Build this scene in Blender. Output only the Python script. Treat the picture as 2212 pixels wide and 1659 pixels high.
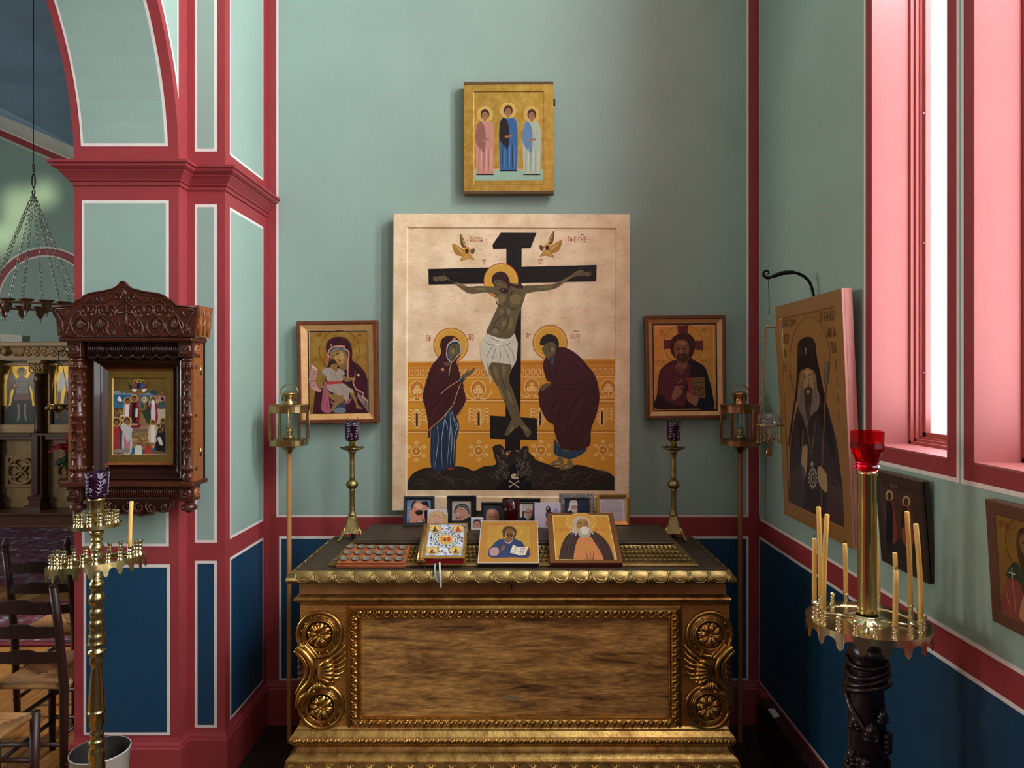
import bpy, math, random
from mathutils import Vector, Matrix
for o in list(bpy.data.objects): bpy.data.objects.remove(o, do_unlink=True)
S = bpy.context.scene
C = S.collection
PI = math.pi
F = 1500.0; VX, VY, EYE = 1125.0, 819.0, 1.6      # focal length (px of 2212), principal vanishing point, eye height
# ---------------------------------------------------------------- camera
cd = bpy.data.cameras.new('camera'); cam = bpy.data.objects.new('camera', cd); C.objects.link(cam)
cam.location = (0, 0, EYE); cam.rotation_euler = (PI/2, 0, 0)
cd.sensor_width = 36; cd.lens = 36*F/2212
cd.shift_x = -(VX-1106)/2212; cd.shift_y = -(829.5-VY)/2212
cd.clip_start = .02; S.camera = cam
# ---------------------------------------------------------------- daylight
W = bpy.data.worlds.new('sky'); S.world = W; W.use_nodes = True
bg = W.node_tree.nodes['Background']; bg.inputs[0].default_value = (.86, .93, 1, 1); bg.inputs[1].default_value = 2.0
def area(name, loc, rot, sx, sy, power, col=(1, 1, 1)):
    l = bpy.data.lights.new(name, 'AREA'); l.shape = 'RECTANGLE'; l.size = sx; l.size_y = sy
    l.energy = power; l.color = col
    o = bpy.data.objects.new(name, l); C.objects.link(o); o.location = loc; o.rotation_euler = rot
    return o
DAY = (.92, .96, 1.0)
WIN = [(1.788, 2.177), (1.30, 1.687), (.22, .60), (-.30, .10), (-1.4, -1.0), (-1.9, -1.5)]   # window bays of the right wall
for (a, b), lo, hi in zip(WIN, (11, 11, 40, 38, 18, 18), (50, 62, 52, 42, 16, 16)):     # upper lamps added out of view to brighten walls without bleaching the jambs
    area('daylight_window', (1.275, (a+b)/2, 2.20), (0, math.radians(90), 0), 1.45, b-a-.06, lo, DAY)
    area('daylight_window_high', (1.275, (a+b)/2, 3.55), (0, math.radians(84), 0), 1.15, b-a-.06, hi, DAY)
area('daylight_rear_window', (-.2, -3.12, 2.4), (math.radians(-86), 0, math.radians(180)), 1.2, 1.8, 10, DAY)  # added soft fill from behind the camera; the rear wall is solid
for y, pw in ((-1.0, 90), (1.6, 170), (5.2, 60)):
    area('daylight_nave_window', (-9.3, y, 2.3), (0, math.radians(-84), 0), 2.4, 1.3, pw, (1, .97, .9))
S.view_settings.view_transform = 'Standard'; S.view_settings.look = 'None'
S.view_settings.exposure = 0.0; S.view_settings.gamma = 1; S.view_settings.use_curve_mapping = False
# ---------------------------------------------------------------- colour and material helpers
def hx(h):
    h = h.lstrip('#'); r = []
    for i in (0, 2, 4):
        c = int(h[i:i+2], 16)/255
        r.append(c/12.92 if c <= .04045 else ((c+.055)/1.055)**2.4)
    return r
MATS = {}
def mat(name, col, rough=.6, metal=0, noise=0, nscale=20, bump=0, bscale=60, stretch=(1, 1, 1), col2=None, spec=.5, detail=5,
        trans=0, ior=1.45, sub=0, coat=0, contrast=(.3, .7), alpha=1):
    m = bpy.data.materials.new(name); m.use_nodes = True; N = m.node_tree.nodes; L = m.node_tree.links
    b = N['Principled BSDF']; c = hx(col) if isinstance(col, str) else list(col)
    b.inputs['Base Color'].default_value = (*c, 1); b.inputs['Roughness'].default_value = rough
    b.inputs['Metallic'].default_value = metal; b.inputs['Specular IOR Level'].default_value = spec
    b.inputs['Transmission Weight'].default_value = trans; b.inputs['IOR'].default_value = ior
    b.inputs['Coat Weight'].default_value = coat; b.inputs['Alpha'].default_value = alpha
    if sub: b.inputs['Subsurface Weight'].default_value = sub; b.inputs['Subsurface Radius'].default_value = (.01, .006, .003)
    if noise or bump or col2:
        tc = N.new('ShaderNodeTexCoord'); mp = N.new('ShaderNodeMapping'); mp.inputs['Scale'].default_value = stretch
        L.new(tc.outputs['Object'], mp.inputs[0])
    if noise or col2:
        n = N.new('ShaderNodeTexNoise'); n.inputs['Scale'].default_value = nscale; n.inputs['Detail'].default_value = detail
        n.inputs['Roughness'].default_value = .62
        L.new(mp.outputs[0], n.inputs[0]); r = N.new('ShaderNodeValToRGB'); L.new(n.outputs[0], r.inputs[0])
        if col2: d = hx(col2); a = c
        else: a = [max(0, v*(1-noise)) for v in c]; d = [min(1, v*(1+noise)) for v in c]
        e = r.color_ramp.elements
        e[0].position = contrast[0]; e[1].position = contrast[1]; e[0].color = (*a, 1); e[1].color = (*d, 1)
        L.new(r.outputs[0], b.inputs['Base Color'])
    if bump:
        n2 = N.new('ShaderNodeTexNoise'); n2.inputs['Scale'].default_value = bscale; n2.inputs['Detail'].default_value = 4
        L.new(mp.outputs[0], n2.inputs[0]); bp = N.new('ShaderNodeBump'); bp.inputs['Strength'].default_value = bump
        bp.inputs['Distance'].default_value = .004
        L.new(n2.outputs[0], bp.inputs['Height']); L.new(bp.outputs[0], b.inputs['Normal'])
    MATS[name] = m; return m
def paintmat(name, rough=.55, grain=.08, nscale=120, metalattr=False, coat=0):
    """flat painted picture: colour comes from the face colour attribute, with a fine painterly mottling"""
    m = bpy.data.materials.new(name); m.use_nodes = True; N = m.node_tree.nodes; L = m.node_tree.links
    b = N['Principled BSDF']; b.inputs['Roughness'].default_value = rough; b.inputs['Coat Weight'].default_value = coat
    b.inputs['Specular IOR Level'].default_value = .3
    at = N.new('ShaderNodeAttribute'); at.attribute_name = 'Col'
    tc = N.new('ShaderNodeTexCoord'); n = N.new('ShaderNodeTexNoise'); n.inputs['Scale'].default_value = nscale; n.inputs['Detail'].default_value = 6
    L.new(tc.outputs['Object'], n.inputs[0])
    mr = N.new('ShaderNodeMapRange'); mr.inputs[1].default_value = .3; mr.inputs[2].default_value = .7
    mr.inputs[3].default_value = 1-grain; mr.inputs[4].default_value = 1+grain; L.new(n.outputs[0], mr.inputs[0])
    mx = N.new('ShaderNodeVectorMath'); mx.operation = 'SCALE'; L.new(at.outputs['Color'], mx.inputs[0]); L.new(mr.outputs[0], mx.inputs['Scale'])
    L.new(mx.outputs[0], b.inputs['Base Color'])
    MATS[name] = m; return m
def M(n): return MATS[n] if isinstance(n, str) else n
# ---------------------------------------------------------------- mesh helpers
class MB:
    """collects vertices and faces for one mesh object"""
    def __init__(s): s.v = []; s.f = []; s.mi = []; s.sm = []; s.col = []
    def add(s, vs, fs, mi=0, smooth=False, col=None):
        o = len(s.v); s.v += [tuple(v) for v in vs]
        for f in fs: s.f.append([o+i for i in f]); s.mi.append(mi); s.sm.append(smooth); s.col.append(col)
        return s
    def box(s, x0, y0, z0, x1, y1, z1, mi=0, bev=0):
        if bev:
            b = min(bev, abs(x1-x0)*.45, abs(y1-y0)*.45, abs(z1-z0)*.45)
            # chamfer on the four edges along the longest axis plus ends: octagonal loops
            ax = max(range(3), key=lambda i: abs((x1-x0, y1-y0, z1-z0)[i]))
            lo = (x0, y0, z0); hi = (x1, y1, z1); u, w = [i for i in range(3) if i != ax]
            def ring(t, ins):
                a0, a1, c0, c1 = lo[u]+ins, hi[u]-ins, lo[w]+ins, hi[w]-ins
                bb = b*.7
                P = [(a0+bb, c0), (a1-bb, c0), (a1, c0+bb), (a1, c1-bb), (a1-bb, c1), (a0+bb, c1), (a0, c1-bb), (a0, c0+bb)]
                out = []
                for p in P:
                    q = [0, 0, 0]; q[ax] = t; q[u] = p[0]; q[w] = p[1]; out.append(q)
                return out
            R = [ring(lo[ax], b*.6), ring(lo[ax]+b*.6, 0), ring(hi[ax]-b*.6, 0), ring(hi[ax], b*.6)]
            vs = sum(R, []); fs = [list(range(7, -1, -1)), [24+i for i in range(8)]]
            for k in range(3):
                for i in range(8): fs.append([k*8+i, k*8+(i+1) % 8, k*8+8+(i+1) % 8, k*8+8+i])
            return s.add(vs, fs, mi)
        vs = [(x0, y0, z0), (x1, y0, z0), (x1, y1, z0), (x0, y1, z0), (x0, y0, z1), (x1, y0, z1), (x1, y1, z1), (x0, y1, z1)]
        return s.add(vs, [(0, 3, 2, 1), (4, 5, 6, 7), (0, 1, 5, 4), (1, 2, 6, 5), (2, 3, 7, 6), (3, 0, 4, 7)], mi)
    def lathe(s, prof, n=24, c=(0, 0, 0), mi=0, smooth=True, cap=True, flute=0, fn=0, sy=1):
        vs = []; m = len(prof)
        for r, z in prof:
            for i in range(n):
                a = 2*PI*i/n; rr = r*(1+flute*math.cos(fn*a)) if fn else r
                vs.append((c[0]+rr*math.cos(a), c[1]+rr*math.sin(a)*sy, c[2]+z))
        fs = [[k*n+i, k*n+(i+1) % n, (k+1)*n+(i+1) % n, (k+1)*n+i] for k in range(m-1) for i in range(n)]
        s.add(vs, fs, mi, smooth)
        if cap:
            for k in (0, m-1):
                if prof[k][0] > 1e-5:
                    o = len(s.v)-len(vs); idx = [o+k*n+i for i in range(n)]
                    s.f.append(idx[::-1] if k == 0 else idx); s.mi.append(mi); s.sm.append(False); s.col.append(None)
        return s
    def tube(s, pts, r, n=8, mi=0, cap=True, closed=False, smooth=True, flat=1.0, up=None):
        P = [Vector(p) for p in pts]; m = len(P)
        R = r if isinstance(r, (list, tuple)) else [r]*m
        T = []
        for i in range(m):
            a = P[i-1] if (i > 0 or closed) else P[i]; b = P[(i+1) % m] if (i < m-1 or closed) else P[i]
            t = (b-a); T.append(t.normalized() if t.length > 1e-9 else Vector((0, 0, 1)))
        u0 = Vector(up) if up else (Vector((0, 0, 1)) if abs(T[0].z) < .9 else Vector((1, 0, 0)))
        vs = []
        nrm = (u0-T[0]*u0.dot(T[0])).normalized()
        for i in range(m):
            nrm = nrm-T[i]*nrm.dot(T[i])
            if nrm.length < 1e-6: nrm = Vector((1, 0, 0))-T[i]*T[i].x
            nrm.normalize(); bi = T[i].cross(nrm)
            for k in range(n):
                a = 2*PI*k/n
                vs.append(P[i]+(nrm*math.cos(a)*flat+bi*math.sin(a))*R[i])
        fs = []
        for i in range(m if closed else m-1):
            j = (i+1) % m
            for k in range(n): fs.append([i*n+k, i*n+(k+1) % n, j*n+(k+1) % n, j*n+k])
        if cap and not closed: fs += [list(range(n))[::-1], [(m-1)*n+k for k in range(n)]]
        return s.add(vs, fs, mi, smooth)
    def prism(s, poly, a0, a1, f, mi=0, mi2=None):
        """poly of (u,v), extruded from a0 to a1 through f(u,v,a)"""
        n = len(poly); vs = [f(u, v, a0) for u, v in poly]+[f(u, v, a1) for u, v in poly]
        s.add(vs, [list(range(n))[::-1], [n+i for i in range(n)]], mi)
        o = len(s.v)-2*n
        for i in range(n):
            j = (i+1) % n
            s.f.append([o+i, o+j, o+n+j, o+n+i]); s.mi.append(mi if mi2 is None else mi2); s.sm.append(False); s.col.append(None)
        return s
    def sweep(s, path, prof, closed=False, mi=0, smooth=False):
        """moulding: horizontal path of (x,y), profile of (outward, z); outward is to the right of travel; mitred"""
        m = len(path); P = [Vector(p) for p in path]; vs = []; n = len(prof)
        for i in range(m):
            d1 = (P[i]-P[i-1]).normalized() if (i > 0 or closed) else None
            d2 = (P[(i+1) % m]-P[i]).normalized() if (i < m-1 or closed) else None
            d1 = d1 or d2; d2 = d2 or d1
            n1 = Vector((d1.y, -d1.x)); n2 = Vector((d2.y, -d2.x)); b = (n1+n2)
            b = b/(b.length_squared/2) if b.length > 1e-6 else n1
            for o, z in prof: vs.append((P[i].x+b.x*o, P[i].y+b.y*o, z))
        fs = []
        for i in range(m if closed else m-1):
            j = (i+1) % m
            for k in range(n-1): fs.append([i*n+k, j*n+k, j*n+k+1, i*n+k+1])
        return s.add(vs, fs, mi, smooth)
    def frame(s, x0, z0, x1, z1, prof, mi=0, y=0):
        """rectangular picture-frame moulding in the xz plane; profile of (inset, forward); forward is -y"""
        n = len(prof); vs = []
        for sx, sz in ((0, 0), (1, 0), (1, 1), (0, 1)):
            for ins, d in prof:
                vs.append((x1-ins if sx else x0+ins, y-d, z1-ins if sz else z0+ins))
        fs = []
        for i in range(4):
            j = (i+1) % 4
            for k in range(n-1): fs.append([i*n+k, j*n+k, j*n+k+1, i*n+k+1])
        return s.add(vs, fs, mi)
    def ball(s, c, rx, ry=None, rz=None, n=10, m=7, mi=0, smooth=True):
        ry = rx if ry is None else ry; rz = rx if rz is None else rz
        vs = [(c[0], c[1], c[2]-rz)]
        for j in range(1, m):
            t = PI*j/m
            for i in range(n):
                a = 2*PI*i/n; vs.append((c[0]+rx*math.sin(t)*math.cos(a), c[1]+ry*math.sin(t)*math.sin(a), c[2]-rz*math.cos(t)))
        vs.append((c[0], c[1], c[2]+rz)); L = len(vs)-1
        fs = [[0, 1+(i+1) % n, 1+i] for i in range(n)]
        for j in range(m-2):
            for i in range(n): fs.append([1+j*n+i, 1+j*n+(i+1) % n, 1+(j+1)*n+(i+1) % n, 1+(j+1)*n+i])
        fs += [[L, 1+(m-2)*n+i, 1+(m-2)*n+(i+1) % n] for i in range(n)]
        return s.add(vs, fs, mi, smooth)
    def xf(s, Mx, start=0):
        for i in range(start, len(s.v)): s.v[i] = tuple(Mx @ Vector(s.v[i]))
        return s
    def mesh(s, name, mats):
        me = bpy.data.meshes.new(name); me.from_pydata(s.v, [], s.f)
        for m in (mats if isinstance(mats, (list, tuple)) else [mats]): me.materials.append(M(m))
        me.polygons.foreach_set('material_index', s.mi); me.polygons.foreach_set('use_smooth', s.sm)
        if any(c is not None for c in s.col):
            at = me.color_attributes.new('Col', 'FLOAT_COLOR', 'CORNER'); data = []
            for p, c in zip(me.polygons, s.col): data += [*(c or (.5, .5, .5)), 1]*p.loop_total
            at.data.foreach_set('color', data)
        me.update(); return me
    def build(s, name, mats, parent=None, loc=None, rot=None):
        return link(name, s.mesh(name, mats), parent, loc, rot)
def link(name, me, parent=None, loc=None, rot=None):
    o = bpy.data.objects.new(name, me); C.objects.link(o)
    if parent: o.parent = parent
    if loc is not None: o.location = loc
    if rot is not None: o.rotation_euler = rot
    return o
def tag(o, label=None, cat=None, group=None, kind=None):
    if label: o['label'] = label
    if cat: o['category'] = cat
    if group: o['group'] = group
    if kind: o['kind'] = kind
    return o
def thing(name, label, cat, loc=(0, 0, 0), rot=(0, 0, 0), group=None):
    o = bpy.data.objects.new(name, None); C.objects.link(o); o.empty_display_size = .05
    o.location = loc; o.rotation_euler = rot; return tag(o, label, cat, group)
def dup(root, loc, rot=None, label=None, parent=None):
    r = root.copy(); C.objects.link(r); r.location = loc; r.parent = parent
    if rot is not None: r.rotation_euler = rot
    if label: r['label'] = label
    for ch in list(root.children):
        c = ch.copy(); C.objects.link(c); c.parent = r
        for g in list(ch.children):
            d = g.copy(); C.objects.link(d); d.parent = c
    return r
def P(px, py, Y): return ((px-VX)/F*Y, EYE-(py-VY)/F*Y)      # photo pixel on the plane at depth Y -> (X, Z)
def PX(px, Y): return (px-VX)/F*Y
def PZ(py, Y): return EYE-(py-VY)/F*Y
def cr(pts, k=6, closed=True):
    """Catmull-Rom smoothing"""
    n = len(pts); out = []
    rng = range(n) if closed else range(n-1)
    for i in rng:
        if closed: p0, p1, p2, p3 = pts[i-1], pts[i], pts[(i+1) % n], pts[(i+2) % n]
        else: p0, p1, p2, p3 = pts[max(0, i-1)], pts[i], pts[i+1], pts[min(n-1, i+2)]
        for j in range(k):
            t = j/k; t2 = t*t; t3 = t2*t
            out.append(tuple(.5*((2*b)+(-a+c)*t+(2*a-5*b+4*c-d)*t2+(-a+3*b-3*c+d)*t3) for a, b, c, d in zip(p0, p1, p2, p3)))
    if not closed: out.append(tuple(pts[-1]))
    return out
def arcp(cx, cy, r, a0, a1, n): return [(cx+r*math.cos(a0+(a1-a0)*i/n), cy+r*math.sin(a0+(a1-a0)*i/n)) for i in range(n+1)]
# ================================================================ materials of the place
mat('red_paint', '#96363a', .55, noise=.06, nscale=6, bump=.08, bscale=90)
mat('teal_paint', '#93aca0', .6, noise=.05, nscale=3, bump=.1, bscale=120)
mat('navy_paint', '#133f5c', .5, noise=.08, nscale=4, bump=.08, bscale=120)
mat('white_line', '#e6dcd4', .6, noise=.04, nscale=30)
mat('pink_paint', '#a25856', .6, noise=.05, nscale=5, bump=.08)  # red trim paint with the window light mixed into its colour
mat('blue_ceiling', '#8aa6c4', .7, noise=.15, nscale=2)
mat('grey_plaster', '#c4c4bc', .8, noise=.12, nscale=3)
mat('plain_wall', '#8fa79d', .8)
mat('floor_under', '#2a1a10', .7)
WALL = ['red_paint', 'teal_paint', 'navy_paint', 'white_line', 'pink_paint', 'plain_wall']
YW, XR, XL = 3.22, 1.10, -1.18
ZT = 4.4
LW = .0115
def panel(mb, f, u0, v0, u1, v1, mi, lw=LW):
    """white-lined painted panel lying on the wall; f(u, v, lift)"""
    def q(a, b, c, d, h, m): mb.add([f(a, b, h), f(c, b, h), f(c, d, h), f(a, d, h)], [(0, 1, 2, 3)], m)
    q(u0, v0, u1, v1, .0008, 3); q(u0+lw, v0+lw, u1-lw, v1-lw, .0016, mi)
# ---- wall_back
mb = MB(); mb.box(-1.75, YW, 0, XR+.4, YW+.25, ZT, 0)
fb = lambda u, v, h: (u, YW-h, v)
panel(mb, fb, PX(597, YW), .960, PX(1617, YW), ZT, 1)
panel(mb, fb, PX(603, YW), .2025, PX(1617, YW), .872, 2)
tag(mb.build('wall_back', WALL), kind='structure')
# ---- wall_left: arcade wall with arch to the nave, and the flat pilaster in the corner
AX0, AX1, AY, AR, AZ = -1.737, -1.33, 2.70, 1.05, 2.43
ayc = AY-AR
poly = [(YW+.2, 0), (AY, 0), (AY, AZ)]+arcp(ayc, AZ, AR, 0, PI, 48)[1:]+[(ayc-AR, 0), (ayc-AR-.6, 0)]
a2 = ayc-2*AR-.6
poly += arcp(a2, AZ, AR, 0, PI, 32)+[(a2-AR, 0), (-3.2, 0), (-3.2, ZT), (YW+.2, ZT)]
mb = MB(); mb.prism(poly, AX0, AX1, lambda u, v, a: (a, u, v), 0)
mb.box(AX1, 2.77, 0, XL, YW+.1, ZT, 0)
ff = lambda u, v, h: (u, AY-h, v)
panel(mb, ff, -1.706, .950, -1.368, 2.295, 1); panel(mb, ff, -1.700, .216, -1.364, .880, 2)
fs_ = lambda u, v, h: (u, 2.77-h, v)
for v0, v1, m in ((.948, 2.297, 1), (.210, .876, 2), (2.508, ZT, 1)): panel(mb, fs_, PX(421, 2.77), v0, PX(469, 2.77), v1, m)
fe = lambda u, v, h: (XL+h, u, v)
for v0, v1, m in ((.951, 2.297, 1), (.216, .876, 2), (2.508, ZT, 1)): panel(mb, fe, 2.815, v0, 3.180, v1, m)
def soffit(u0, u1, a0, a1, h, mi, n=40):
    vs = []
    for i in range(n+1):
        a = a0+(a1-a0)*i/n; r = AR-h
        for u in (u0, u1): vs.append((u, ayc+r*math.cos(a), AZ+r*math.sin(a)))
    mb.add(vs, [(2*i, 2*i+1, 2*i+3, 2*i+2) for i in range(n)], mi)
a0 = math.asin((2.504-AZ)/AR)
soffit(-1.708, -1.370, a0, PI-a0, .0008, 3); soffit(-1.708+LW, -1.370-LW, a0+.0115, PI-a0-.0115, .0016, 1)
def spandrel(R, yv, h, mi):
    pts = [(yv, math.sqrt(max(0, R*R-(yv-ayc)**2))+AZ)]
    aa = math.acos((yv-ayc)/R); pts = arcp(ayc, AZ, R, aa, PI/2, 24)+[(ayc, ZT), (yv, ZT)]
    mb.add([(AX1+h, y, z) for y, z in pts], [list(range(len(pts)))], mi)
spandrel(1.078, 2.697, .0008, 3); spandrel(1.092, 2.687, .0016, 1)
tag(mb.build('wall_left', WALL), kind='structure')
# cornice (impost) moulding wrapping pier and pilaster
CP = [(0, 2.352), (.006, 2.352), (.008, 2.366), (.014, 2.368), (.016, 2.374), (.034, 2.396), (.038, 2.399), (.038, 2.404), (.052, 2.412),
      (.056, 2.416), (.056, 2.424), (.064, 2.426), (.066, 2.436), (0, 2.440)]
mb = MB(); mb.sweep([(AX0, YW), (AX0, AY), (AX1, AY), (AX1, 2.77), (XL, 2.77), (XL, YW)], [(o, z) for o, z in CP])
tag(mb.build('trim_1', 'red_paint'), kind='structure')
BP = [(0, .205), (.004, .19), (.010, .182), (.012, .172), (.016, .168), (.016, .002), (0, 0)]
mb = MB(); mb.sweep([(AX0, YW), (AX0, AY), (AX1, AY), (AX1, 2.77), (XL, 2.77), (XL, YW)], [(o, z) for o, z in BP])
tag(mb.build('baseboard_left', 'red_paint'), kind='structure')
mb = MB(); mb.sweep([(XL, YW), (XR, YW)], BP); tag(mb.build('baseboard_back', 'red_paint'), kind='structure')
mb = MB(); mb.sweep([(XR, YW), (XR, -3)], BP); tag(mb.build('baseboard_right', 'red_paint'), kind='structure')
# ---- wall_right with window bays
SILL, WTOP, WD = 1.394, 4.2, .158
mb = MB(); f_r = lambda u, v, h: (XR-h, u, v)
edges = sorted(WIN); prev = -3.2
for a, b in edges:
    mb.box(XR, prev, 0, XR+WD, a, ZT, 0); prev = b
    mb.box(XR, a, 0, XR+WD, b, SILL, 0); mb.box(XR, a, WTOP, XR+WD, b, ZT, 0)
mb.box(XR, prev, 0, XR+WD, YW+.2, ZT, 0)
panel(mb, f_r, -3, .2025, 3.203, .877, 2)
# teal field, cut around the windows: strip below, strips between, strip above
zb = 1.351; bord = .036
def q(u0, v0, u1, v1, h, m): mb.add([f_r(u0, v0, h), f_r(u1, v0, h), f_r(u1, v1, h), f_r(u0, v1, h)], [(0, 1, 2, 3)], m)
q(-3, .951, 3.203, .951+LW, .0008, 3); q(3.203-LW, .951, 3.203, ZT, .0008, 3)
q(-3, .951+LW, 3.203-LW, zb-LW, .0008, 1)
prev = -3
for a, b in edges:
    u0, u1 = a-bord, b+bord
    q(prev, zb-LW, u0-LW, WTOP+.06, .0008, 1); q(u0-LW, zb-LW, u0, WTOP+.05, .0008, 3); q(u1, zb-LW, u1+LW, WTOP+.05, .0008, 3)
    q(u0, zb-LW, u1, zb, .0008, 3); q(u0, WTOP+.05, u1, WTOP+.06, .0008, 3); prev = u1+LW
q(prev, zb-LW, 3.203-LW, WTOP+.06, .0008, 1); q(-3, WTOP+.06, 3.203-LW, ZT, .0008, 1)
tag(mb.build('wall_right', WALL), kind='structure')
mat('window_wood', '#a04c48', .45, noise=.06, nscale=12)
g = bpy.data.materials.new('window_glass'); g.use_nodes = True; N = g.node_tree.nodes; N.clear()
out = N.new('ShaderNodeOutputMaterial'); mix = N.new('ShaderNodeMixShader'); tr = N.new('ShaderNodeBsdfTransparent'); gl = N.new('ShaderNodeBsdfGlossy')
gl.inputs['Roughness'].default_value = .03; mix.inputs[0].default_value = .05
g.node_tree.links.new(tr.outputs[0], mix.inputs[1]); g.node_tree.links.new(gl.outputs[0], mix.inputs[2])
g.node_tree.links.new(mix.outputs[0], out.inputs[0]); MATS['window_glass'] = g
def lead_bars(a, b, x):
    m = MB(); n = 8
    for i in range(1, n): z = SILL+.08+(WTOP-SILL-.16)*i/n; m.box(x-.004, a, z-.004, x+.004, b, z+.004)
    return m
for i, (a, b) in enumerate(WIN):
    # reveal lining, red paled for the window light: far, near, sill, head
    w = MB(); t = .004
    w.box(XR-.0005, b-t, SILL, XR+.157, b+.001, WTOP); w.box(XR-.0005, a-.001, SILL, XR+.157, a+t, WTOP)
    w.box(XR-.0005, a, SILL-.001, XR+.157, b, SILL+t); w.box(XR-.0005, a, WTOP-t, XR+.157, b, WTOP+.001)
    root = w.build('window_%d' % (i+1), 'pink_paint'); tag(root, kind='structure')
    fm = MB()
    X0 = XR+.115
    def lay(fm, x, w0, w1, a, b, z0, z1):
        fm.box(x, a+t, z0, w1, a+t+w0, z1); fm.box(x, b-t-w0, z0, w1, b-t, z1)
        fm.box(x, a+t, z0, w1, b-t, z0+w0); fm.box(x, a+t, z1-w0, w1, b-t, z1)
    lay(fm, X0, .010, X0+.045, a, b, SILL+t, WTOP-t); lay(fm, X0+.012, .018, X0+.045, a, b, SILL+t, WTOP-t)
    lay(fm, X0+.022, .024, X0+.045, a, b, SILL+t, WTOP-t); lay(fm, X0+.030, .038, X0+.045, a, b, SILL+t, WTOP-t)
    fm.build('window_frame', 'window_wood', root)
    if i < 2:
        sc = MB()
        for z in (1.62, 2.02, 2.42): sc.ball((X0+.029, b-t-.03, z), .003, n=8, m=5)
        sc.build('screw', mat('screw_metal', '#d8d0c8', .3, 1) if i == 0 else 'screw_metal', root)
    pn = MB(); pn.box(X0+.036, a+.03, SILL+.03, X0+.040, b-.03, WTOP-.03); pn.build('window_pane', 'window_glass', root)
# ---- shell that closes the room
mb = MB(); mb.box(-1.9, -3.3, ZT, XR+.4, YW+.3, ZT+.1); tag(mb.build('ceiling', 'plain_wall'), kind='structure')
mb = MB(); mb.box(-1.737, -3.3, 0, XR+.4, -3.2, ZT); tag(mb.build('wall_rear', 'plain_wall'), kind='structure')
# nave shell: gable east wall, north wall, west wall, roof slopes
NX0, NX1, NY0, NY1 = -9.4, AX0, -5.0, 8.45
zline = lambda x: PZ(280, NY1)-(min(x, -5.1)-PX(0, NY1))*.433      # roof line falling to the right on the east wall
mb = MB()
mb.prism([(NX0, -.1), (NX1-.001, -.1), (NX1-.001, 7), (NX0, 7)], NY1, NY1+.2, lambda u, v, a: (u, a, v), 0)
fn_ = lambda u, v, h: (u, NY1-h, v)
cx, cz, ro = PX(99, NY1), PZ(655, NY1), 122/F*NY1
for R, h, m in ((ro, .002, 2), (ro-.022, .004, 1), (ro-.105, .006, 2), (ro-.125, .008, 0)):
    pts = [(cx-R, 1.9)]+[(x, z) for x, z in arcp(cx, cz, R, PI, 0, 40)]+[(cx+R, 1.9)]
    mb.add([fn_(x, z, h) for x, z in pts], [list(range(len(pts)))], m)
xa, xb = -7.5, -5.1
for o0, o1, h, m in ((.02, -.012, .002, 2), (0, -.075, .004, 1), (-.09, -.10, .002, 2)):
    mb.add([fn_(xa, zline(xa)+o1, h), fn_(xb, zline(xb)+o1, h), fn_(xb, zline(xb)+o0, h), fn_(xa, zline(xa)+o0, h)], [(0, 1, 2, 3)], m)
mat('nave_teal', '#8aa398', .6, noise=.06, nscale=2)
tag(mb.build('wall_nave', ['nave_teal', 'red_paint', 'white_line']), kind='structure')
mb = MB()
xs = [NX1, -9.4]
def roofstrip(y0, y1, z0off, z1off, mi):
    vs = []
    for x in (-9.4, -5.1, NX1): vs += [(x, y0, zline(x)+z0off), (x, y1, zline(x)+z1off)]
    mb.add(vs, [(0, 1, 3, 2), (2, 3, 5, 4)], mi)
roofstrip(NY1, NY1-.32, .015, .16, 0); roofstrip(NY1-.32, -5, .16, .22, 1)
tag(mb.build('ceiling_nave', ['grey_plaster', 'blue_ceiling']), kind='structure')
mb = MB(); mb.box(NX0-.1, NY0, -.1, NX0, NY1, 7); mb.box(NX0, NY0-.1, -.1, NX1, NY0, 7); mb.box(NX1, -5.1, -.1, NX1+.1, -3.2, ZT)
mb.box(NX1, YW+.2, -.1, NX1+.2, NY1, 7); tag(mb.build('wall_north', 'plain_wall'), kind='structure')
# ---- floor
mb = MB(); mb.box(-9.6, -5.3, -.1, XR+.5, NY1+.2, -.018)
fl = mb.build('floor', 'floor_under'); tag(fl, kind='structure')
for nm, c, c2 in (('board_oak', '#7a4a22', '#a8733a'), ('board_honey', '#8a5a2a', '#b98545'), ('board_brown', '#6a3d1c', '#96622f')):
    mat(nm, c, .32, col2=c2, nscale=5, stretch=(14, .8, 14), bump=.06, bscale=40)
random.seed(3)
BW = .11; shared = {}
for ln in (1.6, 2.2, 2.9):
    m = MB(); m.box(-BW/2+.0012, 0, -.018, BW/2-.0012, ln-.002, 0, bev=.002)
    for nm in ('board_oak', 'board_honey', 'board_brown'): shared[(ln, nm)] = m.mesh('plank', nm)
x = -5.6
while x < -1.3:
    y = 1.2-random.random()*1.5; yend = 8.4
    while y < yend:
        ln = random.choice((1.6, 2.2, 2.9))
        # keep what the view through the arch can reach
        if x/(y+ln) > -.86 and (x/max(y, .3) < -.60 or y > 6):
            link('plank', shared[(ln, random.choice(('board_oak', 'board_honey', 'board_brown')))], fl, (x, y, 0))
        y += ln
    x += BW
m0 = MB(); m0.box(-1.30, -3.2, -.018, XR, YW, 0); tag(m0.build('floor_chapel', 'floor_under'), kind='structure')
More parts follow.
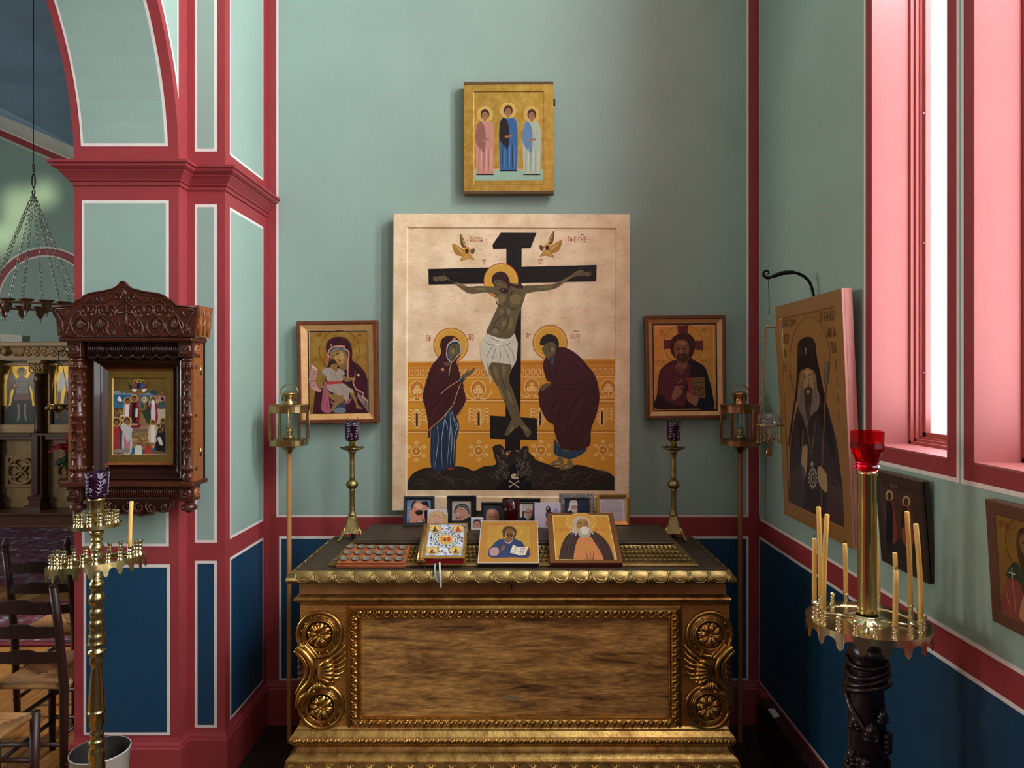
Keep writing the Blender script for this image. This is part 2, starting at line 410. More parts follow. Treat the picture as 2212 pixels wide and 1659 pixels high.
# added frames and panes, unseen, on solid walls behind the rear and nave lamps
def added_window(n, f, w, h):
    m = MB()
    for u0, v0, u1, v1 in ((-w/2-.06, -h/2-.06, w/2+.06, -h/2), (-w/2-.06, h/2, w/2+.06, h/2+.06), (-w/2-.06, -h/2, -w/2, h/2), (w/2, -h/2, w/2+.06, h/2)):
        m.prism([(u0, v0), (u1, v0), (u1, v1), (u0, v1)], 0, .05, f)
    r = m.build('window_%d' % n, 'window_wood'); tag(r, kind='structure')
    m = MB(); m.prism([(-w/2, -h/2), (w/2, -h/2), (w/2, h/2), (-w/2, h/2)], .004, .010, f); m.build('window_pane', 'window_glass', r)
added_window(7, lambda u, v, a: (-.2+u, -3.198+a, 2.4+v), 1.2, 1.8)
for n, y in ((8, -1.0), (9, 1.6), (10, 5.2)): added_window(n, (lambda yy: lambda u, v, a: (NX0+.002+a, yy+u, 2.3+v))(y), 1.3, 2.4)
# ================================================================ gilded chest
mat('gold_bright', '#d9b062', .30, 1, col2='#b4823c', nscale=14, bump=.25, bscale=70)
mat('gold_rubbed', '#cfa860', .38, .9, col2='#8a6230', nscale=22, bump=.3, bscale=90, contrast=(.42, .72))
mat('gold_punched', '#c89448', .42, .7, col2='#9a6630', nscale=5, bump=.9, bscale=330)
mat('gold_frieze', '#b8854a', .5, .3, col2='#8a5a2a', nscale=6, bump=.9, bscale=300)
mat('gold_old', '#c0a566', .38, .85, col2='#7d6638', nscale=12, bump=.35, bscale=80, stretch=(1, 3, 3))
mat('bole_red', '#6b3418', .45, .3, col2='#8a5a24', nscale=18)
mat('lid_wood', '#4a3b2a', .5, 0, col2='#2c2118', nscale=9, stretch=(1, 5, 5), bump=.2, bscale=50)
mat('black', '#0b0908', .6)
def faux():
    m = mat('faux_grain', '#6a4320', .42, .2, bump=.15, bscale=40); N = m.node_tree.nodes; L = m.node_tree.links; b = N['Principled BSDF']
    tc = N.new('ShaderNodeTexCoord'); mp = N.new('ShaderNodeMapping'); mp.inputs['Scale'].default_value = (1.2, 1, 7); L.new(tc.outputs['Object'], mp.inputs[0])
    n = N.new('ShaderNodeTexNoise'); n.inputs['Scale'].default_value = 3.2; n.inputs['Detail'].default_value = 9; n.inputs['Roughness'].default_value = .68
    n.inputs['Distortion'].default_value = .8; L.new(mp.outputs[0], n.inputs[0])
    r = N.new('ShaderNodeValToRGB'); L.new(n.outputs[0], r.inputs[0]); e = r.color_ramp.elements
    e[0].position = .30; e[0].color = (*hx('#3a2a1c'), 1); e[1].position = .70; e[1].color = (*hx('#e8bf76'), 1)
    for p, c in ((.40, '#8f6436'), (.50, '#b98a4c'), (.60, '#cf9c54')): q_ = e.new(p); q_.color = (*hx(c), 1)
    mp2 = N.new('ShaderNodeMapping'); mp2.inputs['Scale'].default_value = (10, 1, 60); L.new(tc.outputs['Object'], mp2.inputs[0])
    n2 = N.new('ShaderNodeTexNoise'); n2.inputs['Scale'].default_value = 2.5; n2.inputs['Detail'].default_value = 6; L.new(mp2.outputs[0], n2.inputs[0])
    mr = N.new('ShaderNodeMapRange'); mr.inputs[1].default_value = .3; mr.inputs[2].default_value = .7; mr.inputs[3].default_value = .55; mr.inputs[4].default_value = 1.3
    L.new(n2.outputs[0], mr.inputs[0]); vm = N.new('ShaderNodeVectorMath'); vm.operation = 'SCALE'; L.new(r.outputs[0], vm.inputs[0]); L.new(mr.outputs[0], vm.inputs['Scale'])
    L.new(vm.outputs[0], b.inputs['Base Color'])
faux()
chest = thing('gilded_chest', 'large carved gilded chest with scrolled corner rosettes standing against the back wall', 'chest', (-.033, 2.78, 0))
def wpart(mb, name, mats, root, parent=None):
    """part whose mesh is given in world coordinates"""
    o = mb.build(name, mats, parent or root)
    if not parent: o.location = -root.location
    return o
CL, CR_, CF, CB = -.808, .748, 2.54, 3.0
rect = lambda x0, y0, x1, y1: [(x0, y0), (x1, y0), (x1, y1), (x0, y1)]
# body
mb = MB(); mb.box(CL, CF+.012, .33, CR_, CB, .862)
body = wpart(mb, 'body', 'gold_punched', chest)
mb = MB(); mb.sweep(rect(CL, CF, CR_, CB), [(0, .8625), (.002, .862), (.002, .813), (-.004, .812), (-.004, .806)], True)
frieze = wpart(mb, 'frieze', 'gold_frieze', chest)
kx, kz = P(1105, 1268, 2.537)
mb = MB(); mb.tube([(kx, 2.5385, kz+.004), (kx, 2.5365, kz+.004)], .0042, 10); mb.box(kx-.0022, 2.5365, kz-.010, kx+.0022, 2.5385, kz+.002)
tag(wpart(mb, 'keyhole', 'black', chest, frieze), 'small black keyhole in the frieze')
mb = MB(); mb.sweep(rect(CL, CF, CR_, CB), [(-.006, .812), (.004, .809), (.014, .805), (.018, .799), (.017, .793), (.008, .789), (.006, .784), (-.01, .781), (-.02, .77)], True)
wpart(mb, 'upper_moulding', 'gold_rubbed', chest)
# lid
LT = .912
mb = MB()
mb.sweep(rect(-.813, 2.50, .745, 3.04), [(-.035, .8625), (.008, .866), (.022, .870), (.027, .878), (.024, .890), (.013, .903), (.002, .910), (0, LT)], True, 0, True)
lid = wpart(mb, 'lid', 'gold_old', chest)
mb = MB(); mb.box(-.812, 2.501, .9, .744, 3.039, LT); mb.sweep(rect(-.80, 2.513, .732, 3.027), [(.002, LT), (.001, LT+.0025), (-.002, LT+.0025), (-.003, LT)], True)
wpart(mb, 'lid_board', 'lid_wood', chest, lid)
# scalloped leaf carving: one piece, set round lid and plinth
def leaf_piece(w, h, prof):
    """prof(v 0..1) -> (outward, z); u runs along the edge"""
    m = MB()
    def pt(u, v, d):
        o, z = prof(v); o2, z2 = prof(min(1, v+.05)); t = Vector((o2-o, z2-z)); t = t.normalized() if t.length > 0 else Vector((0, 1))
        return (u*w, -(o+t.y*d), z-t.x*d)
    def U(sc, r, d):
        pts = []
        for i in range(13):
            a = PI+PI*i/12; pts.append(pt(.42*sc*math.cos(a), .95-.86*sc*abs(math.sin(a))**.8, d))
        m.tube(pts, r, 5)
    U(1.0, .0022, .001); U(.76, .0016, .0015)
    vs = []; fs = []
    for j in range(6):
        for i in range(7):
            a = PI+PI*i/6; rr = .5*j/5
            vs.append(pt(rr*1.1*math.cos(a), .92-.9*rr*1.25*abs(math.sin(a)), .006*(1-(j/5)**2)))
    for j in range(5):
        for i in range(6): fs.append((j*7+i, j*7+i+1, j*7+8+i, j*7+7+i))
    m.add(vs, fs, 0, True)
    for k in (-1, 0, 1):
        pts = [pt(.5+k*.02, .86, .001), pt(.5+k*.05, .5, .004), pt(.5+k*.10, .12, .003)]
        m.tube(cr(pts, 3, False), [.0008, .0015, .0024, .0030, .0034, .0030, .0012], 5)
    return m
lidprof = lambda v: [(.024, .872), (.0275, .879), (.0245, .890), (.013, .9035), (.001, .911)][min(4, int(v*4+.5))] if False else (
    .026-.026*v**2.2+.002*math.sin(PI*v), .871+.040*v)
LP = leaf_piece(.0708, .04, lidprof).mesh('carved_leaf', 'gold_old')
n = 22
for i in range(n): link('carved_leaf', LP, lid, (-.813+.0354+i*.0708, 2.50, 0))
for i in range(7):
    link('carved_leaf', LP, lid, (.745, 2.50+.04+i*.0728, 0), (0, 0, PI/2)); link('carved_leaf', LP, lid, (-.813, 2.50+.04+i*.0728, 0), (0, 0, -PI/2))
# raised centre of the lid
A = (-.705, 2.545, .649, 2.99); B = (-.632, 2.683, .584, 2.962)
def blend(t): return [a+(b-a)*t for a, b in zip(A, B)]
mb = MB(); mb.sweep(rect(*A), [(0, LT), (.002, LT+.006), (0, LT+.011), (-.008, LT+.013), (-.012, LT+.012)], True)
prof = [(.06, LT+.012), (.35, .931), (.6, .938), (.8, .947), (.93, .957), (1, .966)]
vs = []
for t, z in prof: vs += [(x, y, z) for x, y in rect(*blend(t))]
fs = [(k*4+i, k*4+(i+1) % 4, k*4+4+(i+1) % 4, k*4+4+i) for k in range(5) for i in range(4)]
mb.add(vs, fs)
raised = wpart(mb, 'lid_cove', 'gold_old', chest, lid)
mb = MB(); mb.box(B[0]-.006, B[1]-.006, .964, B[2]+.006, B[3]+.004, .9795)
mb.sweep(rect(B[0]-.006, B[1]-.006, B[2]+.006, B[3]+.004), [(0, .964), (.004, .966), (.005, .970), (.001, .973), (.001, .9785), (-.002, .980)], True)
plate = wpart(mb, 'lid_top_board', ['lid_wood', 'gold_old'], chest, lid)
mb = MB()
for row, (t, z) in enumerate(((.18, .929), (.42, .9355), (.64, .942), (.84, .9525))):
    x0, y0, x1, y1 = blend(t); nn = 74
    for i in range(nn):
        x = x0+(x1-x0)*(i+.5*(row % 2)+.25)/nn
        mb.tube([(x-.008, y0+.011, z+.005), (x-.0055, y0-.002, z+.0035), (x, y0-.008, z+.003), (x+.0055, y0-.002, z+.0035), (x+.008, y0+.011, z+.005)], .0026, 5)
o = wpart(mb, 'scale_carving', 'gold_old', chest, lid); tag(o, kind='stuff')
# front: stiles, framed panel
fx0, fx1, fz0, fz1 = PX(752, CF), PX(1472, CF), PZ(1577, CF), PZ(1307, CF)
mb = MB(); mb.frame(fx0, fz0, fx1, fz1, [(0, -.012), (0, .006), (.010, .008), (.012, .004), (.014, .004), (.020, .010), (.034, .006), (.040, .001), (.042, .004), (.046, .004), (.048, -.004), (.049, -.02)], y=CF)
fr_ = wpart(mb, 'panel_frame', 'gold_bright', chest)
px0, px1, pz0, pz1 = fx0+.047, fx1-.047, fz0+.047, fz1-.047
mb = MB(); mb.box(px0, CF+.006, pz0, px1, CF+.02, pz1)
pan = wpart(mb, 'front_panel', 'faux_grain', chest)
hx_, hz_ = P(1105, 1510, CF); hx2, hz2 = P(1100, 1507, CF)
mb = MB(); pts = [(hx_+.036*math.cos(a)*(1+.15*math.sin(3*a)), hz_+.010*math.sin(a)*(1+.2*math.cos(2*a))) for a in [2*PI*i/22 for i in range(22)]]
mb.prism(pts, CF+.0052, CF+.0058, lambda u, v, a: (u, a, v)); mat('bare_chip', '#8a7152', .8, noise=.25, nscale=60)
tag(wpart(mb, 'chipped_patch', 'bare_chip', chest, pan), 'pale chipped patch on the front panel')
# egg and tongue carving of the frame
def egg_piece():
    m = MB(); m.ball((0, 0, 0), .0088, .0055, .0105, 8, 6)
    pts = [(-.0135+.0008*i, -.002, .010) for i in range(1)]
    m.tube([(.0118*math.cos(a), -.0015, -.002-.0125*math.sin(a)) for a in [PI*i/8 for i in range(9)]], .0020, 5)
    m.tube([(.0165, -.001, .010), (.0165, -.004, -.001), (.0165, -.001, -.011)], [.0012, .0030, .0008], 5); return m.mesh('carved_egg', 'gold_bright')
EG = egg_piece()
nx = 35; dx = (fx1-fx0-.06)/nx
for i in range(nx):
    x = fx0+.03+dx*(i+.5)-chest.location.x*0
    link('carved_egg', EG, fr_, (x, CF-.0095, fz1-.0265)); link('carved_egg', EG, fr_, (x, CF-.0095, fz0+.0265), (0, PI, 0))
nz = 12; dz = (fz1-fz0-.07)/nz
for i in range(nz):
    z = fz0+.035+dz*(i+.5)
    link('carved_egg', EG, fr_, (fx0+.0265, CF-.0095, z), (0, PI/2, 0)); link('carved_egg', EG, fr_, (fx1-.0265, CF-.0095, z), (0, -PI/2, 0))
mb = MB()
for (x0, z0, x1, z1) in ((px0-.002, fz1-.0445, px1+.002, fz1-.0445), (px0-.002, fz0+.0445, px1+.002, fz0+.0445), (fx0+.0445, pz0, fx0+.0445, pz1), (fx1-.0445, pz0, fx1-.0445, pz1)):
    L_ = math.hypot(x1-x0, z1-z0); k = int(L_/.007)
    for i in range(k): t = (i+.5)/k; mb.ball((x0+(x1-x0)*t, CF-.0045, z0+(z1-z0)*t), .0024, n=5, m=4)
tag(wpart(mb, 'bead_edge', 'gold_bright', chest, fr_), kind='stuff')
# corner carvings (left traced from the photograph, right mirrored)
def zc(x, y): return (640+x/5.53, 1290+y/5.53)
def cpt(x, y, d=0): a = zc(x, y); X, Z = P(a[0], a[1], CF); return (X, CF-d, Z)
def corner(mirror):
    cm = (fx0+fx1)/2
    def t(p): return (2*cm-p[0], p[1], p[2]) if mirror else p
    sc_ = CF/F/5.53
    grp = []
    st = MB(); st.box(CL, CF+.004, fz0, fx0, CF+.02, fz1)
    if mirror: st.xf(Matrix.Translation((2*cm, 0, 0)) @ Matrix.Scale(-1, 4, (1, 0, 0)))
    stile = wpart(st, 'corner_stile', 'gold_punched', chest)
    for cx, cy, R in ((285, 440, 262), (305, 1300, 258)):
        c = cpt(cx, cy)
        m = MB()
        for rr, tr_, d in ((R*sc_, .0085, .004), (R*.74*sc_, .0045, .007), (R*.66*sc_, .004, .009)):
            m.tube([t((c[0]+rr*math.cos(a), c[1]-d, c[2]+rr*math.sin(a))) for a in [2*PI*i/48 for i in range(48)]], tr_, 8, closed=True)
        # dished channel between the rings
        vs = []; fs = []
        for j, (q1, d) in enumerate(((1.0, .004), (.93, .000), (.84, .001), (.74, .006))):
            for i in range(48): a = 2*PI*i/48; vs.append(t((c[0]+R*sc_*q1*math.cos(a), c[1]-d, c[2]+R*sc_*q1*math.sin(a))))
        for j in range(3):
            for i in range(48): fs.append((j*48+i, j*48+(i+1) % 48, j*48+48+(i+1) % 48, j*48+48+i))
        m.add(vs, fs, 0, True)
        ring = wpart(m, 'scroll_ring', 'gold_bright', chest, stile)
        m = MB()
        for i in range(14):
            a = 2*PI*(i+.5)/14; r0, r1 = R*sc_*.80, R*sc_*.90
            m.tube([t((c[0]+r0*math.cos(a), c[1]-.008, c[2]+r0*math.sin(a))), t((c[0]+r1*math.cos(a), c[1]-.008, c[2]+r1*math.sin(a)))], .0022, 6)
        tag(wpart(m, 'scroll_pins', 'gold_bright', chest, stile), kind='stuff')
        m = MB(); rp = R*.6*sc_
        m.ball(t((c[0], c[1]-.012, c[2])), .0075, .010, .0075, 10, 7)
        for i in range(8):
            a = 2*PI*i/8+.2; s0 = len(m.v)
            m.tube([(0, -.006, 0), (.010, -.016, 0), (.026, -.018, 0), (.038, -.010, 0), (.043, -.002, 0)], [.003, .007, .0105, .010, .004], 8, flat=.55, up=(0, 1, 0))
            m.tube([(.012, -.022, 0), (.026, -.0245, 0), (.038, -.016, 0)], [.001, .0028, .001], 5)
            k = rp/.045
            m.xf(Matrix.Translation(t(c)) @ Matrix.Rotation(a, 4, 'Y') @ Matrix.Diagonal((k, 1, k, 1)), s0)
            s1 = len(m.v); a2 = a+PI/8
            m.tube([(.022, -.004, 0), (.034, -.009, 0), (.044, -.003, 0)], [.003, .0075, .003], 6, flat=.6, up=(0, 1, 0))
            m.xf(Matrix.Translation(t(c)) @ Matrix.Rotation(a2, 4, 'Y') @ Matrix.Diagonal((k, 1, k, 1)), s1)
        wpart(m, 'rosette', 'gold_bright', chest, stile)
    m = MB()
    # S scroll that links the two rings, its outer band and side leaf
    m.tube([t(p) for p in cr([cpt(20, 590, .012), cpt(110, 640, .018), cpt(190, 740, .020), cpt(215, 850, .020), cpt(175, 980, .018), cpt(95, 1080, .016), cpt(40, 1180, .012), cpt(30, 1300, .008)], 5, False)], .011, 8)
    m.tube([t(p) for p in cr([cpt(-5, 625, .010), cpt(70, 690, .014), cpt(140, 800, .014), cpt(135, 920, .014), cpt(60, 1050, .012), cpt(15, 1140, .010)], 5, False)], .0085, 8)
    m.tube([t(p) for p in cr([cpt(100, 560, .010), cpt(180, 640, .014), cpt(240, 720, .012)], 5, False)], .008, 8)
    m.tube([t(p) for p in cr([cpt(160, 560, .010), cpt(230, 640, .012), cpt(275, 710, .010)], 5, False)], .005, 8)
    wpart(m, 'linking_scroll', 'gold_bright', chest, stile)
    m = MB()   # wing of feathers
    for k in range(7):
        e = (430+k*24, 610+k*58) if k < 5 else (520-(k-5)*30, 880+(k-5)*60)
        e = [(590, 560), (595, 640), (598, 720), (590, 800), (570, 880), (530, 940), (470, 990)][k]
        s_ = [(400, 730), (410, 770), (420, 810), (425, 850), (425, 900), (420, 940), (400, 970)][k]
        mid = ((s_[0]+e[0])/2+10, (s_[1]+e[1])/2+14)
        m.tube([t(p) for p in cr([cpt(*s_, .012), cpt(*mid, .012), cpt(*e, .003)], 5, False)], [.006, .007, .0075, .0075, .0075, .007, .006, .005, .004, .003, .0015], 6)
        for j in range(4):
            u = .25+.2*j; q0 = (s_[0]+(e[0]-s_[0])*u+10*math.sin(PI*u), s_[1]+(e[1]-s_[1])*u+14*math.sin(PI*u))
            m.ball(t(cpt(*q0, .0165-.008*u)), .0042, .003, .0022, 6, 4)
    wpart(m, 'wing', 'gold_bright', chest, stile)
    m = MB()   # shell shaped acanthus
    for k, (ex, ey) in enumerate(((410, 730), (445, 780), (450, 830), (455, 880), (450, 930), (430, 985))):
        m.tube([t(p) for p in cr([cpt(255, 870, .010), cpt(320, 790+k*26, .024), cpt(ex-20, ey, .026), cpt(ex, ey, .012)], 4, False)], [.006, .008, .009, .010, .011, .011, .011, .011, .010, .009, .008, .006, .002], 7)
    for k, (ex, ey) in enumerate(((420, 1090), (380, 1100), (330, 1080), (260, 1095), (190, 1130), (150, 1190), (110, 1250))):
        m.tube([t(p) for p in cr([cpt(285, 990, .012), cpt((285+ex)/2-5*k, (990+ey)/2, .022), cpt(ex, ey, .010)], 4, False)], [.006, .008, .010, .011, .011, .010, .008, .005, .002], 7)
    m.tube([t(p) for p in cr([cpt(250, 1090, .016), cpt(160, 1120, .022), cpt(90, 1180, .022), cpt(70, 1260, .014), cpt(90, 1360, .006)], 5, False)], [.006]+[.013]*16+[.010, .008, .006, .004], 8)
    wpart(m, 'acanthus', 'gold_bright', chest, stile)
    m = MB()   # dark broken side ornament on the end of the chest
    for dz_, r in ((0, .018), (.022, .014), (-.022, .015), (.04, .009), (-.042, .010)):
        q_ = cpt(45, 850); m.ball(t((q_[0], q_[1]+.012, q_[2]+dz_)), .014, .014, r, 7, 6)
    mat('dark_bole', '#3a1a14', .5, .2, col2='#6a3a20', nscale=60, bump=.8, bscale=120) if 'dark_bole' not in MATS else None
    wpart(m, 'end_ornament', 'dark_bole', chest, stile)
corner(False); corner(True)
# plinth
mb = MB()
mb.sweep(rect(CL, CF, CR_, CB), [(-.02, .335), (.004, .332), (.010, .326), (.012, .318), (.018, .312), (.026, .304), (.031, .294), (.030, .282), (.022, .272), (.012, .266), (.006, .258), (.010, .25),
     (.012, .244), (.024, .236), (.034, .230), (.040, .222), (.042, .21), (.046, .19), (.048, .17), (.040, .155), (0, .15)], True)
pl = wpart(mb, 'plinth', 'gold_rubbed', chest)
mb = MB(); k = 56
for i in range(k):
    x = CL-.02+(CR_-CL+.04)*(i+.5)/k
    mb.ball((x, CF-.031, .288), .0095 if i % 2 == 0 else .006, .006, .0105, 7, 5); mb.tube([(x+.0135, CF-.030, .300), (x+.0135, CF-.034, .288), (x+.0135, CF-.028, .276)], [.002, .003, .002], 5)
tag(wpart(mb, 'bead_row', 'gold_bright', chest, pl), kind='stuff')
plp = leaf_piece(.0735, .06, lambda v: (.052-.008*v**2, .158+.058*v)).mesh('carved_leaf', 'gold_rubbed')
for i in range(22): link('carved_leaf', plp, pl, (CL-.03+.037+i*.0735, CF, 0))
for sx in (CL+.02, CR_-.02):
    for sy in (CF+.02, CB-.04):
        mb = MB(); mb.lathe([(.03, 0), (.055, .01), (.062, .05), (.05, .09), (.035, .11), (.045, .13), (.05, .155)], 16, (sx, sy, 0)); wpart(mb, 'foot', 'gold_rubbed', chest)
# ================================================================ painted pictures
import numpy as np
def homog(src, dst):
    A = []; bb = []
    for (x, y), (u, v) in zip(src, dst):
        A.append([x, y, 1, 0, 0, 0, -u*x, -u*y]); bb.append(u); A.append([0, 0, 0, x, y, 1, -v*x, -v*y]); bb.append(v)
    h = np.linalg.solve(np.array(A, float), np.array(bb, float)); return np.append(h, 1).reshape(3, 3)
TXT = {}
def text_mesh(s):
    if s not in TXT:
        c = bpy.data.curves.new('lettering', 'FONT'); c.body = s; c.resolution_u = 2
        o = bpy.data.objects.new('lettering', c); C.objects.link(o); dg = bpy.context.evaluated_depsgraph_get()
        me = bpy.data.meshes.new_from_object(o.evaluated_get(dg))
        V = [(v.co.x, v.co.y) for v in me.vertices]; Fc = [list(p.vertices) for p in me.polygons]
        bpy.data.objects.remove(o); bpy.data.meshes.remove(me); bpy.data.curves.remove(c)
        xs = [v[0] for v in V] or [0, 1]; ys = [v[1] for v in V] or [0, 1]
        TXT[s] = (V, Fc, min(xs), max(xs), min(ys), max(ys))
    return TXT[s]
class Paint:
    """layers of flat paint on a board of width w and height h; points are given on a photo crop and unprojected onto the board"""
    def __init__(s, quad, w, h, z=(0, 0, 1), y=0, step=.00005):
        s.z = z; s.q = homog([s._px(p) for p in quad], [(-w/2, h), (w/2, h), (w/2, 0), (-w/2, 0)]); s.mb = MB(); s.d = .0002; s.boxes = []; s.y = y; s.step = step; s.gain = 1.0
    def _px(s, p): return (s.z[0]+p[0]/s.z[2], s.z[1]+p[1]/s.z[2])
    def m(s, p):
        x, y = s._px(p); a = s.q @ np.array([x, y, 1.0]); return (a[0]/a[2], a[1]/a[2])
    def pts(s, t):
        return [tuple(float(c) for c in q.split(',')) for q in t.split()] if isinstance(t, str) else t
    def lift(s, P2):
        """paint only stacks where shapes overlap"""
        xs = [q[0] for q in P2]; ys = [q[1] for q in P2]; b = (min(xs), min(ys), max(xs), max(ys)); lv = 0
        for o, l in s.boxes:
            if l >= lv and o[0] < b[2] and b[0] < o[2] and o[1] < b[3] and b[1] < o[3]: lv = l+1
        s.boxes.append((b, lv)); s.d = .0002+lv*s.step
    def face(s, P2, col):
        s.lift(P2); c = hx(col) if isinstance(col, str) else col
        s.mb.add([(u, s.y-s.d, v) for u, v in P2], [list(range(len(P2)))], 0, False, c)
    def s_(s, col, t, k=5):          # smooth closed shape
        s.face([s.m(p) for p in cr(s.pts(t), k)], col)
    def p(s, col, t): s.face([s.m(p) for p in s.pts(t)], col)
    def e(s, col, cx, cy, rx, ry=None, rot=0, n=28):
        ry = rx if ry is None else ry; c, d = math.cos(rot), math.sin(rot)
        s.face([s.m((cx+rx*math.cos(a)*c-ry*math.sin(a)*d, cy+rx*math.cos(a)*d+ry*math.sin(a)*c)) for a in [2*PI*i/n for i in range(n)]], col)
    def r(s, col, x0, y0, x1, y1): s.p(col, [(x0, y0), (x1, y0), (x1, y1), (x0, y1)])
    def l(s, col, w, t, smooth=True, taper=False):   # stroke
        P2 = s.pts(t); P2 = cr(P2, 5, False) if smooth and len(P2) > 2 else P2
        n = len(P2); Lf = []; Rt = []
        for i in range(n):
            a = P2[max(0, i-1)]; b = P2[min(n-1, i+1)]; dx, dy = b[0]-a[0], b[1]-a[1]; L = math.hypot(dx, dy) or 1
            ww = w/2*(1-abs(2*i/(n-1)-1)**2*.85 if taper else 1)
            Lf.append((P2[i][0]-dy/L*ww, P2[i][1]+dx/L*ww)); Rt.append((P2[i][0]+dy/L*ww, P2[i][1]-dx/L*ww))
        c = hx(col) if isinstance(col, str) else col
        V = [s.m(p) for p in Lf]+[s.m(p) for p in Rt]; s.lift(V)
        s.mb.add([(u, s.y-s.d, v) for u, v in V], [(i, i+1, n+i+1, n+i) for i in range(n-1)], 0, False, c)
    def ring(s, col, cx, cy, r, w, ry=None, a0=0, a1=2*PI):
        ry = ry or r; s.l(col, w, [(cx+r*math.cos(a0+(a1-a0)*i/40), cy+ry*math.sin(a0+(a1-a0)*i/40)) for i in range(41)], False)
    def folds(s, col, w, lines):
        for t in lines.split(';'): s.l(col, w, t.strip(), True, True)
    def t(s, txt, x, y, h, col, sx=None, w=None):   # lettering, lower left corner at (x, y), cap height h; w = total width
        V, Fc, x0, x1, y0, y1 = text_mesh(txt); k = h/(y1-y0); kx = (w/(x1-x0)) if w else k*(sx or 1)
        c = hx(col); Q = [s.m((x+(vx-x0)*kx, y-(vy-y0)*k)) for vx, vy in V]; s.lift(Q)
        s.mb.add([(q[0], s.y-s.d, q[1]) for q in Q], Fc, 0, False, c)
    def face_features(s, cx, cy, sz, dark='#2a1c12', light='#b08a58', rot=0, beard=None):
        """brows, eyes, nose and mouth of an icon face of height sz"""
        c, d = math.cos(rot), math.sin(rot)
        f = lambda u, v: (cx+(u*c-v*d)*sz, cy+(u*d+v*c)*sz)
        for k in (-1, 1):
            s.l(dark, sz*.05, [f(k*.07, -.13), f(k*.2, -.17), f(k*.3, -.11)], True, True)
            s.e(light, *f(k*.18, -.06), sz*.09, sz*.035, rot, 10); s.e(dark, *f(k*.18, -.06), sz*.035, sz*.033, rot, 8)
            s.l(dark, sz*.03, [f(k*.08, -.06), f(k*.18, -.10), f(k*.28, -.05)], True, True)
        s.l(light, sz*.06, [f(.01, -.1), f(.0, .05), f(.01, .14)], True, True)
        s.l(dark, sz*.03, [f(.05, -.1), f(.045, .06), f(.07, .14), f(-.04, .17)], True, True)
        s.l(dark, sz*.04, [f(-.11, .265), f(0, .25), f(.11, .265)], True, True)
        s.l(light, sz*.03, [f(-.06, .30), f(0, .315), f(.06, .30)], True, True)
    def build(s, name, matn, parent): return s.mb.build(name, matn, parent)
paintmat('icon_paint', .5, .07, 160); paintmat('photo_print', .28, .02, 60, coat=.2); paintmat('icon_gloss', .3, .06, 160, coat=.25)
paintmat('icon_dim', .32, .06, 160, coat=.3)
def zq(z, pts): return pts
def boardbox(w, h, t, bev=.002):
    m = MB(); m.box(-w/2, 0, 0, w/2, t, h, bev=bev); return m
# ---------------------------------------------------------------- crucifixion panel
def cream():
    m = mat('cream_board', '#dcc39a', .55, bump=.12, bscale=50); N = m.node_tree.nodes; L = m.node_tree.links; b = N['Principled BSDF']
    tc = N.new('ShaderNodeTexCoord')
    n = N.new('ShaderNodeTexNoise'); n.inputs['Scale'].default_value = 9; n.inputs['Detail'].default_value = 8; L.new(tc.outputs['Object'], n.inputs[0])
    r = N.new('ShaderNodeValToRGB'); L.new(n.outputs[0], r.inputs[0]); e = r.color_ramp.elements
    e[0].position = .3; e[0].color = (*hx('#dcbc90'), 1); e[1].position = .65; e[1].color = (*hx('#f8e0ba'), 1)
    mp = N.new('ShaderNodeMapping'); mp.inputs['Scale'].default_value = (7, 7, 16); L.new(tc.outputs['Object'], mp.inputs[0])
    n2 = N.new('ShaderNodeTexNoise'); n2.inputs['Scale'].default_value = 1.6; n2.inputs['Detail'].default_value = 7; n2.inputs['Distortion'].default_value = 1.2; L.new(mp.outputs[0], n2.inputs[0])
    r2 = N.new('ShaderNodeValToRGB'); L.new(n2.outputs[0], r2.inputs[0]); e2 = r2.color_ramp.elements
    e2[0].position = .492; e2[0].color = (1, 1, 1, 1); e2[1].position = .508; e2[1].color = (1, 1, 1, 1); k = e2.new(.5); k.color = (.62, .52, .42, 1)
    mx = N.new('ShaderNodeMix'); mx.data_type = 'RGBA'; mx.blend_type = 'MULTIPLY'; mx.inputs['Factor'].default_value = .8
    L.new(r.outputs[0], mx.inputs['A']); L.new(r2.outputs[0], mx.inputs['B']); L.new(mx.outputs['Result'], b.inputs['Base Color'])
cream()
YI = 3.155; si = YI/F; ZA = (840, 450, 4.1736)
cw, ch_ = 512*si, 642*si
cruc = thing('crucifixion_icon', 'large cream icon panel of a figure on a black cross between two mourners', 'icon', (PX(1103, YI), YI, PZ(1104, YI)), (0, .004, 0))
m = MB(); m.box(-cw/2, .008, 0, cw/2, .042, ch_, bev=.004)
bx0, bx1, bz0, bz1 = (876-847)*si-cw/2, (1329-847)*si-cw/2, (1104-1058)*si, (1104-501)*si
m.frame(-cw/2, 0, cw/2, ch_, [(0, -.02), (0, -.002), (.002, 0), (.0615, 0), (.066, -.006), (.07, -.0075)]); m.box(-cw/2+.06, .0065, .06, cw/2-.06, .010, ch_-.06)
m.build('board', 'cream_board', cruc)
p = Paint([(29, 50), (2166, 50), (2166, 2730), (29, 2730)], cw, ch_, ZA, y=.0062)
p.p('#d7942c', '163,1387 2042,1350 2050,2545 165,2545'); p.p('#e0a550', '163,1387 2042,1350 2042,1362 163,1398'); p.p('#c77d24', '163,1400 2042,1370 2042,1405 163,1432')
p.p('#cc8427', '163,1440 2042,1415 2043,1505 163,1525')
for x in range(178, 2020, 50):
    y = 1518-(x-163)*.010; p.l('#f0c98c', 5, [(x, y-8), (x+2, y-62)], False); p.l('#f0c98c', 5, [(x+8, y-4), (x+34, y-20), (x+26, y-60), (x+12, y-50)])
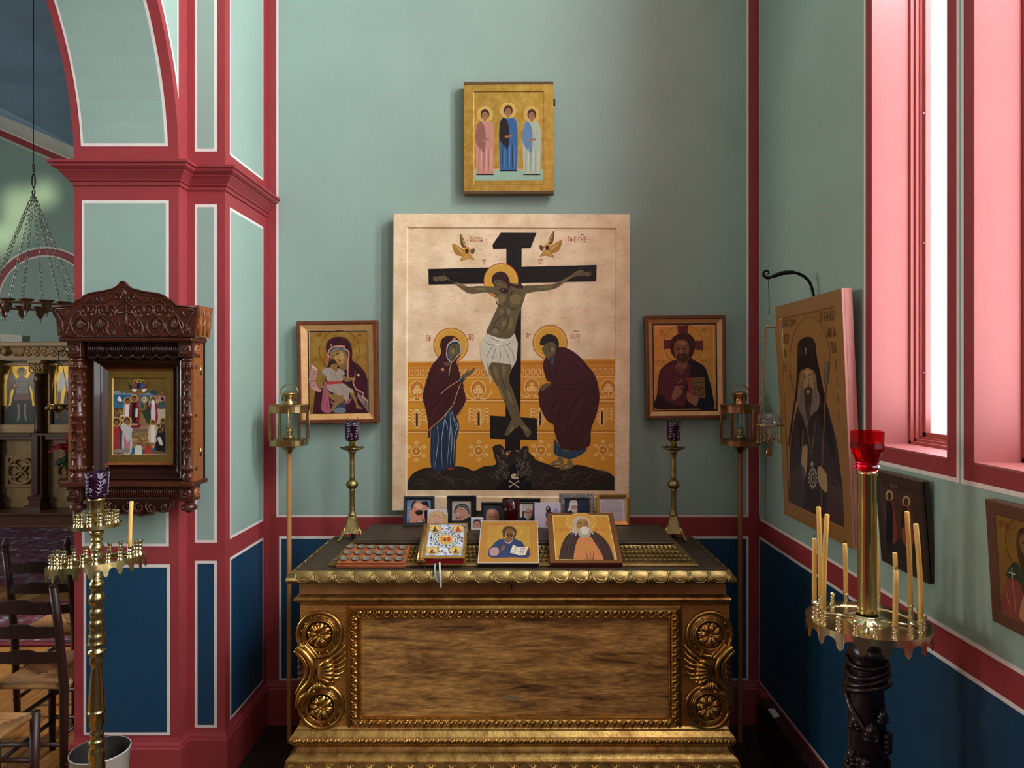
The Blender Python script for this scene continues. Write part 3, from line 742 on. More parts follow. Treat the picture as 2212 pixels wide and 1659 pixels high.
for y0, y1, c, w in ((1532, 1512, '#eab867', 12), (1724, 1722, '#a9651d', 8), (1736, 1734, '#eec07a', 9), (1752, 1750, '#c07a25', 10), (2012, 2005, '#a9651d', 8), (2026, 2018, '#eec07a', 10), (2040, 2032, '#c07a25', 8)):
    p.l(c, w, [(165, y0), (2048, y1)], False)
for cx, cy in ((250, 1650), (800, 1646), (1284, 1625), (1975, 1628)):
    p.e('#c9802a', cx, cy-15, 62, 70); p.ring('#f2cd92', cx, cy-15, 66, 7, 74, 2.4, 2*PI+.74); p.ring('#b06d22', cx, cy-15, 54, 4, 62, 2.4, 2*PI+.74)
    for dx, dy in ((0, -28), (-24, 5), (24, 5)): p.e('#e9b45e', cx+dx, cy+dy, 19); p.ring('#f4d6a0', cx+dx, cy+dy, 19, 5)
    p.l('#f2cd92', 7, [(cx, cy+15), (cx, cy+70)], False)
    for k in (-1, 1): p.l('#f2cd92', 7, [(cx+k*40, cy+42), (cx+k*20, cy+72), (cx+k*75, cy+70), (cx+k*110, cy+30), (cx+k*125, cy+5), (cx+k*108, cy-5)])
for cx, cy in ((247, 1912), (805, 1902), (1362, 1898), (1920, 1890)):
    p.r('#f2cd92', cx-17, cy-72, cx+17, cy+70); p.r('#a8641d', cx-12, cy-66, cx+12, cy+64); p.r('#2a1a10', cx-6, cy-56, cx+6, cy+54); p.r('#f2cd92', cx-20, cy-95, cx+20, cy-80)
    for k in (-1, 1):
        for j in range(4): p.l('#f4d29a', 6, [(cx+k*20, cy+50-j*38), (cx+k*45, cy+5-j*30), (cx+k*80, cy+0-j*32), (cx+k*88, cy+20-j*30), (cx+k*74, cy+26-j*30)])
for cx, cy in ((243, 2195), (806, 2188), (1370, 2182), (1930, 2178)):
    p.e('#c9802a', cx, cy, 40); p.ring('#f4d6a0', cx, cy, 42, 7); p.e('#e3a848', cx, cy, 17); p.ring('#b06d22', cx, cy, 17, 4)
    for i in range(6):
        a = PI/6+PI/3*i; x, y = cx+78*math.cos(a), cy+78*math.sin(a); p.e('#e3a848', x, y, 18, 12, a); p.ring('#f4d6a0', x, y, 16, 5, 13)
# halos
for cx, cy in ((1003, 651), (553, 1236), (1447, 1208)): p.e('#d6a23e', cx, cy, 156, n=48); p.ring('#b4472c', cx, cy, 155, 6); p.ring('#e8be63', cx, cy, 140, 5)
# hill and cave
HB = '#2b221b'
p.s_(HB, '166,2540 166,2538 168,2470 215,2395 330,2345 480,2338 620,2330 700,2342 765,2370 850,2330 960,2312 950,2250 935,2180 935,2150 1000,2130 1050,2185 1060,2240 1110,2180 1180,2200 1200,2150 1255,2150 1260,2200 1300,2235 1330,2270 1440,2310 1520,2335 1700,2312 1860,2350 1990,2385 2050,2450 2056,2536 2056,2540 2040,2541 1100,2541 190,2541', 4)
p.s_('#0c0c13', '962,2535 1030,2470 1075,2360 1110,2320 1150,2300 1195,2335 1235,2440 1310,2535 1140,2540', 4)
random.seed(5)
for k in range(54):
    x = random.choice((random.uniform(230, 940), random.uniform(1260, 1980))); y = random.uniform(2400, 2510) if x < 900 else random.uniform(2370, 2500)
    sgn = 1 if x < 1100 else -1; L_ = random.uniform(50, 110)
    p.l('#4f463a', 6, [(x, y), (x+sgn*L_*.5, y-18), (x+sgn*L_, y+8), (x+sgn*L_*1.05, y+40)], True, True)
for k in range(40):
    x = random.choice((random.uniform(950, 1080), random.uniform(1170, 1290))); y = random.uniform(2160, 2400)
    s2 = 1 if x < 1120 else -1; p.p('#3c352c', [(x, y), (x+26*s2, y+12), (x+20*s2, y+44), (x-6*s2, y+30)]); p.l('#8a8170', 4, [(x, y), (x+26*s2, y+12), (x+20*s2, y+44)], False)
# cross
K = '#15100e'
p.p(K, '1050,355 1188,355 1185,1100 1182,2180 1045,2190 1055,1100'); p.p(K, '998,218 1322,218 1268,357 930,365 925,325'); p.l('#2f2824', 5, '930,325 1230,312 1268,352', False); p.l('#2f2824', 5, '1230,312 1275,225', False)
p.p(K, '346,548 1866,506 1864,655 350,689'); p.p('#1b1412', '908,1870 1332,1892 1334,2090 910,2078')
for k in range(8): p.l('#272120', 4, [(1065+15*k, 380), (1068+15*k, 520)], False)
for y in (570, 600, 640): p.l('#262020', 4, [(360, y+20), (840, y)], False); p.l('#262020', 4, [(1180, y-10), (1850, y-35)], False)
p.e('#d6a23e', 1003, 651, 156, n=48); p.ring('#b4472c', 1003, 651, 155, 6); p.ring('#e8be63', 1003, 651, 138, 4)
SK, SH, SL = '#65573a', '#37301f', '#7c6c46'
# body on the cross
p.s_(SK, '500,612 560,660 640,692 720,706 800,700 900,704 960,715 975,800 930,770 860,756 790,766 740,770 690,755 620,706 540,652 485,640')
p.s_(SK, '1690,560 1620,608 1540,650 1480,678 1400,686 1300,692 1205,702 1185,780 1230,766 1320,746 1420,736 1500,716 1560,676 1640,622 1720,595')
for (hx0, hy0, fing, th) in ((470, 634, ((392, 620), (388, 638), (394, 654), (412, 664)), ((492, 612), (477, 562))), (1724, 578, ((1816, 572), (1818, 590), (1808, 602), (1788, 610)), ((1705, 560), (1742, 516)))):
    p.e(SK, hx0, hy0, 42, 25, .1)
    for fx, fy in fing: p.l(SK, 13, [(hx0, hy0), (fx, fy)], False); p.l(SH, 3, [(hx0+(fx-hx0)*.4, hy0+(fy-hy0)*.4+6), (fx, fy+6)], False)
    p.l(SK, 16, [th[0], th[1]], False, True); p.e('#2a1d12', hx0+8, hy0-4, 5)
p.s_(SK, '925,712 955,770 985,835 970,890 935,970 900,1050 872,1120 905,1175 1000,1200 1085,1190 1125,1130 1140,1050 1165,960 1192,880 1228,760 1212,700 1100,672 1000,690')
for t in ('1040,830 1045,870 1000,880 965,850 955,790', '1060,840 1075,890 1130,905 1190,870', '1085,860 1060,810 1090,760 1140,740', '1035,900 1045,950 1030,990', '1010,965 1070,985 1060,1050 1010,1130', '1010,965 960,1020 925,1080', '905,1100 950,1075 990,1095 990,1140', '1030,980 970,1065', '700,710 690,745', '1480,680 1500,714', '1080,690 1100,780 1060,840'):
    p.l(SH, 9, t, True, True)
for x, y, rx, ry, a in ((1008, 815, 34, 42, .3), (1135, 818, 52, 48, -.3), (955, 1108, 34, 24, 0), (1010, 930, 16, 24, .2), (1075, 930, 16, 26, -.2), (1090, 1040, 20, 60, .15), (640, 690, 55, 12, .35), (820, 728, 60, 12, 0), (1400, 708, 70, 12, -.05), (1590, 640, 50, 12, -.55), (1030, 1040, 20, 30, .6)): p.e(SL, x, y, rx, ry, a, 18)
p.s_('#3a1d17', '928,606 960,578 1008,568 1050,588 1074,630 1086,668 1130,690 1185,688 1206,712 1170,724 1120,712 1085,700 1066,764 1040,765 1000,742 950,705 920,655')
p.s_(SK, '940,655 985,645 1035,662 1060,700 1058,735 1020,722 985,738 958,702'); p.s_('#2f1a12', '985,735 1020,716 1060,728 1055,762 1022,764'); p.e(SK, 1018, 735, 12, 9)
for t in ('950,668 975,660 990,668', '1000,664 1025,668 1040,684', '975,672 972,700 990,708'): p.l('#1c120b', 5, t, True, True)
p.l(SL, 7, '985,668 975,695 985,702', True, True)
# loincloth and legs
p.s_(SK, '892,1395 905,1470 945,1560 985,1625 1030,1730 1075,1830 1108,1905 1168,1900 1150,1810 1112,1685 1085,1590 1062,1530 1072,1400', 5)
p.s_(SK, '985,1400 990,1480 1005,1560 1060,1660 1110,1780 1150,1880 1185,1900 1165,1800 1130,1690 1100,1610 1080,1560 1085,1400', 5)
p.s_(SK, '1105,1905 1075,1960 1048,2020 1045,2052 1085,2038 1130,1990 1165,1965 1168,1900', 4); p.s_(SK, '1150,1885 1165,1950 1205,2000 1240,2062 1272,2045 1278,2005 1235,1960 1195,1905', 4)
for t in ('1000,1420 1010,1530 1040,1600 1100,1720 1150,1860', '945,1555 985,1560', '1005,1565 1050,1560', '1085,1925 1060,2010', '1240,2010 1258,2045'): p.l(SH, 7, t, True, True)
for x, y, rx, ry, a in ((960, 1480, 16, 60, -.25), (1030, 1470, 20, 60, -.05), (1010, 1660, 12, 70, -.42), (1085, 1700, 12, 80, -.4), (1105, 1990, 14, 30, .5), (1225, 1985, 14, 34, -.7)): p.e(SL, x, y, rx, ry, a, 16)
p.s_('#d4cfb9', '872,1135 930,1150 1000,1172 1080,1172 1126,1130 1142,1180 1156,1215 1148,1330 1138,1385 1100,1450 1082,1492 1100,1425 1070,1405 960,1392 908,1400 892,1470 918,1545 903,1590 897,1530 860,1440 830,1360 815,1260 845,1180', 4)
p.folds('#8f8d78', 8, '850,1190 900,1230 940,1225; 1130,1180 1060,1230 990,1235; 940,1230 900,1290 870,1370; 960,1250 940,1320 920,1390; 990,1250 1000,1330 980,1385; 1020,1240 1060,1310 1090,1400; 1060,1230 1110,1300 1125,1380; 830,1270 870,1330; 900,1160 960,1190 990,1200; 970,1300 960,1370; 1010,1300 1030,1380; 880,1380 890,1450 905,1540')
p.folds('#f2efe2', 9, '935,1160 990,1190 1040,1190; 940,1215 970,1230 1000,1215; 860,1220 840,1290; 1110,1200 1080,1240; 905,1280 885,1360; 1050,1280 1070,1370; 985,1290 990,1370; 1125,1240 1130,1340')
p.e('#cbb994', 1128, 2418, 30, 24); p.s_('#cbb994', '1140,2420 1166,2425 1160,2442 1135,2440'); p.e('#171310', 1148, 2417, 8, 7)
for a, b in (((1088, 2462), (1168, 2515)), ((1168, 2462), (1088, 2512))):
    p.l('#cbb994', 8, [a, b], False)
    for q_ in (a, b): p.e('#cbb994', *q_, 8)
# mourning woman
MR, MD, ML = '#421a1c', '#260d10', '#5d2a2a'
p.s_('#26384c', '520,1825 572,1805 606,1885 630,1970 612,2065 602,2150 588,2345 505,2355 490,2368 382,2348 372,2080 380,1990 440,1920', 5)
p.folds('#9fb4c2', 6, '520,1840 500,1900 490,1960 470,2120 480,2340; 560,1830 580,1900 600,1970; 545,1840 550,1960 540,2100 520,2340; 590,1900 615,1970 590,2060 580,2300; 430,1960 440,2100 410,2340; 400,2000 400,2340; 500,1900 520,1960 525,2000; 560,1960 565,2100 550,2320')
p.folds('#131e2c', 8, '450,1950 460,2100 445,2340; 510,1960 505,2100 500,2330; 575,2000 570,2150 560,2330')
p.e('#a51f22', 558, 2352, 30, 9)
p.s_(MR, '455,1240 470,1182 525,1150 590,1158 632,1205 646,1275 636,1330 602,1380 622,1440 642,1530 668,1600 692,1742 606,1886 565,1800 520,1830 440,1930 372,2000 366,2070 346,2058 350,1960 322,1800 300,1715 320,1600 370,1440 440,1345 465,1300', 5)
p.folds(MD, 9, '560,1420 480,1480 420,1560; 600,1450 560,1560 480,1640 400,1690; 500,1660 430,1760 370,1840; 380,1480 350,1600 330,1720; 560,1600 540,1720 480,1830; 500,1180 480,1230 490,1290; 640,1600 620,1700 580,1790')
p.folds(ML, 7, '540,1440 450,1500 390,1600; 590,1500 520,1620 440,1700; 470,1720 400,1830 370,1920; 350,1560 330,1680; 600,1640 570,1740; 480,1200 470,1260')
p.s_('#b9c7cc', '512,1340 515,1270 530,1225 570,1198 615,1198 640,1240 642,1300 620,1320 560,1392', 4); p.s_('#24384a', '518,1335 520,1275 534,1232 572,1206 612,1206 634,1245 634,1300 612,1322 560,1384', 4)
p.s_('#6b5c40', '530,1330 530,1280 548,1240 590,1222 625,1240 632,1280 618,1312 590,1330 565,1360 545,1375', 4)
for t in ('558,1248 585,1240 600,1250', '562,1262 580,1255 596,1264', '608,1250 625,1250', '610,1262 624,1262', '606,1250 610,1285 600,1292', '592,1308 612,1304'): p.l('#1c120b', 5, t, True, True)
p.e('#8d7c52', 570, 1290, 16, 22); p.l('#8d7c52', 6, '602,1255 604,1285')
p.s_('#6b5c40', '640,1545 655,1505 690,1480 706,1446 714,1450 708,1472 740,1455 764,1440 768,1456 748,1486 715,1512 690,1530 665,1572', 4); p.l('#26384c', 34, '632,1568 668,1538', False); p.l('#c9d3d6', 4, '628,1555 650,1525', False)
p.s_('#6b5c40', '488,1395 520,1388 548,1392 545,1415 505,1420', 4); p.l('#2c2417', 4, '495,1402 545,1400', False)
for t in ('520,1342 514,1270 530,1222 572,1194 615,1194 642,1240 646,1300 600,1350 556,1400 535,1512', '636,1550 540,1610 490,1650 460,1680', '640,1580 600,1700 570,1780 480,1890 352,2008 350,2065', '668,1612 690,1742 608,1880'): p.l('#d6a068', 6, t)
for x, y in ((478, 1455), (583, 1180)):
    for i in range(4): a = PI/4*i; p.l('#dba27a', 4, [(x-17*math.cos(a), y-17*math.sin(a)), (x+17*math.cos(a), y+17*math.sin(a))], False)
# mourning young man
p.s_('#2c3f53', '1492,2080 1540,2150 1620,2185 1770,2148 1764,2200 1640,2262 1562,2242 1490,2212', 4); p.folds('#a3b5bf', 5, '1520,2130 1515,2220; 1570,2170 1575,2240; 1630,2190 1640,2255; 1680,2180 1700,2230; 1730,2160 1750,2200')
for x, y, a in ((1515, 2300, -.2), (1600, 2330, -.25)): p.e('#7a663f', x, y, 62, 28, a); p.e('#7a663f', x+30, y-35, 26, 30); p.l('#3b2f1c', 4, [(x-50, y+18), (x+20, y+22)], False); p.e('#a58d5c', x+5, y-4, 26, 10, a)
p.s_(MR, '1520,1250 1600,1258 1700,1320 1790,1420 1862,1520 1896,1690 1872,1850 1822,1990 1816,2120 1770,2162 1700,2180 1600,2178 1540,2148 1492,2020 1480,1952 1420,1908 1362,1800 1350,1730 1352,1632 1455,1572 1420,1552 1390,1455 1385,1400 1410,1340 1470,1280', 5)
p.folds(MD, 10, '1480,1350 1440,1450 1460,1560; 1560,1340 1500,1450 1480,1560; 1760,1560 1640,1590 1520,1570; 1700,1400 1600,1480 1520,1540; 1460,1580 1560,1640 1720,1620; 1840,1600 1700,1700 1620,1880 1600,2040; 1870,1700 1760,1900 1740,2100; 1640,1700 1540,1830 1520,1980; 1580,1660 1480,1780 1440,1880; 1420,1640 1400,1780; 1800,1800 1700,1920 1640,1960 1680,2040; 1500,1640 1440,1760')
p.folds(ML, 8, '1600,1300 1720,1400 1800,1500; 1520,1400 1480,1500; 1740,1480 1660,1550; 1820,1660 1720,1760 1650,1900; 1560,1700 1500,1820; 1860,1820 1800,1960; 1460,1660 1430,1760; 1610,1880 1580,2020; 1690,1980 1680,2080')
p.s_('#2a1d15', '1356,1225 1372,1165 1430,1132 1492,1148 1526,1200 1522,1270 1500,1310 1470,1300 1400,1240', 5); p.s_('#675839', '1385,1262 1400,1225 1450,1205 1490,1215 1504,1262 1494,1310 1462,1335 1424,1340 1398,1310', 5)
for t in ('1420,1238 1440,1232 1455,1240', '1425,1250 1440,1246 1452,1252', '1470,1240 1488,1238', '1440,1250 1442,1280 1452,1284', '1452,1300 1475,1298'): p.l('#1c120b', 5, t, True, True)
p.s_('#675839', '1385,1290 1372,1262 1388,1258 1408,1290 1450,1335 1460,1375 1432,1362 1400,1320', 4); p.e('#8d7c52', 1470, 1270, 13, 20); p.s_('#26384c', '1440,1350 1470,1335 1490,1340 1482,1400 1470,1420', 3); p.folds('#c2d0d4', 4, '1455,1345 1462,1395; 1472,1340 1476,1395')
p.s_('#675839', '1352,1636 1368,1600 1400,1582 1450,1572 1456,1590 1420,1612 1392,1640', 4); p.folds('#2c2417', 4, '1362,1630 1392,1595; 1376,1634 1405,1600')
# flying angels
for cx, cy, k in ((690, 385, 1), (1422, 352, -1)):
    f = lambda x, y: (cx+k*x, cy+y)
    p.s_('#a97a2e', [f(-130, -70), f(-60, -35), f(-20, 0), f(-10, 40), f(-60, 45), f(-105, 20)], 4); p.s_('#6e5224', [f(-55, -155), f(-20, -95), f(-5, -40), f(-40, -35), f(-58, -90)], 4); p.s_('#6e5224', [f(35, -10), f(70, -25), f(72, 10), f(45, 30)], 4)
    p.s_('#b98b3c', [f(-20, 25), f(25, 20), f(72, 80), f(20, 72), f(-60, 90)], 4); p.e('#d9a545', *f(0, -8), 30); p.ring('#b4472c', *f(0, -8), 30, 4); p.e('#332617', *f(2, -2), 18, 21)
    for q_ in range(4): p.l('#e0b86c', 3, [f(-120+q_*18, -60+q_*18), f(-30, 5+q_*8)], False); p.l('#c9a869', 3, [f(-50+q_*9, -135+q_*18), f(-20+q_*4, -50)], False); p.l('#e0b86c', 3, [f(-40+q_*25, 80-q_*8), f(0, 30)], False)
RD = '#ad2f26'
p.t('РАСПѦ', 725, 303, 44, RD, w=108); p.t('ТЫЕ·ГНЕ', 1600, 296, 44, RD, w=170); p.l(RD, 5, '1720,238 1735,230 1752,240'); p.l(RD, 5, '1722,228 1750,228')
for x, y in ((695, 287), (868, 282), (1588, 281), (1790, 278)): p.e(RD, x, y, 5)
p.t('ІС', 836, 506, 34, RD, w=26); p.t('ХС', 1338, 502, 38, RD, w=44); p.t('МР', 328, 1202, 42, RD, w=44); p.t('ѲУ', 712, 1196, 46, RD, w=46); p.t('АГ', 1232, 1174, 40, RD, w=34); p.t('І', 1276, 1172, 34, RD, w=6); p.t('ѠБЛО', 1632, 1172, 44, RD, w=86); p.t('ГБ', 1692, 1206, 14, RD, w=18)
for x0, x1, y in ((830, 868, 464), (1336, 1380, 456), (326, 372, 1150), (708, 760, 1140), (1228, 1276, 1130), (1656, 1708, 1104)): p.l(RD, 5, [(x0, y+6), (x0+(x1-x0)*.3, y-3), (x0+(x1-x0)*.6, y+4), (x1, y-2)])
p.build('painting', 'icon_paint', cruc)
# ================================================================ framed and unframed icons
mat('walnut', '#5a2f1c', .4, col2='#7a4326', nscale=6, stretch=(4, 4, 4), bump=.08)
mat('light_wood', '#c9975a', .45, col2='#d8aa6c', nscale=8, stretch=(3, 3, 3))
mat('maroon_edge', '#2d0f12', .4)
mat('gold_leaf', '#b48a35', .38, .75, col2='#d0a855', nscale=26, bump=.12, bscale=70, contrast=(.35, .65))
mat('gold_leaf_warm', '#c08a3a', .4, .6, col2='#d6a552', nscale=30, bump=.12, bscale=70)
mat('gold_dark', '#8a6b32', .42, .7, col2='#a88643', nscale=18, bump=.1)
mat('panel_edge', '#5b4229', .7, noise=.2, nscale=30)
def framed_icon(name, label, quad, z, Y, w, h, o_brown, o_liner, rot, depth=.035):
    px = [(z[0]+x/z[2], z[1]+y/z[2]) for x, y in quad]
    bx = (px[2][0]+px[3][0])/2; by = (px[2][1]+px[3][1])/2
    t = thing(name, label, 'icon', (PX(bx, Y), Y, PZ(by, Y)), (0, rot, 0))
    m = MB(); m.frame(-w/2, 0, w/2, h, [(0, -depth), (0, .004), (.003, .007), (o_brown-.003, .007), (o_brown, .004), (o_brown, -.004)]); m.box(-w/2+.003, .02, .003, w/2-.003, depth, h-.003); m.build('outer_frame', 'walnut', t)
    m = MB(); a = o_brown; m.frame(-w/2, 0, w/2, h, [(a, .002), (a+o_liner, -.012), (a+o_liner, -.02)]); m.build('liner', 'light_wood', t)
    m = MB(); a += o_liner-.0005; m.box(-w/2+a, .0125, a, w/2-a, .02, h-a); m.build('icon_edge', 'maroon_edge', t)
    p = Paint(quad, w, h, z, y=.0117); return t, p, a
# ---- mother and child
ZT_ = (630, 680, 6.91); YT = 3.17; w, h = .366, .468
tq = [(70, 95), (1265, 80), (1295, 1605), (100, 1632)]
t, p, a = framed_icon('mother_and_child_icon', 'framed icon of a veiled mother holding a child, left of the large cream panel', tq, ZT_, YT, w, h, .0175, .0265, -.0145)
m = MB(); i = .050; m.box(-w/2+i, .0118, i, w/2-i, .0125, h-i); m.build('gold_ground', 'gold_leaf', t)
RB, RBD, RBL = '#3d1420', '#240a12', '#5c2733'
p.l('#e7d9c4', 5, '242,232 1118,232 1135,1462 262,1466 242,232', False)
p.ring('#5a3a18', 700, 530, 300, 6); p.t('МНР', 352, 325, 50, '#5a2018', w=70); p.t('ѲѴ', 980, 322, 48, '#5a2018', w=62); p.l('#5a2018', 5, '380,258 395,250 412,258'); p.l('#5a2018', 5, '1000,254 1015,248 1030,256')
p.ring('#6a4a20', 555, 730, 86, 5, 110); p.s_('#b8564c', '500,650 530,622 565,660 545,700', 3); p.s_('#b8564c', '488,800 540,755 560,785 520,800', 3)
p.s_(RB, '312,1462 340,1160 400,1100 480,1000 520,900 500,800 560,700 520,600 498,500 520,400 600,340 700,325 800,350 870,430 892,560 895,680 980,740 1060,820 1110,920 1128,1060 1132,1460 1130,1463 700,1464 320,1464', 4)
p.folds(RBD, 12, '860,700 940,780 1000,900; 900,760 1000,860 1060,1000; 850,900 900,1100 1000,1300; 700,380 600,420 540,520; 860,560 850,700; 380,1200 370,1440; 440,1180 420,1440; 900,1250 920,1450; 1000,820 1080,960 1100,1140; 620,380 700,360 800,420')
p.folds(RBL, 8, '900,720 1000,800 1060,900; 920,900 1000,1100 1080,1240; 720,345 820,390 870,500; 540,440 520,520; 840,1240 860,1440; 400,1180 390,1400; 1080,900 1110,1060')
PK = '#c98a78'
p.l(PK, 22, '548,640 532,570 600,480 770,470 765,500 838,555 832,700 826,900 850,955 890,965 920,940')
p.l(PK, 20, '930,930 905,1010 950,1110 1065,1170 1050,1210 1130,1290', False)
p.s_('#4a5a6a', '548,610 570,540 640,490 740,490 800,550 815,600 770,560 700,520 620,530 570,590', 3); p.folds('#9fb0ba', 5, '560,585 620,510 700,495; 720,495 790,560; 600,540 650,505')
FS = '#8a6a3c'
p.s_(FS, '560,640 570,580 630,525 720,520 790,570 815,620 812,720 780,760 790,800 760,830 730,810 700,770 640,740 600,690', 4)
p.s_('#a9814c', '640,560 720,540 770,590 775,680 740,730 690,720 640,680', 4); p.e('#b98a58', 730, 620, 34, 52, .2)
for q_ in ('598,620 615,608 640,612', '645,560 680,548 715,575', '640,590 665,575 700,590', '618,605 650,650 690,665 672,680', '690,690 715,680 722,690', '810,580 818,610 800,620'): p.l('#2d1b0e', 7, q_, True, True)
p.e('#20140b', 664, 582, 12, 9); p.e('#20140b', 610, 632, 8, 8); p.l('#d6b27c', 9, '612,600 640,640 672,660', True, True); p.s_('#9a4a36', '685,695 715,685 722,700 705,712', 3)
p.s_('#7a5c34', '745,770 800,720 815,800 760,838', 3)
GR, GRD, GRL = '#a39489', '#6f6259', '#c3b7ab'
p.s_('#8a6a3c', '440,830 490,860 440,930 430,1000 470,1080 440,1095 400,1060 385,980 400,880', 4); p.s_('#8a6a3c', '380,1010 440,1000 460,1050 430,1095 395,1080', 3)
p.s_('#c08b80', '278,742 372,812 362,900 345,1000 380,1080 435,1120 420,1150 350,1140 275,1090 245,980 255,880 280,800', 4); p.s_('#d8b0a2', '285,742 360,800 345,825 330,790 300,800', 3)
for k in range(11): p.l('#6a3a34', 6, [(278-k*3, 850+k*22), (352-k*1, 845+k*22)], False)
p.s_('#a9596a', '470,1040 500,1000 530,1050 550,1300 570,1460 480,1460 430,1400 440,1290', 4); p.folds('#7c3446', 8, '490,1050 470,1250 440,1390; 510,1060 520,1300 540,1450; 440,1290 550,1300; 480,1200 500,1440'); p.folds('#cf8f98', 6, '480,1080 460,1280; 520,1120 530,1300')
p.s_('#8f5464', '560,1280 700,1330 880,1240 860,1310 800,1335 720,1310 620,1350', 3); p.s_('#39424f', '640,1330 790,1320 785,1400 620,1400', 3); p.s_('#6d7880', '650,1390 780,1390 790,1460 620,1460', 2); p.folds('#1e2530', 6, '690,1395 690,1455; 740,1395 745,1455')
p.s_('#8a6a3c', '530,1150 600,1190 680,1170 690,1210 660,1290 580,1260 540,1210', 4)
p.s_(FS, '700,1190 790,1200 795,1260 720,1320 640,1390 600,1450 570,1440 590,1380 640,1300 660,1250', 4); p.s_(FS, '850,1150 910,1130 930,1180 960,1260 985,1340 1050,1385 1040,1400 955,1390 950,1330 890,1230', 4); p.e('#b99256', 780, 1235, 20, 20); p.e('#b99256', 898, 1150, 18, 20); p.l('#3c2816', 5, '985,1345 1050,1390'); p.l('#b99256', 12, '690,1290 640,1360', True, True); p.l('#b99256', 10, '920,1230 955,1310', True, True)
p.s_(GR, '530,1035 745,1020 840,1080 905,1115 880,1150 850,1165 840,1260 800,1290 760,1200 700,1205 600,1160 540,1130', 4)
p.s_(GR, '440,830 560,780 640,830 700,800 780,860 770,900 745,900 745,990 530,1000 510,920 470,890', 4)
p.folds(GRD, 7, '560,820 600,920 570,990; 650,840 640,920 700,960; 720,840 720,920; 600,1050 600,1120 680,1190; 700,1040 760,1110 800,1200; 660,1050 720,1130; 560,1060 560,1120; 800,1090 840,1150; 500,850 540,900'); p.folds(GRL, 8, '600,830 640,900; 690,830 690,900; 640,1060 700,1140; 760,1060 820,1120; 580,1080 620,1140; 540,830 560,880')
p.p('#b4483e', '528,992 742,980 745,1028 530,1042'); p.folds('#7e2a26', 6, '530,1010 640,1008 742,998; 532,1028 640,1024 744,1014')
p.s_(FS, '745,900 800,920 815,945 860,930 915,930 935,870 920,850 935,845 945,890 930,940 870,985 800,1000 770,960', 4)
p.s_('#3b2316', '535,740 545,690 590,662 640,680 668,740 670,770 640,730 590,740 570,780 545,790', 4); p.s_('#94703f', '565,770 600,735 650,730 668,760 650,820 625,830 595,810', 4); p.s_(FS, '625,820 660,790 690,800 655,860', 3)
for q_ in ('588,768 605,758', '620,752 645,752', '612,768 608,795 620,798', '610,815 635,808'): p.l('#2d1b0e', 6, q_, False)
for i_ in range(4): a_ = PI/4*i_; p.l('#e4c8a8', 5, [(985-24*math.cos(a_), 895-24*math.sin(a_)), (985+24*math.cos(a_), 895+24*math.sin(a_))], False); p.l('#e4c8a8', 4, [(576-15*math.cos(a_), 452-15*math.sin(a_)), (576+15*math.cos(a_), 452+15*math.sin(a_))], False)
for k in range(10): p.l('#cdb9a8', 5, [(965+k*17, 1150+k*14), (975+k*16, 1230+k*22)], False)
p.build('painting', 'icon_paint', t)
# ---- bearded figure with closed book
ZC_ = (1385, 670, 6.635); w, h = .366, .473
cq = [(78, 85), (1225, 68), (1222, 1555), (68, 1568)]
t, p, a = framed_icon('book_bearing_icon', 'framed icon of a bearded man holding a closed book, right of the large cream panel', cq, ZC_, YT, w, h, .0165, .0185, -.011)
m = MB(); i = .0415; m.box(-w/2+i, .0118, i, w/2-i, .0125, h-i); m.build('gold_ground', 'gold_leaf_warm', t)
p.l('#e9d8b8', 5, '206,228 1062,218 1055,1415 206,1418 206,228', False)
CRN = '#6d2c2e'
p.ring('#5a3a18', 630, 490, 284, 6); p.p(CRN, '548,222 700,214 695,330 552,330'); p.p(CRN, '345,425 470,425 450,552 345,552'); p.p(CRN, '790,435 915,432 905,568 795,568'); p.l('#b06a5a', 4, '548,225 552,330', False)
p.s_('#2a1318', '212,1412 240,1200 262,1000 290,860 400,760 520,710 700,700 830,740 940,820 985,960 1030,1140 1052,1408 1050,1412 640,1414', 4)
p.s_('#5b2630', '400,780 520,715 640,790 720,760 720,900 650,1100 640,1350 480,1350 330,1240 260,1180 290,900', 4); p.s_('#131826', '730,720 830,745 940,825 985,960 1030,1140 1050,1408 840,1408 830,1200 930,1000 860,900 780,820', 4)
p.folds('#8a4a4c', 6, '420,820 380,960 400,1100; 470,800 440,950 460,1150; 540,840 520,960 530,1060; 330,940 320,1180; 360,1000 370,1200; 300,1160 350,1200 420,1180; 600,840 590,960; 280,1040 270,1160; 450,1250 380,1270 300,1320; 500,1240 420,1300 400,1370')
p.folds('#2f4054', 6, '760,780 800,900 790,960; 830,800 860,900; 900,860 920,960; 960,980 990,1180; 900,1290 960,1300; 860,1340 900,1360'); p.folds('#210d12', 8, '500,820 480,1000; 620,860 600,1100; 350,880 340,1000; 690,860 660,950')
SKC = '#8b5a3e'
p.s_('#43201d', '440,560 450,440 500,370 600,325 700,330 780,400 800,500 770,620 740,680 790,720 750,740 690,700 700,640 700,500 660,430 560,430 500,480 500,620 520,690 470,640', 4)
p.s_(SKC, '498,500 530,440 620,415 690,450 712,540 700,640 700,720 640,790 570,770 530,720 505,620', 4); p.s_('#a87250', '540,460 620,440 670,470 640,500 590,490', 3)
p.s_('#4d2a20', '525,650 560,620 600,625 650,615 695,640 690,720 640,755 580,745 535,710', 4); p.s_('#8b5a3e', '540,560 600,560 600,600 560,620 530,610', 3); p.s_('#8b5a3e', '620,560 690,555 690,620 640,612', 3)
p.face_features(600, 585, 240, '#2b1510', '#b98a60'); p.s_(SKC, '555,750 640,790 690,760 650,840 560,830 500,820', 3)
p.s_('#75463a', '500,820 640,830 600,920', 3)
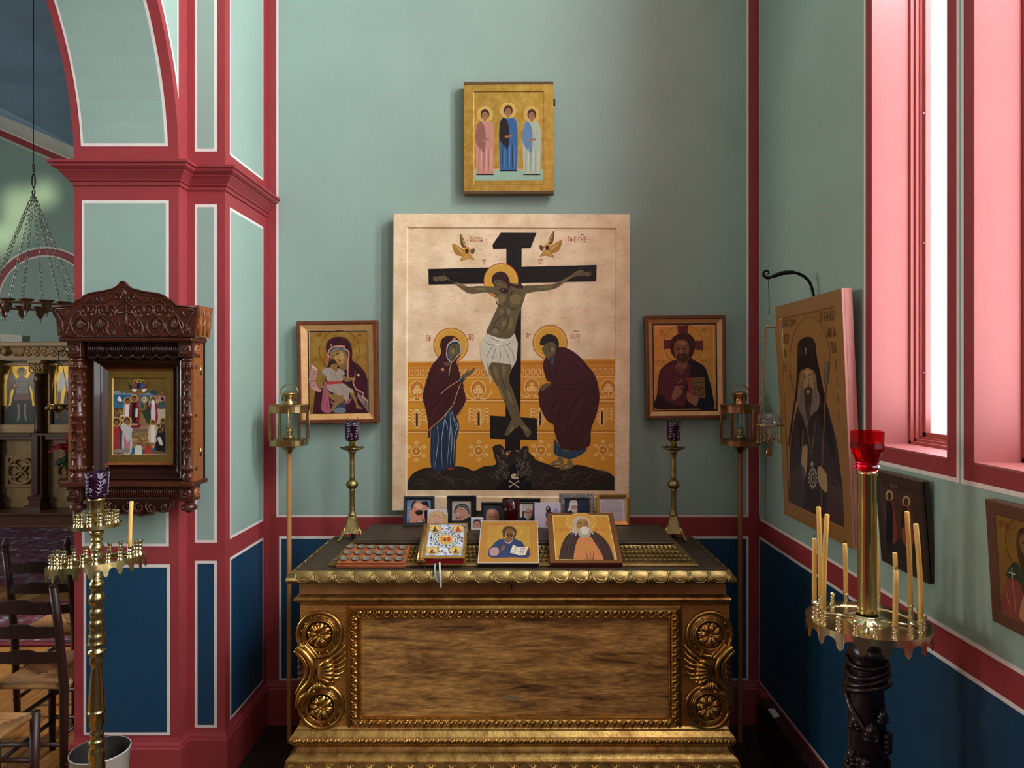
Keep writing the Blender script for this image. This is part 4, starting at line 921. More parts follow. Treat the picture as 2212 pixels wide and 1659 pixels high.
p.s_('#8a6238', '660,965 920,955 940,1260 800,1270 700,1180', 2) if False else p.p('#7d5a34', '670,968 925,955 938,1262 700,1250'); p.p('#8a3a36', '670,968 740,964 770,1256 700,1250'); p.p('#5c4526', '750,1030 905,1022 918,1220 772,1226')
random.seed(2)
for k in range(40): p.e(random.choice(('#c9a667', '#a98450', '#4a3520')), random.uniform(760, 905), random.uniform(1035, 1215), 6, n=8)
p.s_('#96684a', '470,1290 450,1220 490,1130 500,1090 610,1085 612,1105 540,1120 590,1130 600,1180 560,1230 500,1280', 4); p.s_('#96684a', '545,1030 605,990 612,1000 560,1050', 3)
p.s_('#96684a', '670,1180 680,1165 760,1215 830,1240 825,1330 790,1370 700,1320 665,1260', 4); p.folds('#4e2e20', 5, '680,1210 740,1250; 672,1245 730,1285; 690,1290 740,1310; 500,1100 600,1095; 520,1150 560,1160')
p.t('ІС', 296, 348, 54, '#4a2418', w=46); p.t('ХС', 896, 322, 56, '#4a2418', w=68); p.l('#4a2418', 5, '305,288 325,280 345,290'); p.l('#4a2418', 5, '905,262 930,252 955,262'); p.t('THE LIFE-', 244, 746, 22, '#4a2418', w=128); p.t('GIVER', 880, 730, 24, '#4a2418', w=82); p.t('ѽ', 608, 276, 26, '#2b1510', w=34)
p.build('painting', 'icon_paint', t)
# ---- three robed figures (plain stand-in picture)
Z3 = (980, 160, 5.925); Y3 = 3.165; w, h = 1147/5.925*Y3/F, 1437/5.925*Y3/F
q3 = [(128, 98), (1280, 92), (1278, 1532), (138, 1536)]
t = thing('three_figures_icon', 'small gold unframed icon of three robed figures, topmost on the back wall', 'icon', (PX(1099.5, Y3), Y3, PZ(419, Y3)), (0, -.004, 0))
m = MB(); m.box(-w/2, .006, 0, w/2, .036, h, bev=.002); m.build('board', 'panel_edge', t)
m = MB(); m.frame(-w/2, 0, w/2, h, [(0, -.012), (0, -.001), (.001, 0), (.042, 0), (.047, -.004), (.05, -.0045)]); m.box(-w/2+.045, .0042, .045, w/2-.045, .008, h-.045); m.build('gold_ground', 'gold_leaf', t)
m = MB(); m.box(w/2-.001, .012, h*.80, w/2+.009, .030, h*.855); m.build('hanger_block', 'black', t)
m = MB()
for z0, z1 in ((0, .014), (h-.012, h)): m.box(-w/2, -.003, z0, w/2, .006, z1, bev=.0015)
m.build('batten', 'panel_edge', t)
p = Paint(q3, w, h, Z3, y=.004)
p.p('#93b39c', '252,1225 1160,1225 1160,1358 252,1362'); p.p('#c6a35c', '252,1205 1160,1205 1160,1228 252,1228')
for (cx, cy, c1, c2, c3) in ((400, 520, '#bd8473', '#8d5a50', '#d9ab9a'), (700, 470, '#2f5f8e', '#1d1518', '#5f8fb8'), (1000, 520, '#a9b39a', '#5b7fa6', '#c5cdb4')):
    p.s_(c1, [(cx-40, cy+75), (cx+40, cy+75), (cx+105, cy+140), (cx+120, cy+380), (cx+105, cy+740), (cx+100, cy+760), (cx-100, cy+760), (cx-105, cy+740), (cx-120, cy+380), (cx-105, cy+140)], 4)
    p.s_(c2, [(cx-100, cy+140), (cx-45, cy+85), (cx+10, cy+220), (cx-5, cy+480), (cx-70, cy+430), (cx-118, cy+330)], 4)
    for k in range(6): p.l(c3 if k % 2 else c2, 8, [(cx-70+k*30, cy+420), (cx-75+k*31, cy+580), (cx-80+k*32, cy+745)], True, True)
    p.e('#9a6a4a', cx-20, cy+330, 26, 16); p.e('#9a6a4a', cx+30, cy+318, 26, 16)
    p.e('#c7a250', cx, cy-5, 98); p.ring('#e0c27a', cx, cy-5, 98, 5); p.e('#3c2118', cx, cy-8, 56, 68); p.l('#9a6a4a', 34, [(cx, cy+45), (cx, cy+92)], False); p.e('#9a6a4a', cx, cy+12, 40, 50); p.face_features(cx, cy+10, 78, '#2a1610', '#c79a72')
p.t('СТАЯ ТРОИЦА', 590, 205, 24, '#a8452c', w=170)
p.l('#2c2318', 5, '430,195 440,180 450,150'); p.l('#2c2318', 5, '455,190 540,140 570,105')
p.build('painting', 'icon_paint', t)
# ---- large leaning icon of a hierarch on the right wall
bw, bh = .58, .84
t = thing('hierarch_icon', 'tall brown icon of a grey-bearded hierarch in black veil, leaning out from the right wall', 'icon', (1.066, 2.52, 1.053), (0, 0, -PI/2))
lean = math.atan2(.037, bh)
mat('ochre_ground', '#8a6238', .3, col2='#9a7040', nscale=5, coat=.3, bump=.03); mat('pink_edge', '#c98a80', .6, noise=.08, nscale=20, bump=.2, bscale=60)  # edge colour holds the pink light on the board's side
mat('gilt_edge', '#d0a040', .3, 1)
def tilt(mb): return mb.xf(Matrix.Rotation(lean, 4, 'X'))
m = MB(); m.box(-bw/2, .007, 0, bw/2, .036, bh, bev=.003); m.box(-bw/2, .0012, 0, -bw/2+.05, .01, bh); m.box(bw/2-.05, .0012, 0, bw/2, .01, bh); tilt(m).build('board', 'pink_edge', t)
m = MB(); m.frame(-bw/2, 0, bw/2, bh, [(0, -.003), (.001, 0), (.052, 0), (.057, -.004), (.06, -.0045)]); m.box(-bw/2+.055, .0042, .055, bw/2-.055, .006, bh-.055); tilt(m).build('ochre_ground', 'ochre_ground', t)
m = MB(); m.box(-bw/2+.0525, .0002, .056, -bw/2+.0565, .0042, bh-.056); tilt(m).build('gilt_line', 'gilt_edge', t)
Zb1 = (1640, 600, 5.53); Zb2 = (1640, 880, 5.183)
qb = [(1669.8, 662.4), (1814, 623.5), (1834.9, 1183.9), (1687.3, 1106.7)]
p = Paint(qb, bw, bh, (0, 0, 1), y=.0040)
p.z = Zb1
p.l('#6b2e22', 4, '225,470 900,312', False); p.ring('#6b3a26', 565, 1010, 240, 6, 540, 0, 2*PI); p.l('#6b3a26', 4, '905,330 925,1650', False)
DK = '#16131c'; VE = '#241b20'
p.z = Zb2
p.s_('#33222a', '330,1060 300,900 300,560 320,300 370,60 420,-40 640,-60 720,-20 760,120 830,420 870,760 920,1100 925,1370 640,1220 300,1075', 4)
p.s_('#45302f', '300,800 320,700 420,640 460,820 440,1100 310,1060', 3); p.s_('#4a3533', '730,780 870,860 915,1200 920,1360 740,1280 720,900', 3)
p.folds('#150e12', 10, '340,200 330,420 340,600; 400,60 420,300 430,620; 480,200 500,700 520,1150; 570,200 580,560; 640,200 620,600; 640,960 650,1200; 700,60 720,300 840,760; 310,700 360,640 430,630; 720,780 800,850 880,860; 360,760 340,1040; 800,900 860,1300; 560,940 560,1180'); p.folds('#65494a', 7, '360,260 350,520; 420,700 410,1060; 780,400 830,640; 760,860 800,1260; 600,920 610,1190; 470,840 480,1120')
p.z = Zb1
p.s_(DK, '420,830 440,760 500,715 560,705 610,735 635,800 650,950 690,1150 740,1400 790,1640 850,2000 840,2100 680,1700 640,1180 560,1085 500,1090 440,1150 410,1400 370,1640 330,1900 300,2000 360,1560 400,1300 415,1000', 4)
p.s_('#9a7a58', '470,1150 500,1100 560,1085 600,1130 612,1250 600,1360 560,1420 510,1410 480,1320 462,1240', 4); p.s_('#ad8c66', '490,1130 545,1100 590,1140 560,1160 510,1160', 3)
p.s_('#6f6358', '480,1200 460,1260 440,1330 425,1440 430,1560 480,1660 520,1800 560,1680 600,1620 660,1560 690,1430 650,1330 620,1240 610,1330 600,1420 540,1340 490,1400', 4)
p.s_('#3c3028', '495,1340 520,1310 560,1300 595,1330 590,1440 570,1600 545,1720 510,1560 500,1440', 4); p.s_('#a07558', '520,1345 545,1335 570,1350 545,1385', 3)
p.folds('#a79a8c', 5, '470,1260 440,1380 445,1500; 630,1280 660,1400 650,1520; 480,1480 510,1640; 600,1480 580,1640; 560,1500 550,1700; 450,1420 480,1600; 640,1440 610,1600; 530,1500 530,1700')
for k, x in ((-1, 497), (1, 568)): p.l('#1d1410', 11, [(x-22, 1165), (x, 1145), (x+20, 1160)], True, True); p.e('#e0cbb0', x, 1180, 17, 12); p.e('#1d1410', x, 1180, 9, 11); p.ring('#2b1d14', x, 1180, 20, 4, 16)
p.l('#c9a67c', 10, '535,1160 530,1260 522,1285', True, True); p.l('#3a271a', 6, '550,1160 552,1270 560,1290 520,1298', True, True); p.l('#b9c0c0', 4, '518,830 518,920', False); p.l('#b9c0c0', 4, '508,860 528,858', False)
p.p('#5c6a60', '750,1005 795,1020 770,1270 742,1262'); p.ring('#2c2a22', 770, 1135, 1, 1); p.l('#2c2a22', 5, '750,1005 795,1020 770,1270 742,1262 750,1005', False); p.l('#6b4a30', 18, '760,1270 735,1660', False)
p.z = Zb2; p.l('#6b4a30', 16, '700,-40 660,690 650,1150', False)
SKB = '#a98a63'
p.s_(SKB, '432,560 440,460 445,240 455,270 450,420 485,405 500,440 498,560 490,680 450,830 432,700', 4); p.s_(SKB, '612,680 640,650 680,690 715,760 718,930 690,930 640,870 615,790', 4); p.folds('#5a4028', 5, '445,500 490,460; 620,720 660,740; 618,770 655,790; 625,820 665,830; 640,860 670,870'); p.s_(SKB, '630,655 670,690 660,710 625,690', 3)
p.s_('#54424a', '470,700 432,630 440,820 455,840', 3); p.folds('#c7a878', 3, '470,60 520,380 545,520; 600,120 560,400 545,520')
p.e('#8a8172', 556, 780, 42, 105); p.e('#3a2f2c', 556, 780, 30, 84); p.e('#a59a86', 556, 780, 20, 60); p.e('#5a3a32', 556, 782, 13, 44); p.e('#9a8f7c', 548, 625, 16, 30)
for i_ in range(14): a_ = 2*PI*i_/14; p.e('#9a9080', 556+44*math.cos(a_), 780+112*math.sin(a_), 8, 12, n=8)
INK = '#33200f'
p.z = Zb1
def slant(txt, x, y, h, w, k): # lettering that follows the board's perspective is handled by unprojection; keep baseline slope
    V, Fc, x0, x1, y0, y1 = text_mesh(txt); kx = w/(x1-x0); ky = h/(y1-y0)
    Q = [p.m((x+(vx-x0)*kx, y-(vy-y0)*ky+(vx-x0)*kx*k)) for vx, vy in V]; p.lift(Q); p.mb.add([(q_[0], p.y-p.d, q_[1]) for q_ in Q], Fc, 0, False, hx(INK))
slant('SAINT JOHN', 238, 620, 110, 160, -.15); slant('ARCH', 246, 785, 110, 68, -.12); slant('BI', 254, 945, 95, 32, -.1); slant('S', 262, 1115, 95, 20, 0)
slant('OF SHANGHAI', 682, 540, 120, 212, -.17); slant('AND SAN', 770, 722, 118, 126, -.14); slant('FRAN', 815, 905, 135, 88, -.08); slant('CI', 872, 1100, 118, 36, -.05); slant('S', 892, 1300, 118, 22, 0); slant('C', 896, 1502, 115, 24, 0); slant('O', 900, 1690, 110, 22, 0)
tilt(p.mb); p.build('painting', 'icon_dim', t)
# ---- small dark icon of two saints
mat('dark_board', '#3a2620', .5, noise=.15, nscale=8)
def wall_icon(name, label, y0, y1, z0, z1, x0, x1, t_=.03):
    w = y1-y0; h = math.hypot(z1-z0, x0-x1)
    t = thing(name, label, 'icon', (x0, (y0+y1)/2, z0), (0, 0, -PI/2)); return t, w, h, math.atan2(x0-x1, z1-z0)
t, w, h, ln = wall_icon('two_saints_icon', 'small dark icon of two standing saints, behind the candles below the right window', 1.845, 2.085, 1.055, 1.327, 1.083, 1.062)
m = MB(); m.box(-w/2, .006, 0, w/2, .024, h, bev=.002); m.box(-w/2, .0015, 0, -w/2+.02, .01, h); m.box(w/2-.02, .0015, 0, w/2, .01, h); m.frame(-w/2, 0, w/2, h, [(0, -.003), (.001, 0), (.026, 0), (.029, -.003), (.03, -.003)]); m.box(-w/2+.028, .0028, .028, w/2-.028, .004, h-.028); m.xf(Matrix.Rotation(ln, 4, 'X')).build('board', 'dark_board', t)
Zs = (1880, 1000, 4.1476)
p = Paint([(30, 70), (425, 150), (520, 1080), (75, 890)], w, h, Zs, y=.0026)
p.p('#4a352c', '75,205 355,265 385,800 105,640') ; p.p('#2b2a26', '105,640 385,700 388,930 105,800')
p.e('#8a7158', 190, 175, 32, 45); p.e('#5a3a30', 190, 190, 22, 30)
for cx, cy, c1, c2 in ((150, 280, '#8a3a30', '#1a1c26'), (298, 320, '#8f4340', '#2a2420')):
    p.e('#b0946a', cx, cy, 34, 46); p.e('#3f281c', cx, cy+5, 20, 32)
    p.s_(c1, [(cx-25, cy+55), (cx+25, cy+55), (cx+65, cy+300), (cx+50, cy+430), (cx-20, cy+380), (cx-40, cy+200)], 4); p.s_(c2, [(cx-25, cy+60), (cx+22, cy+70), (cx+30, cy+250), (cx+20, cy+440), (cx-40, cy+400), (cx-30, cy+200)] if cx < 200 else [(cx-30, cy+60), (cx+10, cy+60), (cx+20, cy+140), (cx-40, cy+250)], 4)
p.mb.xf(Matrix.Rotation(ln, 4, 'X')); p.build('painting', 'icon_dim', t)
# ---- icon at the right edge of the view
t, w, h, ln = wall_icon('bishop_icon', 'brown-bordered icon of a dark-bearded bishop in red robe, nearest icon on the right wall', 1.355, 1.595, 1.045, 1.325, 1.083, 1.066)
m = MB(); m.box(-w/2, .006, 0, w/2, .026, h, bev=.003); m.box(-w/2, .0015, 0, -w/2+.02, .01, h); m.box(w/2-.02, .0015, 0, w/2, .01, h); m.frame(-w/2, 0, w/2, h, [(0, -.003), (.001, 0), (.027, 0), (.030, -.003), (.031, -.003)]); m.xf(Matrix.Rotation(ln, 4, 'X')).build('board', mat('brown_border', '#5e3a2c', .45, noise=.1, nscale=10), t)
m = MB(); m.box(-w/2+.029, .0028, .029, w/2-.029, .005, h-.029); m.xf(Matrix.Rotation(ln, 4, 'X')).build('gold_ground', 'gold_dark', t)
k = 1.595/F
p = Paint([(-100*w, 100*h), (100*w, 100*h), (100*w, -100*h), (-100*w, -100*h)], w, h, (0, 0, 1), y=.0026)
U = lambda u, v: (200*w*(u-.5), 200*h*(v-.5))        # u, v in board fractions
def us(pts): return [U(*q) for q in pts]
p.ring('#5a3a18', *U(.5, .70), 200*.063, .35)
p.s_('#7d3a35', us([(.14, .12), (.2, .35), (.3, .50), (.5, .55), (.7, .50), (.8, .35), (.86, .12), (.5, .11)]), 4); p.s_('#2e3a30', us([(.22, .42), (.34, .56), (.5, .50), (.66, .56), (.78, .42), (.6, .40), (.55, .12), (.45, .12), (.4, .40)]), 4)
p.l('#cfc2a0', .5, us([(.3, .50), (.3, .42)]), False); p.l('#cfc2a0', .5, us([(.26, .46), (.34, .46)]), False); p.l('#cfc2a0', .5, us([(.7, .50), (.7, .42)]), False); p.l('#cfc2a0', .5, us([(.66, .46), (.74, .46)]), False)
p.s_('#3a2418', us([(.38, .72), (.42, .82), (.5, .85), (.58, .82), (.62, .72), (.60, .58), (.5, .44), (.40, .58)]), 4); p.s_('#7a5538', us([(.42, .72), (.45, .79), (.5, .80), (.55, .79), (.58, .72), (.54, .65), (.46, .65)]), 4); p.face_features(*U(.5, .715), 8, '#1d120b', '#a98058', PI)
p.s_('#a98058', us([(.36, .14), (.42, .30), (.46, .34), (.47, .28), (.44, .13)]), 3); p.t('СВТ ВАС', *U(.15, .80), -3.2, '#7a2c20', w=8)
for q_ in ((.2, .3, .25, .18), (.8, .3, .75, .18), (.3, .4, .32, .15), (.7, .4, .68, .15)): p.l('#a86a5c', .5, us([q_[:2], q_[2:]]), False)
p.mb.xf(Matrix.Rotation(ln, 4, 'X')); p.build('painting', 'icon_dim', t)
# ================================================================ things standing on the chest
mat('brass', '#c4b078', .22, 1, noise=.12, nscale=14); mat('brass_old', '#b3a670', .36, 1, col2='#85784a', nscale=40, bump=.5, bscale=160)
mat('copper_brass', '#b0815c', .28, 1, noise=.15, nscale=16); mat('clear_glass', '#e8efec', .03, trans=1, ior=1.2, spec=.4)
mat('purple_glass', '#3a1530', .12, trans=.55, ior=1.45, spec=.5); mat('etched', '#a9a0b4', .6); mat('red_glass', '#e0142c', .05, trans=.95, ior=1.3); mat('dark_red_glass', '#4a0812', .08, trans=.55, ior=1.45)
mat('frame_black', '#15151a', .35); mat('frame_slate', '#25282e', .3, coat=.3); mat('silver', '#a8a49a', .35, 1, noise=.2, nscale=60); mat('gilt_frame', '#c9a35a', .3, .9, noise=.1, nscale=30); mat('photo_paper', '#ddd8d2', .5)
def cut_cup(name, parent, r, h, z0, loc=(0, 0), hooks=True, seed=1):
    """purple cut-glass cup with etched sprays; returns the cup"""
    m = MB(); m.lathe([(r*.80, 0), (r*.86, h*.03), (r*.92, h*.3), (r*.985, h*.75), (r, h), (r*.95, h), (r*.9, h*.7), (r*.84, h*.12), (.0001, h*.09)], 28)
    cup = m.build(name, 'purple_glass', parent, (loc[0], loc[1], z0))
    e = MB(); random.seed(seed)
    R = lambda v: r*(.88+.12*min(1, v*1.05))+.0006
    def pt(a, v): return (R(v)*math.cos(a), R(v)*math.sin(a), v*h)
    def leaf(a, v, da, dv, wd):
        e.tube([pt(a+da*t, v+dv*t) for t in (0, .3, .6, 1)], [wd*.3, wd, wd*.9, wd*.15], 4)
    for k in range(5):
        a0 = 2*PI*k/5+.3
        st = [(a0+.25*math.sin(t*2.2), .08+.84*t) for t in [i/6 for i in range(7)]]; e.tube([pt(*q) for q in st], r*.018, 4)
        for i in range(1, 7):
            a, v = st[i]
            for sg in (-1, 1): leaf(a, v-.04, sg*.30, .10, r*.042)
        a1 = a0+PI/5; v1 = .30 if k % 2 else .62
        for i in range(9): b = 2*PI*i/9; leaf(a1+.06*math.cos(b), v1+.03*math.sin(b), .13*math.cos(b), .075*math.sin(b), r*.032)
        leaf(a1-.1, .85, .35, .04, r*.04); leaf(a1-.1, .12, .3, -.03, r*.04)
    e.build('etched_pattern', 'etched', cup)
    if hooks:
        k = MB()
        for a in (0.6, 2.5): x, y = r*.95*math.cos(a), r*.95*math.sin(a); k.tube([(x, y, h*.55), (x, y, h*1.16), (x*.8, y*.8, h*1.2), (x*.72, y*.72, h*1.12)], r*.03, 5)
        k.build('wick_hook', 'brass', cup)
    return cup
# ---- brass altar candlesticks
def candlestick(px, label, twist, seed):
    Y = 2.975; s = Y/F
    t = thing('altar_candlestick', label, 'candlestick', (PX(px, Y), Y, .9125), (0, 0, twist), 'brass altar candlesticks')
    z = lambda py: (1165.5-py)*s
    m = MB()
    prof = [(.030, z(1114)-.006), (.022, z(1114)), (.024, z(1110)), (.015, z(1106)), (.0125, z(1095)), (.0115, z(1062)), (.016, z(1058)), (.0115, z(1055))]
    m.lathe([(.012, z(1118)), (.0165, z(1114)), (.0165, z(1110)), (.0125, z(1107)), (.0115, z(1100)), (.0115, z(1060)), (.0135, z(1057)), (.0115, z(1055))], 16)
    m.build('lower_stem', 'brass_old', t)
    m = MB(); m.lathe([(.0115, z(1056)), (.019, z(1053)), (.0245, z(1048)), (.0245, z(1045)), (.019, z(1040)), (.0115, z(1037))], 24, flute=.05, fn=12); m.build('knop', 'brass_old', t)
    m = MB(); m.lathe([(.0115, z(1038)), (.0105, z(1030)), (.0105, z(995)), (.011, z(984)), (.016, z(977)), (.022, z(972))], 16); m.build('upper_stem', 'brass_old', t)
    m = MB(); n = 32; vs = []
    for j, (r, zz) in enumerate(((.004, z(975)), (.024, z(973)), (.04, z(970)), (.052, z(966)), (.040, z(968.5)), (.02, z(971)), (.004, z(972)))):
        for i in range(n):
            a = 2*PI*i/n; k = 1+(.07*math.cos(9*a) if 1 < j < 5 else 0); vs.append((r*k*math.cos(a), r*k*math.sin(a), zz+(.002*math.cos(9*a) if j == 3 else 0)))
    m.add(vs, [(j*n+i, j*n+(i+1) % n, (j+1)*n+(i+1) % n, (j+1)*n+i) for j in range(6) for i in range(n)], 0, True); m.build('drip_pan', 'brass_old', t)
    m = MB(); m.lathe([(.0125, z(972)), (.0125, z(955)), (.018, z(953)), (.018, z(951))], 16); m.build('socket', 'brass', t)
    cut_cup('glass_cup', t, .0315, z(910)-z(951), z(951), seed=seed)
    m = MB()   # pyramidal foot, pierced, with a raised cross on each face
    vs = []; 
    for r, zz in ((.045, z(1150)), (.034, z(1137)), (.026, z(1124)), (.018, z(1113))):
        for i in range(3):
            a = 2*PI*i/3-PI/2+PI/3
            for da in (-.28, .28): vs.append((r*math.cos(a+da), r*math.sin(a+da), zz))
    fs = [(j*6+i, j*6+(i+1) % 6, j*6+6+(i+1) % 6, j*6+6+i) for j in range(3) for i in range(6)]
    m.add(vs, fs); m.build('foot_body', 'brass_old', t)
    for i in range(3):
        a = 2*PI*i/3-PI/2+PI/3; c, d = math.cos(a), math.sin(a)
        m = MB(); m.tube([(c*.026, d*.026, z(1136)), (c*.040, d*.040, z(1146)), (c*.047, d*.047, z(1156)), (c*.056, d*.056, z(1162)), (c*.062, d*.062, z(1163.5))], [.007, .009, .0085, .009, .006], 8)
        for kx in (-1, 0, 1): m.ball((c*.063-d*kx*.0055, d*.063+c*kx*.0055, .004), .0042, n=6, m=5)
        m.build('paw_foot', 'brass_old', t)
        b = a+PI/3; u = Vector((math.cos(b), math.sin(b), 0)); v = Vector((-math.sin(b), math.cos(b), 0))
        m = MB(); q = lambda x, zz, o: tuple(u*o+v*x+Vector((0, 0, zz)))
        m.tube([q(0, z(1147), .026), q(0, z(1124), .017)], .0022, 5); m.tube([q(-.009, z(1134), .0215), q(.009, z(1134), .0215)], .0022, 5); m.tube([q(-.017, z(1150), .028), q(0, z(1144), .026), q(.017, z(1150), .028)], .003, 5)
        m.build('foot_cross', 'brass_old', t)
        m = MB(); m.add([q(-.010, z(1143), .0252), q(.010, z(1143), .0252), q(.007, z(1127), .0188), q(-.007, z(1127), .0188)], [(0, 1, 2, 3)]); m.build('piercing', 'black', t)
candlestick(760.5, 'brass candlestick with purple cut-glass cup below the mother and child icon', .15, 4)
candlestick(1455.0, 'brass candlestick with purple cut-glass cup below the book-bearing icon', -.2, 9)
# ---- photographs and frames on the back of the lid
ZF = .9805
def stand(name, label, cat, x0, x1, ytop, Y, lean, group=None, rz=0):
    s = Y/F; w = (x1-x0)*s; h = (PZ(ytop, Y+.02)-ZF)/math.cos(lean)
    t = thing(name, label, cat, (PX((x0+x1)/2, Y), Y, ZF), (-lean, 0, rz), group); yb = VY+(EYE-ZF)*F/Y
    return t, w, h, [(x0, ytop), (x1, ytop), (x1, yb), (x0, yb)]
Z6 = (860, 1055, 8.508); Z7 = (1110, 1055, 8.508)
def framed(t, w, h, b, m1, prof=None, back=True):
    m = MB(); m.frame(-w/2, 0, w/2, h, prof or [(0, -.012), (0, .004), (b*.25, .006), (b*.8, .003), (b, 0), (b, -.006)]); m.box(-w/2+.001, .004, .001, w/2-.001, .012, h-.001); m.build('frame', m1, t)
def picture(t, quad, w, h, z, i, base):
    """print inside the frame; the crop coordinates z are unprojected with the outer quad"""
    p = Paint(quad, w, h, (0, 0, 1), y=.0035); p.z = z
    s0 = [(-w/2+i, i), (w/2-i, i), (w/2-i, h-i), (-w/2+i, h-i)]; p.mb.add([(x, p.y, zz) for x, zz in s0], [(0, 1, 2, 3)], 0, False, hx(base)); return p
PF = 'framed photographs on the chest'
# man with sunglasses
t, w, h, qd = stand('framed_photo', 'black framed photo of a smiling man in aviator sunglasses, leftmost on the chest', 'photo frame', 871, 938, 1071.5, 2.925, .10, PF)
framed(t, w, h, .0145, 'frame_slate'); p = picture(t, qd, w, h, Z6, .0135, '#6f93b5')
random.seed(8)
for k in range(30): y = random.uniform(230, 660); p.l(random.choice(('#4b7199', '#a9c2d6', '#38597d')), 9, [(165, y), (165+random.uniform(20, 60), y+6)], False)
p.s_('#c98a74', '215,690 225,540 200,500 190,440 200,400 230,390 240,310 270,240 400,230 520,260 555,360 555,470 540,560 490,640 470,690', 4); p.s_('#4a3826', '225,380 230,300 270,235 330,232 280,290 250,380', 3); p.s_('#1d1b20', '420,250 520,232 555,290 555,350 500,310 440,290', 3); p.s_('#1c1512', '480,480 560,440 560,690 480,690 500,600', 3)
p.s_('#e2b09a', '300,280 400,270 440,330 420,380 320,360', 3); p.s_('#1a1718', '310,440 330,405 400,395 450,410 445,460 400,495 340,490', 4); p.s_('#1a1718', '475,410 560,405 560,480 500,490', 3); p.l('#9a8a78', 7, '240,410 320,415 460,405 480,410'); p.l('#e0aa92', 22, '455,430 470,520 440,540', True, True)
p.s_('#6a3028', '330,590 400,590 470,600 440,640 380,630', 3); p.s_('#f0e6dc', '350,594 400,598 455,606 420,620 370,610', 3); p.s_('#7a1d26', '150,690 150,650 210,620 215,690', 2); p.build('photograph', 'photo_print', t)
# man with knit cap
t, w, h, qd = stand('framed_photo', 'black framed photo of a smiling man in a grey knit cap', 'photo frame', 965, 1028.5, 1070, 2.93, .09, PF)
framed(t, w, h, .022, 'frame_black', [(0, -.012), (0, .004), (.003, .006), (.020, .003), (.022, 0), (.022, -.006)]); p = picture(t, qd, w, h, Z6, .021, '#b9aea4')
p.s_('#c0917c', '1030,440 1060,370 1180,330 1290,420 1310,520 1260,580 1150,650 1090,630 1040,560', 4); p.s_('#3c4146', '1022,450 1050,330 1130,280 1220,285 1290,340 1312,470 1250,380 1160,335 1080,370', 4); p.l('#a7adae', 7, '1035,410 1090,335 1180,310 1260,360 1308,450'); p.l('#23282c', 16, '1022,440 1080,360 1170,325 1250,375 1308,470')
p.s_('#23262a', '990,700 1060,640 1110,640 1250,550 1330,540 1330,700', 3); p.l('#3a241c', 7, '1040,440 1080,425'); p.l('#3a241c', 7, '1120,400 1190,385'); p.s_('#6a3a30', '1060,540 1120,520 1190,505 1150,540 1085,555', 3); p.l('#f0e6dc', 8, '1085,538 1170,515'); p.e('#d8ab94', 1100, 470, 22, 30, .3); p.build('photograph', 'photo_print', t)
# blond hair print
t, w, h, qd = stand('photo_print', 'small unframed photo of a person with curly blond hair', 'photograph', 923, 967, 1099, 2.90, .12)
m = MB(); m.box(-w/2, 0, 0, w/2, .0012, h); m.build('paper', 'photo_paper', t); p = Paint(qd, w, h, (0, 0, 1), y=0); p.z = Z6
p.p('#c9cdd0', '540,382 905,378 905,690 540,690'); p.p('#2d2f30', '880,378 908,378 908,440 890,430')
p.s_('#cfa878', '545,640 560,520 600,440 700,400 800,400 880,470 900,600 890,690 840,690 800,600 640,560 580,640', 4)
random.seed(4)
for k in range(60): x, y = random.uniform(580, 880), random.uniform(410, 560); p.ring(random.choice(('#e9cf9e', '#a67d4c', '#f1deb6')), x, y, 14, 6, 12, random.random()*3, 3+random.random()*3)
p.s_('#d8a794', '575,690 580,590 640,540 740,530 800,580 820,690', 4); p.l('#4a3328', 8, '680,630 710,615 740,630'); p.build('photograph', 'photo_print', t)
# tiny white-edged print
t, w, h, qd = stand('photo_print', 'tiny white-bordered photo of a dark-haired man, smallest print on the chest', 'photograph', 1017.5, 1044, 1116, 2.86, .10)
m = MB(); m.box(-w/2, 0, 0, w/2, .0012, h); m.build('paper', 'photo_paper', t); p = Paint(qd, w, h, (0, 0, 1), y=0); p.z = Z6
p.p('#9aa5ad', '1365,545 1540,545 1540,720 1365,720'); p.s_('#2e2420', '1380,660 1385,600 1440,560 1500,580 1520,660 1515,720 1390,720', 4); p.s_('#c08a78', '1395,720 1390,640 1420,600 1480,600 1505,650 1500,720', 4); p.l('#3a241c', 7, '1410,668 1440,660'); p.l('#3a241c', 7, '1462,662 1490,668'); p.build('photograph', 'photo_print', t)
# bald man
t, w, h, qd = stand('framed_photo', 'black framed photo of a bald man, directly left of the dark red glass', 'photo frame', 1039.5, 1094, 1084.5, 2.90, .09, PF)
framed(t, w, h, .010, 'frame_black'); p = picture(t, qd, w, h, Z6, .0095, '#3c4448')
p.s_('#c58a70', '1620,470 1640,400 1720,372 1800,390 1845,450 1855,540 1840,640 1800,720 1680,720 1620,600', 4); p.e('#dca68c', 1720, 420, 55, 32); p.l('#4a2c20', 9, '1650,515 1690,505 1715,520'); p.l('#4a2c20', 9, '1760,515 1800,500 1835,515'); p.e('#2b1a14', 1690, 528, 9); p.e('#2b1a14', 1795, 526, 9); p.l('#e0b096', 18, '1735,530 1738,590', True, True); p.build('photograph', 'photo_print', t)
